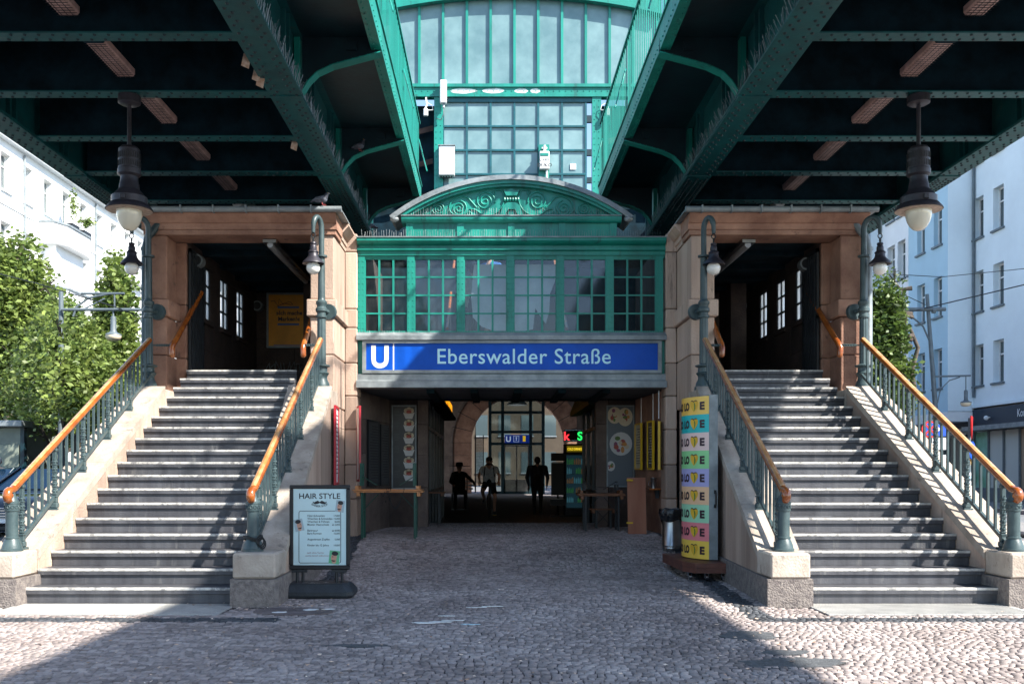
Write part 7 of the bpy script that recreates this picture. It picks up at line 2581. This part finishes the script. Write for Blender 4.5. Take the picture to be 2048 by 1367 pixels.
def standing(name, label, loc, rz, top, legs, hair='hair', sleeves=None, bare_legs=False, step=0.0, arm=.0, voxel=.016, face=True, hat=None, bag=False, bulk=1.0):
    """adult standing, facing -Y before rotation"""
    t = thing('person', label, 'person', (0, 0, 0))
    b = []
    k = bulk
    sl = sleeves or top
    lg = 'skin' if bare_legs else legs
    for q in (-1, 1):
        sh, el, wr = (q * .185 * k, .01, 1.43), (q * (.255 + arm), .04, 1.14), (q * (.25 + arm * .4), -.08 - arm, .90)
        b.append(((q * .08, 0, 1.45), sh, .075, .066 * k, top))
        b.append((sh, el, .060 * k, .046 * k, sl)); b.append((el, wr, .045 * k, .032, sl))
        hand(b, wr, (0, -.25, -1), (-q, 0, 0), q, .5)
        hp, kn, an = (q * .095, 0, .93), (q * .105, -.03 - q * step * .5, .50), (q * .105, .03 - q * step, .09)
        b.append((hp, kn, .092 * k, .062, legs)); b.append((kn, an, .060, .043, lg))
        b.append(((q * .105, .04 - q * step, .045), (q * .115, -.14 - q * step, .035), .042, .036, 'shoe'))
    b.append(((0, .01, .98), (0, .0, 1.12), .135 * k, .135 * k, legs))
    for x in (-.07, .07):
        b.append(((x, .0, 1.0), (x, 0, 1.16), .105 * k, .11 * k, top)); b.append(((x, 0, 1.16), (x * 1.1, 0, 1.38), .11 * k, .105 * k, top))
    hd = (0, -.02, 1.645)
    head_bones(b, (0, .01, 1.47), hd, (0, -1, 0))
    me = body_mesh(b, voxel)
    o = bpy.data.objects.new('body', me); COL.objects.link(o); o.parent = t
    if face: face_parts(t, hd, (0, -1, 0))
    hs = MB()
    hs.ball((0, .012, 1.685), .101, 14, sc=(.93, 1.0, .92))
    hs.ball((0, .045, 1.63), .085, 12, sc=(.95, .75, .95))
    hs.build('hair', hair, t, smooth=60)
    t.location = loc
    t.rotation_euler = (0, 0, rz)
    return t

standing('person', 'person in a dark jacket seen from behind, walking away through the passage', (1.40, 28.8, -.004), R(172), 'navy_cloth', 'black_cloth', step=.12, arm=.06, bulk=1.28)
standing('person', 'white haired person in a beige top at the left picture edge beyond the black car', (-11.18, 21.6, -.10), R(200), 'beige_cloth', 'slate_cloth', hair='grey_hair', sleeves='skin')
standing('person', 'person in sage shirt and slate trousers behind the small panes', (-.30, 16.82, 3.240), R(180), 'sage_cloth', 'slate_cloth', step=.1)
standing('person', 'person in blue jacket and dark shorts behind the small panes', (-.02, 17.52, 3.643), R(150), 'blue_cloth', 'black_cloth', bare_legs=True, step=.1)

# seated person with a broad hat on a slatted chair
t = thing('person', 'seated person in a broad brimmed hat, dark against the far arch', 'person', (0, 0, 0))
b = []
for q in (-1, 1):
    sh = (q * .20, .0, 1.22)
    el = (q * (.30 if q < 0 else .46), .0, .98)
    wr = (q * (.22 if q < 0 else .48), -.22, .90)
    b.append(((q * .08, 0, 1.25), sh, .085, .078, 'black_cloth')); b.append((sh, el, .068, .052, 'black_cloth')); b.append((el, wr, .05, .035, 'black_cloth'))
    hand(b, wr, (0, -1, -.3), (0, 0, -1), q, .6)
    hp, kn, an = (q * .10, .05, .66), (q * .16, -.38, .66), (q * .16, -.34, .17)
    b.append((hp, kn, .10, .068, 'black_cloth')); b.append((kn, an, .064, .045, 'black_cloth'))
    b.append(((q * .16, -.32, .10), (q * .18, -.50, .085), .042, .036, 'shoe'))
for x in (-.08, .08):
    b.append(((x, .05, .70), (x, .02, .95), .13, .135, 'black_cloth')); b.append(((x, .02, .95), (x, 0, 1.20), .135, .11, 'black_cloth'))
head_bones(b, (0, 0, 1.28), (0, -.03, 1.44), (0, -1, 0))
o = bpy.data.objects.new('body', body_mesh(b, .016)); COL.objects.link(o); o.parent = t
face_parts(t, (0, -.03, 1.44), (0, -1, 0))
MB().lathe([(.36, 1.49), (.355, 1.502), (.13, 1.515), (.115, 1.60), (.09, 1.625), (.001, 1.63)], 0, -.01, 20).build('hat', 'black_cloth', t, smooth=40)
t.location = (-1.05, 31.5, 0)
t.rotation_euler = (0, 0, R(8))
t = thing('slatted_chair', 'high dark chair with pale back slats under the seated person', 'chair', (-1.05, 31.6, 0))
for x in (-1.28, -.80):
    for y in (31.35, 31.85):
        B(x - .02, x + .02, y - .02, y + .02, 0, .55 if y < 31.6 else 1.1).build('leg', 'iron_dark', t)
B(-1.30, -.78, 31.33, 31.87, .552, .59).build('seat', 'iron_dark', t)
for z in (.72, .84, .96):
    B(-1.26, -.60, 31.86, 31.885, z, z + .05).build('slat', 'lead', t)
B(-1.30, -.78, 31.2, 31.3, .06, .10).build('foot_bar', 'lead', t)

# cyclist riding out of the passage towards us
BXc, BYc = -.05, 26.0
t = thing('bicycle', 'slim road bicycle ridden by the cyclist in the middle of the passage', 'bicycle', (BXc, BYc, 0))
def wheel(y):
    w = MB()
    w.tube([(BXc, y + .335 * math.cos(a), .340 + .335 * math.sin(a)) for a in np.linspace(0, 2 * math.pi, 33)], .016, 8, caps=False)
    wo = w.build('wheel', 'rubber', t, smooth=50)
    r_ = MB()
    r_.tube([(BXc, y + .315 * math.cos(a), .340 + .315 * math.sin(a)) for a in np.linspace(0, 2 * math.pi, 33)], .011, 6, caps=False)
    for k in range(16):
        a = 2 * math.pi * k / 16
        r_.tube([(BXc + (.02 if k % 2 else -.02), y, .34), (BXc, y + .31 * math.cos(a), .34 + .31 * math.sin(a))], .002, 3)
    r_.build('rim', 'steel', wo)
wheel(BYc); wheel(BYc + 1.02)
f = MB()
Q = lambda x, y, z: (BXc + x, BYc + y, z)
for sx in (-1, 1):
    f.tube([Q(sx * .048, 0, .34), Q(sx * .048, .06, .62), Q(sx * .03, .10, .70)], [.010, .014, .016], 8)
f.build('fork', 'chrome', t, smooth=50)
f = MB()
f.tube([Q(0, .10, .68), Q(0, .15, .90)], .020, 8); f.tube([Q(0, .13, .86), Q(0, .68, .86)], .016, 8); f.tube([Q(0, .11, .74), Q(0, .58, .28)], .018, 8)
f.tube([Q(0, .58, .28), Q(0, .72, .95)], .016, 8)
for sx in (-1, 1):
    f.tube([Q(sx * .05, 1.02, .34), Q(sx * .02, .58, .28)], .010, 6); f.tube([Q(sx * .05, 1.02, .34), Q(sx * .015, .68, .84)], .009, 6)
f.build('frame', 'iron_dark', t, smooth=50)
MB().tube([Q(-.30, .14, 1.0), Q(-.1, .12, .99), Q(.1, .12, .99), Q(.30, .14, 1.0)], .014, 8).tube([Q(0, .15, .90), Q(0, .12, .99)], .016, 8).build('handlebar', 'iron_dark', t, smooth=50)
MB().ball(Q(0, .76, .98), .13, 12, sc=(.6, 1.05, .3)).build('saddle', 'black', t, smooth=60)
MB().tube([Q(-.08, .58, .28), Q(-.08, .56, .45), Q(-.16, .56, .45)], .010, 6).tube([Q(.08, .58, .28), Q(.08, .60, .11), Q(.16, .60, .11)], .010, 6).build('crank', 'steel', t)
B(BXc - .20, BXc - .10, BYc + .52, BYc + .60, .445, .465).build('pedal', 'iron_dark', t)
B(BXc + .10, BXc + .20, BYc + .56, BYc + .64, .095, .115).build('pedal', 'yellow', t)

t = thing('person', 'cyclist in a pale tee shirt, dark shorts, cap and sunglasses riding towards us', 'person', (0, 0, 0))
b = []
for q in (-1, 1):
    sh, el, wr = (q * .19, .42, 1.40), (q * .285, .31, 1.20), (q * .26, .17, 1.05)
    b.append(((q * .08, .43, 1.42), sh, .075, .066, 'grey_shirt')); b.append((sh, (q * .245, .36, 1.285), .062, .056, 'grey_shirt'))
    b.append(((q * .245, .36, 1.285), el, .045, .042, 'skin')); b.append((el, wr, .041, .030, 'skin'))
    hand(b, wr, (q * .1, -.7, -.5), (0, .3, -1), q, 1.1)
    fz = .475 if q < 0 else .125
    fy = .56 if q < 0 else .60
    hp, kn, an = (q * .09, .72, 1.0), ((q * .19, .33, .78) if q < 0 else (q * .16, .42, .60)), (q * .14, fy + .09, fz + .10)
    mid = tuple(Vector(hp).lerp(Vector(kn), .72))
    b.append((hp, mid, .095, .078, 'black_cloth')); b.append((mid, kn, .068, .058, 'skin')); b.append((kn, an, .056, .038, 'skin'))
    b.append(((q * .15, fy + .06, fz + .04), (q * .16, fy - .14, fz + .03), .040, .034, 'shoe'))
b.append(((0, .74, 1.02), (0, .68, 1.10), .135, .13, 'black_cloth'))
for x in (-.075, .075):
    b.append(((x, .68, 1.10), (x, .54, 1.28), .11, .112, 'grey_shirt')); b.append(((x, .54, 1.28), (x, .44, 1.39), .112, .095, 'grey_shirt'))
hd = (0, .30, 1.60)
head_bones(b, (0, .40, 1.44), hd, (0, -1, -.1))
o = bpy.data.objects.new('body', body_mesh(b, .014)); COL.objects.link(o); o.parent = t
face_parts(t, hd, (0, -1, 0), eyes=False)
MB().ball((0, .31, 1.66), .104, 14, sc=(.92, 1.02, .72)).box(-.065, .065, .13, .24, 1.645, 1.655).build('cap', 'black_cloth', t, smooth=40)
MB().ball((-.035, .212, 1.612), .027, 10, sc=(1.1, .4, .75)).ball((.035, .212, 1.612), .027, 10, sc=(1.1, .4, .75)).box(-.08, .08, .205, .212, 1.615, 1.622).build('sunglasses', 'black', t, smooth=60)
MB().ball((0, .245, 1.525), .055, 10, sc=(1.0, .8, .75)).build('beard', 'hair', t, smooth=60)
st = MB()
for q in (-1, 1):
    st.tube([(q * .11, .36, 1.46), (q * .125, .345, 1.36), (q * .14, .44, 1.20)], .024, 6, flat=.5)
st.ball((0, .66, 1.36), .17, 12, sc=(.95, .7, 1.25))
st.build('backpack', 'black_cloth', t, smooth=50)
t.location = (BXc, BYc, 0)

# ================================================================== PIGEONS
M['pigeon'] = mat('pigeon_grey', (.11, .12, .15), rough=.7, var=.3, scale=30)
M['pigeon_dark'] = plain('pigeon_dark', (.03, .035, .05), rough=.6)
M['pigeon_foot'] = plain('pigeon_foot', (.45, .10, .10), rough=.6)
def pigeon(label, x, y, z, rz):
    t = thing('pigeon', label, 'pigeon', (0, 0, 0))
    b = [((0, .0, .09), (0, .10, .085), .055, .045, 'pigeon'), ((0, .10, .085), (0, .20, .06), .036, .018, 'pigeon_dark'), ((0, -.02, .11), (0, -.05, .155), .045, .026, 'pigeon_dark'), ((0, -.052, .165), (0, -.062, .168), .026, .022, 'pigeon_dark'),
         ((0, -.085, .165), (0, -.10, .160), .007, .004, 'pigeon_dark')]
    for q in (-1, 1):
        b.append(((q * .045, .02, .095), (q * .035, .15, .075), .026, .014, 'pigeon'))
    o = bpy.data.objects.new('body', body_mesh(b, .008, 2)); COL.objects.link(o); o.parent = t
    for q in (-1, 1):
        MB().tube([(q * .025, .02, .05), (q * .025, .01, .0), (q * .025, -.03, .002)], .005, 5).build('leg', 'pigeon_foot', t)
        MB().ball((q * .022, -.068, .172), .004, 6).build('eye', 'yellow', t)
    t.location = (x, y, z)
    t.rotation_euler = (0, 0, rz)
pigeon('grey pigeon perched on the middle curved bracket of the left walkway', -2.04, 14.95, DZ + .335, R(60))
pigeon('grey pigeon perched on the left portal gutter above the curved-neck lamp', -2.46, 14.03, 5.235, R(80))
pigeon('grey pigeon perched at the inner end of the left girder', -2.40, 18.6, DZ + .03, R(-60))

# scraps of rubbish caught behind the netting of the left deck
s = MB()
for k, (px_, py, d) in enumerate(((491, 120, 10.9), (512, 148, 11.3), (520, 160, 11.35), (588, 288, 13.6))):
    x, y, z = (px_ - 982) * d / 1908, d, EYE + (942 - py) * d / 1908
    rr = random.Random(k)
    o = MB().loft([[(x - .05, y, z - .06), (x + .03, y + .02, z - .09), (x + .05, y + .02, z + .02), (x - .02, y, z + .08)], [(x - .05, y + .01, z - .06), (x + .03, y + .03, z - .09), (x + .05, y + .03, z + .02), (x - .02, y + .01, z + .08)]]).build('paper_scrap', 'litter')
    tag(o, ['crumpled yellow paper scrap wedged beside the left inner girder, highest of them', 'orange paper scrap wedged beside the left inner girder, middle one', 'yellow striped paper scrap wedged beside the left inner girder, just below an orange one', 'small reddish scrap wedged beside the left inner girder, nearest the portal'][k], 'paper scrap')
